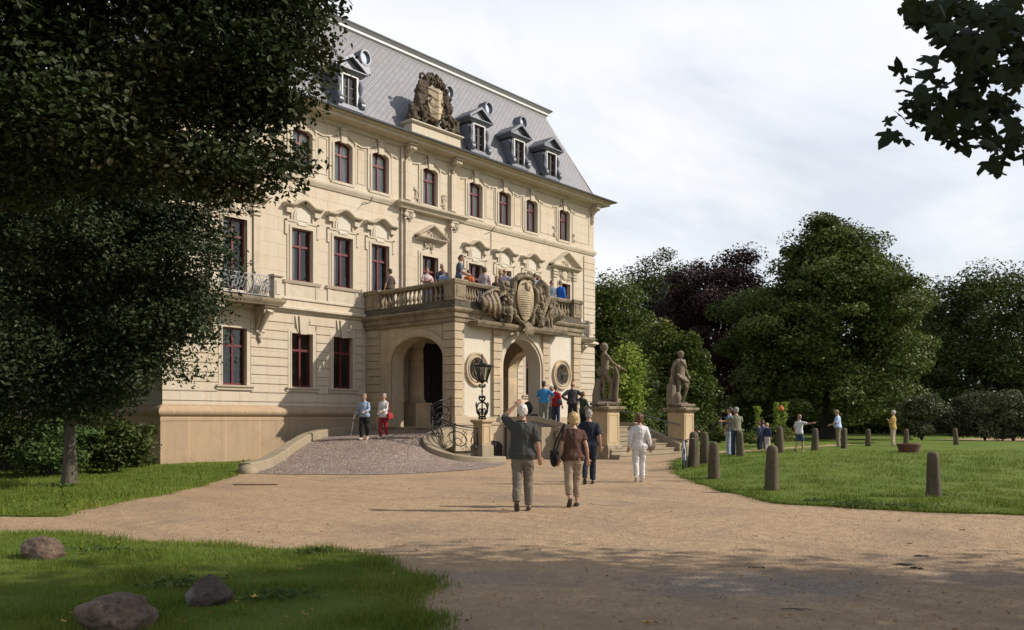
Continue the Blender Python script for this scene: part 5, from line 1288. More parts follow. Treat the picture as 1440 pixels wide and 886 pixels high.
def camco(C):
    dx = C[:,0]-CX; dy = C[:,1]-CY; return dx*SA-dy*CA, dx*CA+dy*SA, C[:,2]
# near beech on the left: trunk just out of frame, crown hanging in from the top left
def cull_beech(C):
    x, d, z = camco(C); px = 720+1180*x/np.maximum(d,.1); py = 590-1180*(z-1.5)/np.maximum(d,.1)
    lim = np.interp(py, [-300,0,60,150,200,235,262,285,300,320], [478,470,482,484,455,440,430,410,396,320])
    wob = 14*np.sin(z*5.1+d*1.7)+12*np.sin(z*13+x*3)
    return (d > 1.5) & ((px < lim+wob) | (py < -350)) & ((py < 318) | (px < 215)) & (C[:,2] > 3.0)
bl = [(Wl(-8.5,13,9.6),(4.2,3.6,3.6)),(Wl(-5.2,12.2,8.6),(2.4,2.2,1.9)),(Wl(-5.0,12,6.6),(2.0,2.0,1.3)),(Wl(-4.7,12,5.5),(1.3,1.6,.85)),(Wl(-7.2,12,6.6),(2.4,2.2,1.5)),(Wl(-9.5,12.5,6.2),(2.5,2.2,1.4)),(Wl(-3.9,12,7.4),(1.5,1.6,1.3)),(Wl(-5.0,12.5,10.8),(2.6,2.4,2.0)),(Wl(-11.5,13,8),(3,3,3)),(Wl(-6.3,11,8.0),(2.2,2,1.8)),(Wl(-4.6,11.5,9.6),(2.0,2,1.7)),(Wl(-8.5,13,13),(4,4,2.5)),(Wl(-3.6,11.7,8.9),(1.3,1.4,1.1)),(Wl(-6.2,11.6,4.95),(1.2,1.3,.6)),(Wl(-3.7,11.8,5.1),(.8,.9,.5)),(Wl(-4.2,11.8,6.2),(1.2,1.3,.8)),(Wl(-3.1,11.8,8.0),(.9,1.,.8)),(Wl(-3.1,11.7,6.9),(.9,1.,.7)),(Wl(-3.3,11.6,7.5),(1.0,1.,.8)),(Wl(-3.9,11.6,4.95),(.9,.9,.45)),(Wl(-4.6,11.4,5.0),(1.0,1.,.5)),(Wl(-6.2,10.6,5.7),(2.2,1.2,1.0)),(Wl(-5.6,10.6,5.0),(1.6,1.2,.6)),(Wl(-3.4,11.6,6.2),(.8,.9,.6)),(Wl(-7.6,10.8,4.9),(1.6,1.,.8)),(Wl(-9.2,11.2,5.0),(1.8,1.2,1.1)),(Wl(-7.0,10.2,6.8),(1.8,1.,1.2))]
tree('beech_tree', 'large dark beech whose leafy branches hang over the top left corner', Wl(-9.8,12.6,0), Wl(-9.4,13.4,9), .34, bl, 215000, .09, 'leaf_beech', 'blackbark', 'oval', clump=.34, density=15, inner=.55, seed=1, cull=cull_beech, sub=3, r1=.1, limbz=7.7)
hl = [(Wl(-7.7,18.2,3.0),(1.15,1.2,.5)),(Wl(-8.3,18.0,2.5),(1.2,1.2,.5)),(Wl(-7.3,18.1,3.5),(.9,1.,.45)),(Wl(-9.9,18.0,1.9),(1.5,1.2,.5)),(Wl(-11.4,17.8,1.7),(1.4,1.2,.5)),(Wl(-7.4,18.2,5.6),(1.3,1.3,.7)),(Wl(-7.1,18.0,4.9),(1.0,1.1,.5)),(Wl(-7.6,18.2,6.7),(1.1,1.2,.8)),(Wl(-7.0,18.3,4.0),(.9,1.,.45)),(Wl(-10.3,18.6,5.0),(2.6,2.4,2.6)),(Wl(-8.0,18.2,4.8),(1.5,1.5,1.0)),(Wl(-7.7,18.0,3.6),(1.3,1.4,.8)),(Wl(-7.9,18.4,6.0),(1.4,1.4,.9)),(Wl(-11.2,18,3.2),(2.0,1.6,.9)),(Wl(-9.3,17.4,3.3),(1.6,1.3,.8)),(Wl(-9.2,18,7.0),(1.9,1.7,1.2)),(Wl(-12.2,18.6,6.2),(1.8,1.6,1.6)),(Wl(-8.8,17.6,5.4),(1.5,1.3,1.0)),(Wl(-10.8,17.2,5.8),(1.6,1.4,1.2)),(Wl(-7.2,18.4,4.3),(.8,.8,.5)),(Wl(-10.4,17.6,2.5),(1.8,1.4,.6)),(Wl(-12.4,18,2.6),(1.6,1.4,.7)),(Wl(-11.6,18.6,8.2),(2.2,2,1.2)),(Wl(-8.8,18.4,2.75),(.9,.9,.45)),(Wl(-9.4,18.4,2.25),(1.5,1.2,.55)),(Wl(-11.6,18.4,1.95),(1.7,1.3,.55))]
tree('hornbeam_tree', 'round hornbeam with low drooping branches and visible slim trunk on the left lawn', Wl(-9.85,18.6,.03), Wl(-9.95,18.6,5.5), .125, hl, 112000, .09, 'leaf_horn', 'bark', 'oval', clump=.3, density=17, inner=.6, seed=2, sub=5, fork=.4, cull=lambda C: C[:,2] > 1.15)
for lab, x, d, rx, zt_, sd, n in (('dark tree behind the hornbeam screening the palace end wall',-14.6,24,3.7,12,51,46000),('dark tree filling the left picture edge behind the hornbeam',-19,27,5,15,52,42000)):
    L = lobset(x, d, zt_*.52, rx, zt_*.5, 16, sd)
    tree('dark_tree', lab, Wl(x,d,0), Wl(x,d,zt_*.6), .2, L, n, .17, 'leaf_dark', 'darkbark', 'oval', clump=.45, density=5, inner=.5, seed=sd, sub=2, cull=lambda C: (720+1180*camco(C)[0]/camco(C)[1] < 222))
# maple over the photographer's right shoulder
def cull_maple(C):
    x, d, z = camco(C); px = 720+1180*x/np.maximum(d,.1); py = 590-1180*(z-1.5)/np.maximum(d,.1)
    lo = np.interp(px, [1180,1245,1262,1290,1330,1350,1380,1410,1440,1600,3000], [-999,-999,60,75,205,215,215,250,262,300,330])
    lo2 = np.where((px > 1255) & (px < 1352) & (py > 80) & (py < 172), -999, lo)
    vis = (d > .4) & (px < 1500) & (py > -40) & (py < 900)
    return ((d < .4) | ~vis | (py < lo2)) & ~((d > .4) & (px < 1245) & (py > -60)) & ~((d > .4) & (d < 5.0) & (px < 1500) & (py > -60))
rngm = np.random.default_rng(77)
ec = []; 
for px_, py_, k in ((1262,165,3),(1276,182,3),(1311,182,3),(1251,178,2),(1285,130,4),(1268,110,2),(1290,150,5),(1300,135,5),(1320,140,4),(1312,95,5),(1340,150,5),(1335,190,5),(1355,195,4),(1385,190,6),(1410,225,4),(1330,170,3),(1365,165,8),(1400,150,10),(1430,200,8),(1420,170,10),(1295,25,9),(1280,10,8),(1320,40,10),(1350,60,16),(1340,90,8),(1380,100,20),(1420,110,20),(1390,60,18),(1425,40,18),(1330,10,16),(1370,20,16),(1410,10,16),(1435,80,14),(1360,125,10),(1375,145,8)):
    for i in range(k):
        d_ = 6.4+rngm.normal()*.25; ec.append(Wl((px_+rngm.normal()*9-720)/1180*d_, d_, 1.5+(590-py_-rngm.normal()*9)/1180*d_))
ec = np.array(ec); en = rngm.normal(size=ec.shape)*.45+np.array(-W(1,6,0)+W(0,0,0))/6*1.0+np.array([0,0,.35])
ml = [(Wl(8.5,4.5,7.4),(3.2,3.2,2.4)),(Wl(12,4,8),(3.4,3.4,2.6)),(Wl(9.5,1.5,7.2),(3,3,2.2)),(Wl(10,6.6,6.8),(2.6,2.3,1.8)),(Wl(13.5,6,7),(2.8,2.6,2.2)),(Wl(7.2,1.5,8.2),(2.4,2.6,1.8)),(Wl(11,3.5,10),(3,3,1.8)),(Wl(5.6,6.2,5.9),(1.7,1.0,.9)),(Wl(8,7.6,5.8),(1.6,1.1,.9)),(Wl(13,0,7),(3,3,2.4))]
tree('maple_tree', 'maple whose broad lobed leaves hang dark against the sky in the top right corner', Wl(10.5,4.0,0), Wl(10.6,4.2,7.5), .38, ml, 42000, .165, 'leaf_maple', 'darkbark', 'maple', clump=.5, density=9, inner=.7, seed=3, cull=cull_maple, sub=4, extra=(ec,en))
# ---- the park trees
def ptree(name, label, px, d, topy, w, basez, mat, n, size, k=14, seed=0, rx=None, shape='kite', bot=.12, r0=.4, clump=.8, group=None, dens=1.3, inner=.35, top=.25):
    x = (px-720)/1180*d; ztop = 1.5+(590-topy)/1180*d; H = ztop-basez; rx = w/1180*d/2*.84; zc = basez+H*(bot+(1-bot)/2); rz = H*(1-bot)/2
    L = lobset(x, d, zc, rx, rz*.98, k, seed, top=top, sr=.42 if k < 30 else .3)
    if k > 30: L += [(Wl(x+rx*.72*cos(a*.57),d+rx*.72*sin(a*.57),basez+2.9+.8*sin(a*2.3)),(rx*.28,rx*.28,1.3)) for a in range(11)]
    return tree(name, label, Wl(x,d,basez), Wl(x,d,basez+H*.62), r0, L, n, size, mat, 'darkbark', shape, clump=clump, density=dens, inner=inner, seed=seed, group=group, sub=3, fork=.3)
ptree('oak_tree', 'tallest broad green oak standing alone right of centre beyond the round lawn', 1165, 62, 284, 300, .2, 'leaf_oak', 150000, .25, 60, 21, r0=.55, bot=.0, clump=.72, dens=1.5, top=.72)
ptree('oak_tree', 'dark green oak at the right edge of the picture behind the rhododendrons', 1390, 78, 348, 215, .2, 'leaf_dark', 70000, .28, 40, 22, r0=.5, bot=.05, clump=.85, dens=1.2)
ptree('copper_beech_tree', 'dark purple copper beech between the green trees behind the right statue', 1008, 74, 330, 180, .2, 'leaf_purple', 52000, .26, 22, 23, bot=.02, clump=.85)
ptree('lime_tree', 'green round-topped tree left of the copper beech behind the far park edge', 930, 84, 338, 140, .2, 'leaf_dark', 46000, .28, 20, 24, bot=.02, clump=.95)
ptree('lime_tree', 'green tree rising directly beside the right corner of the palace', 862, 66, 368, 100, .2, 'leaf_oak', 40000, .25, 18, 25, bot=.03, clump=.8)
ptree('hornbeam_tree', 'yellow-green pointed tree in front of the woodland behind the right statue', 927, 56, 438, 70, .1, 'leaf_lime', 26000, .2, 16, 26, bot=.02, clump=.42, dens=3.2, top=.85)
ptree('hornbeam_tree', 'slimmer green pointed tree right of the yellow-green one behind the statue', 968, 55, 452, 62, .1, 'leaf_oak', 24000, .2, 16, 27, bot=.02, clump=.42, dens=3.2, top=.85)
ptree('hornbeam_tree', 'dark bushy tree low behind the palace corner and the pale young tree', 880, 50, 478, 70, .1, 'leaf_dark', 20000, .21, 14, 28, bot=.0, clump=.6, dens=4)
ptree('young_tree', 'small bright yellow-green young tree between the two statues', 880, 42, 470, 44, .0, 'leaf_young', 6500, .17, 22, 29, r0=.07, bot=.12, clump=.28, dens=12, top=1.0)
ptree('oak_tree', 'tree with dark crown filling the gap between the two big oaks', 1288, 92, 400, 90, .2, 'leaf_dark', 26000, .32, 14, 30, bot=.02, clump=1.0)
# far-off wood that closes the view
rngw = np.random.default_rng(5); L = []
for i in range(46):
    px = 700+i*24+rngw.normal()*8; d = 98+rngw.random()*10; h = 9+rngw.random()*3.5
    if px > 1290: h = 11+rngw.random()*2
    L.append((Wl((px-720)/1180*d,d,h*.45),(3.2,3.2,h*.55)))
for i in range(18):
    L.append((Wl(-75+i*3.6,60+rngw.random()*8,8+rngw.random()*4),(4.2,4.2,8)))
for i in range(60):
    px = 820+i*13; L.append((Wl((px-720)/1180*86,86+rngw.random()*3,1.6),(1.9,1.9,2.4+rngw.random()*1.2)))
C, Nn = crown_points(L, 120000, rngw, 1.0, 2.5, .5)
o = link('woodland', leaf_mesh('woodland', C, Nn, .55, MT['leaf_dark'], 'kite', rngw), None); tag(o, kind='stuff', cat='woodland', label='dark far-off wood closing the view beyond the park trees')
# shrubs
def shrub(label, x, d, z, rx, rz, mat, n, size, seed, k=5, name='shrub', group=None, clump=.22, shape='kite', dens=14, cat='shrub'):
    rng = np.random.default_rng(seed+200); r = random.Random(seed); t = thing(name, label, cat, Wl(x,d,z), 0, group)
    L = [(Wl(x,d,z+rz*.8),(rx*.8,rx*.7,rz*.9))]+[(Wl(x+r.uniform(-.6,.6)*rx,d+r.uniform(-.5,.5)*rx,z+rz*r.uniform(.3,1.35)),(rx*.45,rx*.4,rz*.45)) for i in range(k)]
    C, Nn = crown_points(L, n, rng, clump, dens, .35); kk = C[:,2] > z-.02; b = np.array(Wl(x,d,z))
    link('foliage', leaf_mesh('foliage', C[kk]-b, Nn[kk], size, MT[mat], shape, rng), t)
    m = M()
    for i in range(6):
        a = i*1.05; m.tube([(0,0,-.05),(rx*.25*cos(a),rx*.25*sin(a),rz*.5),(rx*.55*cos(a),rx*.55*sin(a),rz*1.1)],[.03,.02,.01],5)
    m.obj('stem', MT['darkbark'], t); return t
for i,(px,d,w,ty,lab) in enumerate([(1296,52,62,556,'smallest rhododendron at the left end of the rhododendron bank'),(1345,53,78,548,'second rhododendron from the left in the rhododendron bank'),(1385,52,70,553,'low rhododendron between two taller ones in the bank on the right'),(1425,50,84,546,'rounded rhododendron at the right picture edge'),(1480,50,90,540,'rhododendron cut by the right picture edge')]):
    h = 1.3+(590-ty)/1180*d; shrub(lab, (px-720)/1180*d, d, .2, w/1180*d/2, h/1.75, 'leaf_rhodo', 9000, .17, 40+i, 9, 'rhododendron', 'rhododendrons right of the lawn', .28, dens=7)
for i,(x,d,rx,rz,lab,mt) in enumerate([(-11.9,21.6,1.2,1.05,'sunlit green bush behind the hornbeam trunk','leaf_ivy'),(-10.9,23.0,.9,.9,'leafy bush between the hornbeam and the palace corner','leaf_dark'),(-14.2,21.5,1.7,1.3,'dark bush at the left picture edge','leaf_dark'),(-12.6,24.3,1.4,1.75,'taller dark bush behind the sunlit one near the end wall','leaf_dark'),(-15.2,24.2,1.6,1.9,'tall dark bush far left behind the hornbeam','leaf_horn'),(-11.8,25.4,.9,.8,'low bush growing against the dark end wall','leaf_dark')]):
    shrub(lab, x, d, .03, rx, rz, mt, 7000, .11, 60+i, 8, 'shrub', None, .22, 'oval', dens=11)
for i,(px,d,rx,rz,lab) in enumerate([(885,43,1.5,1.25,'leafy shrub behind the stair rail left of the right statue'),(915,44.5,1.6,1.35,'dense green shrub behind the stairs close to the right statue'),(945,46,1.6,1.2,'shrub directly behind the right statue pedestal')]):
    shrub(lab, (px-720)/1180*d, d, 0, rx, rz, 'leaf_dark' if i != 0 else 'leaf_oak', 6000, .16, 70+i, 8, 'shrub', None, .25, dens=10)
for i,(px,d,ty,rx,lab) in enumerate([(1055,46,610,.7,'low feathery bush beside the couple'),(1091,44,592,.95,'tall loose yellow-green bush behind a bollard right of the small group'),(1010,47,600,.6,'thin bush left of the embracing couple')]):
    h = 1.3+(590-ty)/1180*d; shrub(lab, (px-720)/1180*d, d, .2, rx, h/1.8, 'leaf_lime', 2600, .12, 80+i, 7, 'shrub', None, .16, dens=14)
def whip(px, d, ty, lab, lean):
    x = (px-720)/1180*d; h = 1.3+(590-ty)/1180*d; t = thing('sapling', lab, 'sapling', Wl(x,d,.2)); rng = np.random.default_rng(px)
    m = M(); m.tube([(0,0,-.1),(lean*.2,0,h*.5),(lean,0,h)],[.03,.02,.008],5); m.obj('stem', MT['bark'], t)
    u = .45+.55*rng.random(240)**.8; C = np.stack([lean*u*u+rng.normal(size=240)*.075*(1.2-u*.5), rng.normal(size=240)*.075, h*u],1)
    link('foliage', leaf_mesh('foliage', C, rng.normal(size=(240,3))+np.array([0,0,.6]), .13, MT['leaf_young' if lean else 'leaf_lime'], 'kite', rng), t)
whip(1065,44,572,'lone staked sapling left of the small distant group',0.02); whip(1094,43,566,'left-leaning stem of the forked sapling above the orange tie',-.25); whip(1101,43,566,'right-leaning stem of the forked sapling above the orange tie',.22)
m = M(); p = W((1098-720)/1180*43,43,2.05); m.ell(p,(.17,.17,.13),10,6); m.ell(p+Vector((0,0,.1)),(.1,.12,.08),8,6); tag(m.obj('tie_band', plain('orange_cloth',(.45,.13,.03),.8)),'orange cloth tie round the forked sapling','tie')
# ================================================================ SMALL THINGS
MT['bol'] = stone('mossy_bollard_stone', (.13,.10,.068), (.075,.062,.04), (.028,.026,.014), .75, 9, 9, .0, .7, .6, .45, .9, .45)
def px_ground(px, py, dz=0.0):
    D = 1180*1.5/(py-590)
    for _ in range(30):
        p = W((px-720)/1180*D, D); D = D*.5+.5*1180*(1.5-ground_z(p.x,p.y)-dz)/(py-590)
    p = W((px-720)/1180*D, D); return Vector((p.x,p.y,ground_z(p.x,p.y)+dz)), D
def bollard_mesh(seed):
    r = random.Random(seed); m = M(); n = 16; R = []; ln = (r.uniform(-.02,.02), r.uniform(-.02,.02))
    for z, s in ((-.15,.205),(0,.2),(.12,.192),(.24,.184),(.36,.177),(.48,.17),(.6,.163),(.72,.157),(.84,.15),(.9,.14),(.94,.11),(.965,.05)):
        R.append([((s+.0*k)*(1-.16*(k % 8 in (0,)))*cos(2*pi*k/n+.3)*(1+.13*noise.noise(Vector((k*.9,z*4,seed))))+ln[0]*z, s*(1-.22*(k % 8 in (0,)))*sin(2*pi*k/n+.3)*(1+.13*noise.noise(Vector((k*.9,z*4,seed+5))))+ln[1]*z, z) for k in range(n)])
    m.rings(R); return m
BOL = [(1313,699,635,'nearest stone bollard, standing alone near the right front edge of the round lawn'),(1085,690,626,'second nearest stone bollard, at the front left edge of the round lawn'),(1004,674,621,'squat leaning bollard left of the second nearest one, on the lawn edge'),(975,657,607,'leftmost bollard, beside the blue and white bicycle'),(991,652,607,'bollard just right of and behind the leftmost one'),(1041,642,606,'bollard directly in front of the embracing couple'),(1097,637,600,'bollard in front of the tall loose bush'),(1146,634,602,'bollard just right of the boy in the white shirt'),(1187,631,602,'bollard partly behind the man in the pale blue shirt'),(1221,628,603,'bollard between the man in pale blue and the man in the yellow jacket'),(1274,627,603,'bollard just behind the low rusty tub'),(1345,626,602,'farthest right bollard, leaning in front of the rhododendrons')]
for i, (px, pb, pt, lab) in enumerate(BOL):
    pos, D = px_ground(px, pb, .04); h = (pb-pt)/1180*D
    o = bollard_mesh(i).obj('bollard', MT['bol'], None, pos, ang=60); o.scale = (h/.965*.80,)*2+(h/.965,); o.rotation_euler = (random.uniform(-.02,.02),random.uniform(-.02,.02) if i != 11 else .09,i*1.3)
    tag(o, lab, 'bollard', 'stone bollards round the lawn')
def rock(x, d, r, seed, lab, pk=0, mat='rock'):
    bm = bmesh.new(); bmesh.ops.create_icosphere(bm, subdivisions=5, radius=1)
    for v in bm.verts:
        q = v.co.copy(); n = .22*noise.noise(q*1.3+Vector((seed,0,0)))+.09*noise.noise(q*3.1+Vector((0,seed,0)))+.03*noise.noise(q*9)
        c = Vector((round(q.x*1.4)/1.4,round(q.y*1.4)/1.4,round(q.z*1.4)/1.4)); q = q.lerp(c,.13 if pk else .1)*(1+n)
        if pk: w = max(0,q.z); q.x *= 1-.55*w; q.y *= 1-.55*w; q.z *= 1.15
        v.co = Vector((q.x*r[0],q.y*r[1],q.z*r[2]))
    me = bpy.data.meshes.new('boulder'); bm.to_mesh(me); bm.free(); me.materials.append(MT[mat]); me.polygons.foreach_set('use_smooth',[True]*len(me.polygons))
    o = link('boulder', me, None, W(x,d,.03)+Vector((0,0,r[2]*.45))); o.rotation_euler[2] = seed; tag(o, lab, 'boulder')
def rockmat(name, a, b_, c_):
    m, nt, b = newmat(name); tc = nt.nodes.new('ShaderNodeTexCoord'); ob = tc.outputs['Object']
    n1 = noi(nt, ob, 5, 6, .7, .5); n2 = noi(nt, ob, 30, 5, .7); n3 = noi(nt, ob, 2, 3)
    c = ramp(nt, n1, [(.35,a),(.55,b_),(.7,c_)]); c = mix(nt, c, tuple(x*.45 for x in a), ramp(nt, n2, [(.35,.9),(.52,0.)])); c = mix(nt, c, (.26,.26,.2), ramp(nt, n3, [(.58,0.),(.62,.3)]))
    nt.links.new(c, b.inputs['Base Color']); b.inputs['Roughness'].default_value = .9; bump(nt, b, n2, .8, .012); return m
MT['rock'] = rockmat('grey_brown_granite', (.075,.052,.036), (.13,.09,.06), (.21,.148,.098)); MT['rockd'] = rockmat('dark_basalt', (.042,.031,.024), (.07,.052,.04), (.12,.09,.066))
rock(-2.78,5.92,(.265,.24,.175),1.7,'largest rounded boulder cut by the bottom edge of the photo on the near lawn')
rock(-2.44,6.75,(.205,.19,.14),4.2,'dark pointed boulder right of the largest one on the near lawn', 1, 'rockd')
rock(-5.0,8.95,(.25,.2,.15),7.9,'small tan boulder at the left edge of the near lawn')
# tub
p, D = px_ground(1278, 636, .05); t = M(); t.lathe([(.34,-.05),(.36,.02),(.40,.22),(.43,.27),(.44,.31),(.42,.33),(.38,.33),(.36,.28),(.30,.26)], n=24)
MT['rust'] = plain('rusty_terracotta', (.11,.045,.032), .8, 0, .35, 5, .2); tag(t.obj('planter_tub', MT['rust'], None, p), 'low round rusty red tub sitting on the far part of the round lawn', 'tub')
# drain grate and inspection covers in the gravel
MT['cover'] = plain('dusty_cover', (.27,.19,.125), .9, 0, .3, 12); MT['grate'] = plain('rusty_grate', (.16,.09,.05), .7, .3, .3, 12)
p, D = px_ground(360, 682); t = M(); t.box(-.5,.5,-.08,.08,0,.012)
for k in range(24): t.box(-.48+k*.041,-.455+k*.041,-.07,.07,.012,.02)
o = t.obj('drain_grate', MT['grate'], None, p+Vector((0,0,.004))); o.rotation_euler[2] = FA-pi/2+.0; tag(o, 'narrow rusty drain grate in the gravel left of the ramp', 'drain grate')
for px, py, lab, w in ((863,708,'flat manhole cover in the gravel right of the woman in brown',.42),(1080,705,None,0)):
    if not lab: continue
    p, D = px_ground(px, py); t = M(); t.lathe([(w,-.01),(w,.006),(w*.93,.008),(w*.9,.003),(.02,.003)], n=30); tag(t.obj('manhole_cover', MT['cover'], None, p), lab, 'manhole cover')
# bark fragments and a stick lying in the shade
MT['stick'] = plain('wet_dark_bark', (.03,.022,.018), .7, 0, .3, 20)
for px, py, L, a, lab in ((1270,795,.22,.25,'largest dark strip of bark lying on the shaded gravel'),(1296,783,.16,.1,'thin twig just above the largest bark strip on the gravel'),(1289,800,.12,.5,'crooked bark piece right of the largest strip'),(1058,799,.07,0,'left one of two small dark clods in the middle of the shaded gravel'),(1070,799,.07,.3,'right one of two small dark clods in the middle of the shaded gravel'),(1120,858,.24,.1,'long thin twig low on the shaded gravel'),(1353,746,.06,0,'small dark clod on sunlit gravel below the nearest bollard')):
    p, D = px_ground(px, py); t = M(); t.tube([(-L*.5,0,.008),(-L*.1,.015,.012),(L*.1,-.01,.011),(L*.3,.004,.012),(L*.5,-.012,.007)], [.005 if L > .2 else .012,.02 if L < .24 and L > .1 else .008,.024 if L == .22 else .009,.016 if L != .24 else .005,.004 if L > .2 else .01], 7, .5)
    o = t.obj('bark_piece', MT['stick'], None, p); o.rotation_euler[2] = FA-pi/2-a; tag(o, lab, 'bark piece')
MT['yleaf'] = plain('yellow_fallen_leaf', (.50,.30,.06), .7, 0, .3, 30); MT['bleaf'] = plain('brown_fallen_leaf', (.22,.11,.04), .8, 0, .3, 30)
def fallen(px, py, s, mat, lab=None, dz=.0):
    p, D = px_ground(px, py, dz); t = M(); r = random.Random(px+py); a0 = r.uniform(0,6)
    pts = [(s*rr*cos(radians(an)+a0), s*rr*sin(radians(an)+a0), .012+.3*s*r.random()) for an, rr in ((180,.1),(140,.4),(115,.25),(75,.55),(50,.28),(0,.65),(-50,.28),(-75,.55),(-115,.25),(-140,.4))]
    t.add([(0,0,.015)]+pts, [(0,i+1,(i+1)%10+1) for i in range(10)]); o = t.obj('fallen_leaf', MT[mat], None, p); return o
for px, py, s, mt, lab in ((910,879,.09,'yleaf','yellow leaf lying on the shaded gravel at the bottom centre'),(1281,767,.08,'bleaf','pale curled leaf above the bark pieces on the gravel'),(359,842,.08,'yleaf','bright yellow leaf in the near lawn right of the pointed boulder'),(376,806,.07,'bleaf','brown leaf in the near lawn above the yellow one'),(90,877,.07,'yleaf','yellow leaf in the grass left of the largest boulder')):
    tag(fallen(px,py,s,mt,dz=.07 if px < 500 else 0), lab, 'fallen leaf', None)
# scattered litter nobody could count: pebbles, tiny leaf bits
def pip(poly, P):
    x, y = P[:,0], P[:,1]; ins = np.zeros(len(P), bool); px = np.array([p[0] for p in poly]); py = np.array([p[1] for p in poly]); j = len(poly)-1
    for i in range(len(poly)):
        c = ((py[i] > y) != (py[j] > y)) & (x < (px[j]-px[i])*(y-py[i])/((py[j]-py[i]) or 1e-9)+px[i]); ins ^= c; j = i
    return ins
rg = np.random.default_rng(12)
def scatter(n, dmin, dmax, pw=1.0):
    u = rg.random(n); d = dmin*(dmax/dmin)**u; x = d*(rg.random(n)*1.34-.67); return np.stack([CX+x*SA+d*CA, CY-x*CA+d*SA, d],1)
P = scatter(46000, 4.2, 22); P = P[~pip(near_lawn,P) & ~pip(oval_lawn,P) & ~pip(left_lawn,P)]
n = len(P); s = (.004+.010*rg.random(n)**3)*np.minimum(1.6,P[:,2]/8+.4); T = np.array([(1,0,0),(-.4,.85,0),(-.5,-.8,0),(.1,0,.8)]); rot = rg.random(n)*6.28
V = np.zeros((n,4,3)); V[:,:,0] = P[:,0:1]+s[:,None]*(T[:,0]*np.cos(rot)[:,None]-T[:,1]*np.sin(rot)[:,None]); V[:,:,1] = P[:,1:2]+s[:,None]*(T[:,0]*np.sin(rot)[:,None]+T[:,1]*np.cos(rot)[:,None]); V[:,:,2] = s[:,None]*T[:,2]
gz_ = np.array([ground_z(a,b) for a,b in P[:,:2]]); V[:,:,2] += gz_[:,None]
F = np.array([(0,1,3),(1,2,3),(2,0,3)]); idx = (F[None]+(np.arange(n)*4)[:,None,None]).reshape(-1)
def rawmesh(name, V, idx, k, mat):
    me = bpy.data.meshes.new(name); V = V.reshape(-1,3); me.vertices.add(len(V)); me.vertices.foreach_set('co', V.ravel().astype(np.float32)); me.loops.add(len(idx)); me.loops.foreach_set('vertex_index', idx.astype(np.int32))
    nf = len(idx)//k; me.polygons.add(nf); me.polygons.foreach_set('loop_start', (np.arange(nf)*k).astype(np.int32)); me.update(calc_edges=True); me.materials.append(mat); return me
MT['peb'] = plain('pebble', (.30,.225,.155), .9, 0, .5, 9)
tag(link('loose_pebbles', rawmesh('loose_pebbles', V, idx, 3, MT['peb'])), kind='stuff', label='loose pebbles strewn over the gravel', cat='pebbles')
# small withered leaf crumbs drifting over gravel and lawn
P = scatter(1500, 4.6, 30); q = np.array([noise.noise(Vector((x*.35,y*.35,9))) for x,y in P[:,:2]]); P = P[(q > -.05) | (rg.random(len(P)) < .2)]
onl = pip(near_lawn,P)|pip(oval_lawn,P)|pip(left_lawn,P); C = np.stack([P[:,0],P[:,1],np.array([ground_z(a,b) for a,b in P[:,:2]])+np.where(onl,.075,.012)],1)
tag(link('leaf_litter', leaf_mesh('leaf_litter', C, rg.normal(size=C.shape)*.3+np.array([0,0,1.]), .035, leafmat('withered_leaf', [(.10,.05,.02),(.22,.12,.04),(.34,.22,.06)], .1), 'oval', rg, .6)), kind='stuff', cat='leaf litter', label='small withered leaves scattered over gravel and lawn')
# grass blades
def blades(name, P, h, w, mat):
    n = len(P); gz = np.array([ground_z(a,b) for a,b in P[:,:2]]); a = rg.random(n)*6.28; ln = rg.normal(size=(n,2))*.35; hh = h*(.5+.8*rg.random(n))*np.clip(1+1.5*np.array([noise.noise(Vector((x*1.7,y*1.7,7))) for x,y in P[:,:2]]),.45,1.9); ww = w*(.7+.6*rg.random(n))
    V = np.zeros((n,3,3)); cx, sx = np.cos(a)*ww, np.sin(a)*ww
    V[:,0,:] = np.stack([P[:,0]-cx,P[:,1]-sx,gz+.02],1); V[:,1,:] = np.stack([P[:,0]+cx,P[:,1]+sx,gz+.02],1); V[:,2,:] = np.stack([P[:,0]+ln[:,0]*hh,P[:,1]+ln[:,1]*hh,gz+.03+hh],1)
    return tag(link(name, rawmesh(name, V, np.arange(n*3), 3, mat)), kind='stuff', cat='grass', label='short mown grass growing on the lawns')
MT['blade'] = leafmat('grass_blades', [(.075,.115,.018),(.125,.175,.026),(.21,.235,.05)], .3, .6)
P = scatter(230000, 4.6, 13.5); A = P[pip(near_lawn,P)]
P = scatter(130000, 12.5, 34); B_ = P[pip(oval_lawn,P) | pip(left_lawn,P)]
edge = []
for poly in (near_lawn, oval_lawn, left_lawn):
    for (x, y) in poly:
        dd = (x-CX)*CA+(y-CY)*SA
        if 3 < dd < 32:
            k = int(60*min(1,12/dd)); q = rg.normal(size=(k,2))*.1; edge.append(np.stack([x+q[:,0],y+q[:,1],np.full(k,dd)],1))
A = A[rg.random(len(A)) < np.clip(1.25*(.5+np.array([noise.noise(Vector((x*.9,y*.9,3))) for x,y in A[:,:2]])*1.3),.12,1)]
blades('near_grass', np.concatenate([A]+edge), .055, .0045, MT['blade']); blades('far_grass', B_, .07, .011, MT['blade'])
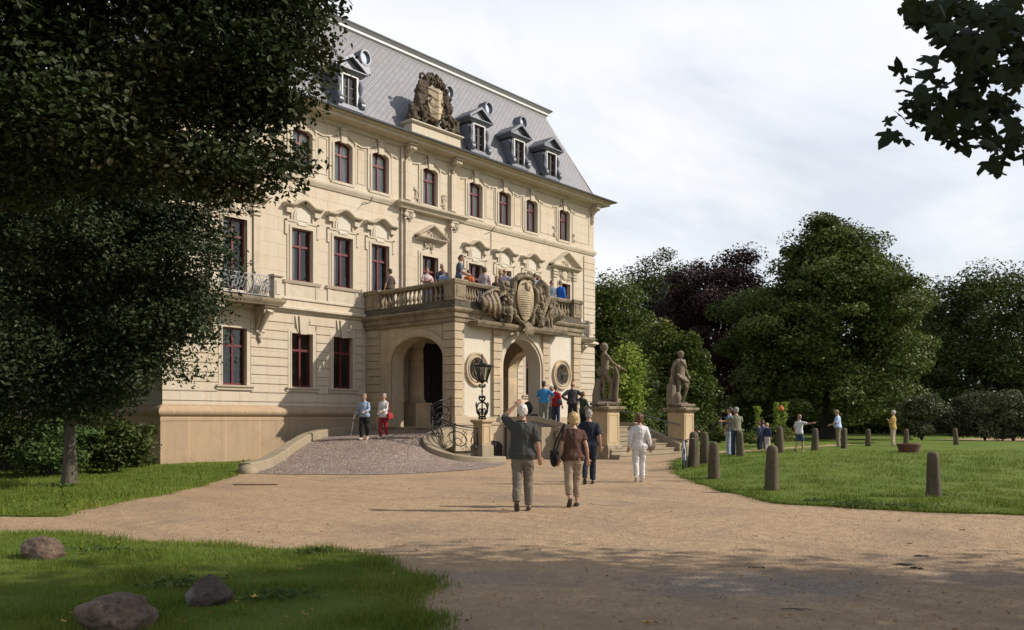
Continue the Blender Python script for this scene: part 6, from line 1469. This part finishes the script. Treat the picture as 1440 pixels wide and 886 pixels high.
# weeds at the lawn edges
rngw2 = np.random.default_rng(9); WC = []
for x, d, r_, k in ((5.9,14.2,.5,240),(6.6,13.9,.6,220),(5.4,14.9,.3,130),(8.6,13.2,.4,90),(-2.9,7.4,.35,160),(-1.9,6.9,.3,110),(-4.4,9.3,.5,110),(-2.2,9.2,.3,90),(-9.85,18.4,.5,200),(8.16,16.1,.25,80),(5.47,17.5,.3,130)):
    g = rngw2.normal(size=(k,3))*r_*.5
    for q in g: WC.append(Wl(x+q[0], d+q[1]*.6, .05+abs(q[2])*.12))
WC = np.array(WC); tag(link('weeds', leaf_mesh('weeds', WC, rngw2.normal(size=WC.shape)*.5+np.array([0,0,1.]), .05, MT['leaf_ivy'], 'oval', rngw2, .7)), kind='stuff', cat='weeds', label='broad leaved weeds along the lawn edges')
# bicycle
bp_, D = px_ground(963, 661, 0); bc = thing('bicycle', 'blue and white bicycle parked beside the leftmost bollard, seen nearly end-on', 'bicycle', bp_, atan2(SA,CA)-.27)
for nm, yy in (('wheel',-.45),('wheel',.45)):
    m = M(); m.tube([(yy+.30*cos(2*pi*k/24),0,.31+.30*sin(2*pi*k/24)) for k in range(24)], .022, 6, closed=True); w_ = m.obj(nm, MT['iron'], bc)
    m = M(); 
    for k in range(10): m.tube([(yy,0,.31),(yy+.29*cos(k*.628),0,.31+.29*sin(k*.628))],.004,4)
    m.tube([(yy,-.04,.31),(yy,.04,.31)],.02,8); m.obj('spokes', MT['irongrey'], w_)
MT['blue'] = plain('blue_white_paint', (.10,.22,.45), .3, 0, .1); MT['whitep'] = plain('white_paint', (.7,.7,.7), .35, 0, .05)
m = M(); m.tube([(.45,0,.31),(.42,0,.31)],.02,6); m.tube([(-.38,0,.70),(-.30,0,.62),(.12,0,.35),(.45,0,.31)],.02,6); m.tube([(.12,0,.35),(.28,0,.78)],.018,6); m.tube([(-.34,0,.75),(.2,0,.62)],.018,6); m.tube([(.2,0,.62),(.45,0,.31)],.012,6); m.obj('frame', MT['blue'], bc)
m = M(); 
for s in (-1,1): m.tube([(-.45,s*.05,.31),(-.40,s*.045,.62),(-.37,0,.70)],.014,6)
m.tube([(-.38,0,.68),(-.34,0,.88)],.018,6); m.obj('fork', MT['whitep'], bc)
m = M(); m.tube([(-.22,-.27,.93),(-.3,-.22,.92),(-.34,0,.88),(-.3,.22,.92),(-.22,.27,.93)],.014,6); m.obj('handlebar', MT['iron'], bc)
m = M(); m.ell((.3,0,.83),(.13,.07,.035),12,6); m.tube([(.28,0,.76),(.3,0,.82)],.014,6); m.obj('saddle', MT['iron'], bc)
m = M(); m.tube([(.12,-.1,.3),(.12,.1,.42)],.01,5); m.lathe([(.07,-.01),(.07,.01)],(.12,0,.35),12); m.obj('pedals', MT['iron'], bc)
# pushchair on the landing
pc = thing('pushchair', 'black pushchair with raised hood standing behind the stair cheek wall', 'pushchair', (12.05,-5.75,1.22), .5)
m = M(); m.ell((0,.1,.74),(.19,.2,.26),14,9); m.box(-.3,.3,-.4,.45,.4,.62) if False else None; c_ = M(); c_.rings([[( .25*cos(a*pi/8), .05-.28*cos(b*pi/7*.62), .72+.27*sin(a*pi/8)*1.0*sin(.35+b*.2)) for a in range(9)] for b in range(8)], cap=False)
m.obj('hood', MT['iron'], pc)
m = M(); m.box(-.2,.2,-.28,.3,.42,.5); m.box(-.2,.2,.22,.3,.42,.8); m.box(-.2,.2,-.3,-.26,.25,.48); m.obj('seat', MT['shoe'], pc)
m = M()
for s in (-1,1): m.tube([(s*.24,-.38,.12),(s*.23,.1,.5),(s*.22,.5,1.02)],.014,6); m.tube([(s*.24,.38,.12),(s*.23,-.05,.5)],.014,6)
m.tube([(-.22,.5,1.02),(.22,.5,1.02)],.018,6); m.obj('chassis', MT['irongrey'], pc)
for sx in (-1,1):
    for y in (-.38,.38):
        m = M(); m.tube([(sx*.27,y+.1*cos(k*.6283),.12+.1*sin(k*.6283)) for k in range(10)],.022,6,closed=True); m.lathe([(.03,-.02),(.03,.02)],n=8,c=(0,0,0)) if False else None; m.obj('wheel', MT['iron'], pc)
m = M(); m.box(-.2,.2,.32,.5,.25,.62); tag(m.obj('carry_bag', MT['shoe'], pc))
# ================================================================ PEOPLE IN THE SCENE
AW = FA                       # heading "away from the photographer"
def at(px, foot_py=None, d=None, z=None):
    if foot_py is not None: p, D = px_ground(px, foot_py); return p
    p = W((px-720)/1180*d, d); p.z = ground_z(p.x,p.y) if z is None else z; return p
person('white-haired man in a dark grey-green polo, walking away with one hand raised to his head', at(735,719), AW-.06, 1.75, (.05,.053,.048), .48, .87, (.155,.135,.105), hair='white', armL='head', armR='swing', step=.10, belly=.05, vox=.0105, collar=1, nod=-.08, loose=.012, group=None)
def mule(rt, J, L): pass
p = at(806,713); person('blond woman in a brown top and rolled beige trousers with a black shoulder bag', p, AW+.12, 1.62, (.085,.045,.034), .3, .86, (.29,.225,.16), 'capri', 'blond', 'bob', step=.11, fem=1, vox=.0105, armR='swing', armL='swing', belly=.02, loose=.012)
dirv = Vector((cos(AW+.12),sin(AW+.12),0)); lf = Vector((-dirv.y,dirv.x,0))
b0 = p+lf*.33+Vector((0,0,.84))
t = thing('handbag', 'black shoulder bag hanging at the left side of the woman in brown', 'handbag', b0, AW+.12-pi/2)
m = M(); m.ell((0,0,0),(.07,.20,.15),14,10); m.box(-.055,.055,-.17,.17,-.02,.13); remesh(m, 'bag_body', cloth((.015,.014,.015)), t, .012, 2, wrinkle(.01,3))
m = M(); m.tube([(0,-.14,.1),(.08,-.12,.32),(.16,-.06,.54),(.17,0,.575),(.16,.07,.52),(.06,.14,.3),(0,.15,.1)], .013, 6); m.obj('strap', cloth((.015,.014,.015)), t)
person('man in a navy polo and dark jeans walking right behind the woman in brown', at(828,681), AW-.1, 1.74, (.018,.022,.036), .45, .88, (.022,.026,.04), hair='grey', step=.13, vox=.012, armR='swing', armL='swing', belly=.03, shoe='shoe', loose=.01)
p = at(899,678); person('woman in white jacket and trousers with beige shoulder bag walking towards the stairs', p, AW-.02, 1.64, (.60,.585,.57), .95, .84, (.58,.57,.56), hair='auburn', hs='bob', step=.10, fem=1, vox=.012, armR='swing', armL='swing', shoe='shoew', loose=.015)
b0 = p+Vector((sin(AW),-cos(AW),0))*.25+Vector((0,0,.88))
t = thing('handbag', 'beige bag on the right hip of the woman in white', 'handbag', b0, AW-pi/2)
m = M(); m.ell((0,0,0),(.16,.07,.13),14,10); m.box(-.14,.14,-.05,.05,-.03,.11); remesh(m, 'bag_body', cloth((.24,.19,.13)), t, .013, 2)
m = M(); m.tube([(-.1,0,.1),(-.12,-.06,.35),(-.15,-.03,.555),(-.1,.08,.52),(-.02,.08,.3),(.08,0,.1)], .011, 6); m.obj('strap', cloth((.24,.19,.13)), t)
# couple coming down the ramp
def rp(x, y): return Vector((x,y,ramp_z(x,y)+.005))
toCam = AW+pi
p = rp(5.55,-3.55)
def cane(rt, J, L): pass
person('older woman in pale blue cardigan and black trousers walking down the ramp with a cane', p, toCam-.25, 1.62, (.30,.39,.52), .95, .86, (.018,.018,.02), hair='sand', hs='short', fem=1, step=.08, armR='cane', armL='forward', pat=1, belly=.04, shoe='shoew', vox=.014)
fc = toCam-.25; rr_ = Vector((sin(fc),-cos(fc),0)); ff = Vector((cos(fc),sin(fc),0))
hp = p+rr_*.29+ff*.17+Vector((0,0,.86)); m = M(); e = p+rr_*.42+ff*.25; e.z = ramp_z(e.x,e.y); m.tube([(hp-ff*.05)-p,(hp+Vector((0,0,.04)))-p,hp+ff*.04-p,(e-p)], [.014,.014,.012,.011], 7)
tag(m.obj('walking_cane', MT['irongrey'], None, p), 'light metal walking cane held by the woman in the pale blue cardigan', 'walking cane')
p = rp(6.1,-3.95)
person('woman in white cardigan and dark red trousers walking down the cobbled ramp', p, toCam-.5, 1.60, (.62,.60,.58), .95, .82, (.25,.02,.035), hair='grey', hs='short', fem=1, step=.09, armR='down', armL='forward', shoe='shoew', vox=.014)
fc = toCam-.5; b0 = p-Vector((sin(fc),-cos(fc),0))*.27+Vector((0,0,.80))
t = thing('handbag', 'red handbag carried by the woman in the white cardigan', 'handbag', b0, fc-pi/2); m = M(); m.ell((0,0,0),(.06,.15,.13),12,9); m.box(-.05,.05,-.13,.13,-.1,.1); remesh(m, 'bag_body', cloth((.30,.03,.03)), t, .013, 2)
m = M(); m.tube([(0,-.1,.1),(.02,-.05,.3),(.04,0,.56),(.02,.05,.3),(0,.1,.1)], .01, 6); m.obj('strap', cloth((.3,.03,.03)), t)
# group on the stair landing
TZ = 1.215
gp = None
person('man in a bright blue T-shirt and black cap standing at the pushchair on the landing', (12.2,-6.3,TZ), 0.5, 1.78, (.035,.20,.45), .45, .9, (.17,.17,.15), hair='dark', hs='cap', armR='hip', armL='rail', vox=.014, belly=.02)
person('woman in a red jacket and jeans with a grey shoulder bag standing on the landing', (13.1,-6.2,TZ), AW-.6, 1.66, (.42,.018,.03), .95, .85, (.035,.05,.10), hair='brown', hs='short', fem=1, armR='down', armL='forward', vox=.014)
m = M(); m.ell((0,0,0),(.15,.07,.12),12,9); t = thing('handbag', 'small grey bag on the back of the woman in the red jacket', 'handbag', (13.02,-6.42,TZ+.98), AW-.6-pi/2); remesh(m, 'bag_body', cloth((.10,.10,.11)), t, .013, 2); m = M(); m.tube([(-.1,.0,.1),(-.14,.02,.3),(-.16,.12,.46)],.01,6); m.tube([(.08,0,.1),(.0,.04,.3),(-.12,.06,.44)],.01,6); m.obj('strap', cloth((.1,.1,.11)), t)
person('large man in dark grey hooded jacket, hands on hips at the top of the stairs', (14.0,-6.35,TZ), AW+.05, 1.82, (.055,.055,.06), .95, .86, (.03,.03,.035), hair='sand', hs='bald', armR='hip', armL='hip', vox=.014, belly=.06, loose=.02, stance=.15)
person('woman in a dark green jacket standing one step below the hooded man', (13.35,-7.35,TZ-.18), AW-.9, 1.56, (.05,.065,.045), .95, .78, (.022,.028,.04), hair='auburn', hs='short', fem=1, armR='forward', armL='forward', vox=.014)
person('woman in a white top half hidden behind the woman in red on the landing', (13.35,-5.75,TZ), AW+2.4, 1.64, (.55,.52,.52), .45, .88, (.25,.24,.22), hair='sand', hs='bob', fem=1, vox=.016)
# people on the balcony
BZ = 5.855; G = 'visitors standing on the portico balcony'
BP = [
 ('dark-haired man in dark brown shirt at the far left end of the portico balcony',(8.95,-.95),1.72,toCam-2.2,(.07,.05,.045),(.03,.03,.03),'dark','short',dict(armR='down',armL='down')),
 ('woman in a pink and white top with folded arms behind the left balustrade',(9.45,-2.6),1.64,toCam+.3,(.55,.42,.42),(.05,.06,.12),'auburn','short',dict(armR='cross',armL='cross',fem=1,pat=0)),
 ('grey-haired man in an open navy jacket over a white shirt on the balcony',(9.55,-3.35),1.72,toCam+.5,(.025,.03,.05),(.04,.04,.06),'grey','short',dict(armR='chest',armL='forward',sleeve=.95)),
 ('child in a pale blue top leaning on the left balustrade',(9.05,-3.95),1.36,toCam+.5,(.22,.30,.45),(.06,.08,.16),'sand','short',dict(armR='rail',armL='rail')),
 ('tall man in grey-blue polo looking down at the front left corner of the balcony',(9.25,-4.55),1.87,toCam+1.6,(.085,.105,.14),(.06,.06,.07),'brown','short',dict(armR='forward',armL='forward',nod=.35,lean=.08)),
 ('person in an orange T-shirt seated low behind the corner pier',(10.0,-4.35),1.42,AW-.2,(.60,.17,.06),(.06,.06,.1),'brown','short',dict(belly=.04)),
 ('small child with a pink top next to the person in orange',(10.3,-4.1),1.15,AW+.4,(.50,.25,.24),(.1,.1,.1),'sand','short',dict()),
 ('broad woman in a grey-lilac T-shirt with brown hair, back to the grille',(10.95,-4.3),1.66,AW-.1,(.36,.31,.33),(.07,.08,.12),'brown','bob',dict(fem=1,belly=.05)),
 ('person in a pink shirt mostly hidden behind the carved figures',(11.35,-3.9),1.66,AW+1.0,(.52,.33,.32),(.1,.1,.1),'grey','short',dict()),
 ('woman with blond hair and a dark lilac top left of the shield',(11.85,-4.35),1.66,AW-.2,(.17,.14,.19),(.08,.08,.1),'blond','bob',dict(fem=1,belly=.04)),
 ('balding man in a lilac shirt just left of the shield top',(12.4,-4.1),1.82,AW-.4,(.30,.27,.38),(.08,.08,.1),'sand','bald',dict(nod=.2,belly=.05)),
 ('person with dark hair bending over the rail below the blond woman',(11.45,-4.5),1.35,toCam,(.08,.06,.05),(.05,.05,.05),'brown','short',dict()),
 ('man in a pale blue shirt leaning forward right of the shield',(13.95,-4.3),1.84,AW-.5,(.33,.42,.66),(.05,.05,.08),'dark','short',dict(lean=.18,nod=.3,armR='rail',armL='rail')),
 ('person with reddish hair right behind the man in pale blue',(14.4,-4.2),1.80,AW-.6,(.5,.48,.46),(.1,.1,.1),'auburn','short',dict(fem=1)),
 ('person in a dark olive hat and jacket in the middle of the balcony crowd',(14.75,-4.0),1.82,AW+.5,(.10,.09,.06),(.05,.05,.05),'sand','cap',dict()),
 ('boy with brown hair in a grey-blue shirt near the right balusters',(14.95,-4.5),1.62,toCam+.6,(.13,.17,.23),(.08,.08,.1),'brown','short',dict(nod=.2)),
 ('small girl in white between the boy and the blue jacket',(15.3,-4.2),1.48,toCam+.3,(.55,.5,.5),(.1,.1,.12),'sand','short',dict(fem=1)),
 ('woman in a vivid blue and black jacket nearest the right end of the balcony',(15.45,-4.6),1.66,AW-.7,(.03,.12,.50),(.03,.03,.04),'sand','short',dict(fem=1,sleeve=.95,loose=.02)),
]
for lab,(x,y),h,fc,top,bot,hair,hs,kw in BP:
    kw.setdefault('sleeve',.45); person(lab, (x,y,BZ), fc, h, top, bottom=bot, hair=hair, hs=hs, group=G, vox=.018, **kw)
# people round the lawn
p1 = at(1035, d=28.8); person('man in khaki shirt and dark jeans with his arm round the man in blue', p1, AW+.25, 1.73, (.20,.185,.135), .45, .9, (.035,.05,.075), hair='grey', armL='around', armR='around', vox=.014, belly=.05)
p2 = at(1026, d=29.3); person('man in a blue T-shirt and pale jeans embraced by the man in khaki', p2, AW+.9, 1.74, (.09,.15,.30), .45, .9, (.36,.42,.54), hair='dark', armR='around', armL='down', turn=.6, vox=.014)
for px, d, h, top, bot, lab, hr, fc in ((1067,41.5,1.50,(.05,.07,.09),(.02,.025,.035),'person in dark clothes on the left of the distant group of three','brown',AW+1.2),(1073,42,1.58,(.12,.13,.20),(.06,.08,.16),'person in a grey-blue top in the middle of the distant group of three','auburn',AW-.3),(1079,41.3,1.45,(.03,.04,.09),(.55,.52,.5),'person in a navy top and white trousers, right one of the distant group','blond',AW-1)):
    p = at(px, d=d); p.z -= .12; person(lab, p, fc, h, top, .9, bottom=bot, hair=hr, vox=.02, group='distant group of three by the sapling')
person('boy in a white T-shirt and blue shorts stretching his arm out on the path', at(1124, d=32.8), AW-1.05, 1.50, (.60,.60,.63), .45, .88, (.05,.075,.15), 'shorts', 'sand', armR='out', armL='down', turn=1.4, vox=.014, step=.14)
person('heavy man in a pale blue shirt and beige trousers looking down beside a bollard', at(1179, d=38.2), AW+1.1, 1.76, (.40,.50,.72), .45, .9, (.20,.17,.13), hair='sand', armR='forward', armL='forward', nod=.5, belly=.10, vox=.016, lean=.06)
person('man in a yellow ochre jacket and pale trousers standing far right on the lawn edge', at(1256, d=39.5), AW+.9, 1.74, (.42,.28,.09), .95, .84, (.42,.34,.25), hair='white', armR='chest', armL='chest', belly=.05, vox=.016)
p = at(968, d=27.0); person('person in black half hidden behind the right statue pedestal next to the bicycle', at(971, d=36.6), AW-1.2, 1.66, (.02,.02,.022), .95, .8, (.25,.27,.32), hair='dark', vox=.018, armR='forward', armL='forward')
# ================================================================ STATUES (need the body generator)
def statue_a(s):
    P = dict(armR='forward', armL='forward', step=0); J = joints(P)
    J['elR'] = Vector((.27,.12,1.17)); J['wrR'] = Vector((.20,.36,1.02)); J['elL'] = Vector((-.27,.05,1.15)); J['wrL'] = Vector((-.16,.32,1.0))
    J['knR'] = Vector((.13,.16,.55)); J['anR'] = Vector((.15,.12,.13))
    b = M(); body_shapes(b, P, J)
    b.ell((0,-.02,1.68),(.095,.11,.09),12,9); b.ell((0,-.08,1.62),(.07,.06,.08),10,8)
    b.tube([(.03,-.0,.0),(.02,-.05,.0)],.02,6); b.ell((0,0,-.02),(.34,.34,.06),16,6); b.box(-.33,.33,-.33,.33,-.09,.0)
    # drapery falling from the forearm and a tree stump behind
    for k in range(6): b.tube([(.0+k*.045,.30-.02*k,1.08),(.02+k*.045,.30,.8),(.05+k*.04,.27,.5),(.02+k*.05,.24,.2),(.03+k*.05,.25,.0)], [.035,.045,.05,.05,.045], 7)
    b.tube([(-.18,-.16,-.02),(-.2,-.18,.25),(-.17,-.15,.5),(-.15,-.12,.72)], [.15,.12,.10,.07], 9); b.ell((-.1,.25,.08),(.14,.16,.12),10,7); b.ell((.1,.3,.05),(.16,.12,.09),10,7)
    b.ell((.12,.34,1.0),(.1,.09,.12),10,7); b.tube([(.2,.4,1.04),(.25,.55,.92)],[.03,.02],6)
    b.ell((-.12,-.11,.92),(.09,.08,.15),10,7)
    b.xf(Matrix.Rotation(-2.2,4,'Z') @ Matrix.Diagonal((1.38,1.38,1.29,1)) @ Matrix.Translation((0,0,.03))); s.add(b.v, b.f)
def statue_b(s):
    P = dict(armR='down', armL='hip', step=0); J = joints(P)
    J['elR'] = Vector((.26,-.06,1.16)); J['wrR'] = Vector((.24,.10,.95)); J['elL'] = Vector((-.30,-.10,1.18)); J['wrL'] = Vector((-.30,-.12,.92)); J['knR'] = Vector((.14,.14,.52)); J['anR'] = Vector((.16,-.05,.1)); J['toeR'] = False
    b = M(); body_shapes(b, P, J)
    b.ell((0,-.02,1.69),(.10,.12,.085),12,9); b.ell((0,0,-.02),(.34,.34,.06),16,6); b.box(-.33,.33,-.33,.33,-.09,.0)
    for k in range(7):   # cloak over the shoulder and down to the stump
        a = -.18+.055*k; b.tube([(a*.9,.05,1.46),(a,-.12,1.35),(a-.03,-.16,1.05),(a-.06,-.17,.75),(a-.06,-.16,.45)], [.04,.055,.05,.05,.04], 7)
    for k in range(5): b.tube([(-.22,.02+.03*k,.98-.02*k),(0,.12+.01*k,.90-.03*k),(.2,.06+.02*k,.86-.03*k)], [.035,.045,.035], 6)
    b.tube([(.2,.05,.86),(.26,.06,.68),(.24,.02,.5)], [.06,.06,.03], 7)
    b.tube([(-.3,-.12,-.02),(-.31,-.13,.3),(-.3,-.12,.62),(-.3,-.1,.66)], [.17,.15,.15,.10], 10); b.ell((-.31,-.12,.78),(.07,.07,.14),10,7); b.ell((-.2,.05,.2),(.12,.12,.2),10,7)
    b.tube([(-.15,.12,1.45),(.0,.13,1.35),(.15,.1,1.2)],[.035,.04,.03],7)
    b.xf(Matrix.Rotation(2.9,4,'Z') @ Matrix.Diagonal((-1.32,1.32,1.28,1)) @ Matrix.Translation((0,0,.03))); s.add(b.v, [tuple(reversed(f)) for f in b.f])
pedestal(13.25, -8.45, 'weathered stone statue of a nude figure with outstretched hand on the left stair pedestal', statue_a)
pedestal(18.3, -8.85, 'weathered stone statue of a cloaked figure leaning on a stump on the right stair pedestal', statue_b)
# ================================================================ SKY, SUN, CAMERA
sun_dir = Vector((.612*cos(radians(35.3)), -.791*cos(radians(35.3)), sin(radians(35.3))))
w = bpy.data.worlds.new('World'); SC.world = w; w.use_nodes = True; nt = w.node_tree; nt.nodes.clear()
out = nt.nodes.new('ShaderNodeOutputWorld'); bg = nt.nodes.new('ShaderNodeBackground'); sky = nt.nodes.new('ShaderNodeTexSky'); sky.sky_type = 'NISHITA'; sky.sun_disc = False
sky.sun_elevation = radians(35.3); sky.sun_rotation = atan2(sun_dir.x, sun_dir.y); sky.air_density = 1.2; sky.dust_density = 1.5; sky.ozone_density = 1.5
tc = nt.nodes.new('ShaderNodeTexCoord'); sp = nt.nodes.new('ShaderNodeSeparateXYZ'); nt.links.new(tc.outputs['Generated'], sp.inputs[0])
mz = nt.nodes.new('ShaderNodeMath'); mz.operation = 'MAXIMUM'; nt.links.new(sp.outputs[2], mz.inputs[0]); mz.inputs[1].default_value = 0.0
az = nt.nodes.new('ShaderNodeMath'); az.operation = 'ADD'; nt.links.new(mz.outputs[0], az.inputs[0]); az.inputs[1].default_value = .22
dv = nt.nodes.new('ShaderNodeVectorMath'); dv.operation = 'DIVIDE'; cb = nt.nodes.new('ShaderNodeCombineXYZ')
for i in range(3): nt.links.new(az.outputs[0], cb.inputs[i])
nt.links.new(tc.outputs['Generated'], dv.inputs[0]); nt.links.new(cb.outputs[0], dv.inputs[1])
mp = mapped(nt, dv.outputs[0], (.8,1.5,1), (0,0,radians(35)), (3.1,1.4,0))
cn = noi(nt, mp, 1.15, 8, .56, .35); cn2 = noi(nt, mp, .35, 3, .5)
ad = nt.nodes.new('ShaderNodeMath'); ad.operation = 'ADD'; nt.links.new(cn, ad.inputs[0]); nt.links.new(cn2, ad.inputs[1])
fac = ramp(nt, ad.outputs[0], [(.80,.66),(.92,.88),(1.02,1.)])
hi = ramp(nt, sp.outputs[2], [(.42,1.),(.72,.25)]); fm = nt.nodes.new('ShaderNodeMath'); fm.operation = 'MULTIPLY'; nt.links.new(fac, fm.inputs[0]); nt.links.new(hi, fm.inputs[1]); fac = fm.outputs[0]
cc = ramp(nt, noi(nt, mp, 2.0, 6, .6), [(.35,(8.3,8.65,9.4)),(.68,(9.2,9.35,9.6))])
cl = mix(nt, sky.outputs[0], cc, fac)
nt.links.new(cl, bg.inputs[0]); bg.inputs[1].default_value = .1; nt.links.new(bg.outputs[0], out.inputs[0])
L = bpy.data.lights.new('sun', 'SUN'); L.energy = 4.7; L.angle = radians(.55); L.color = (1.0,.905,.77)
so = bpy.data.objects.new('sun', L); COL.objects.link(so); so.rotation_euler = sun_dir.to_track_quat('Z','Y').to_euler()
cam = bpy.data.cameras.new('camera'); co = bpy.data.objects.new('camera', cam); COL.objects.link(co)
cam.sensor_width = 36; cam.lens = 1180/1440*36; cam.shift_y = (590-443)/1440; cam.clip_start = .1; cam.clip_end = 3000
co.location = (CX,CY,CH); co.rotation_euler = (radians(90),0,FA-pi/2); SC.camera = co
SC.view_settings.view_transform = 'Standard'; SC.view_settings.look = 'None'; SC.view_settings.gamma = 1; SC.view_settings.exposure = .15
SC.cycles.max_bounces = 6; SC.cycles.transparent_max_bounces = 8; SC.cycles.sample_clamp_indirect = 6
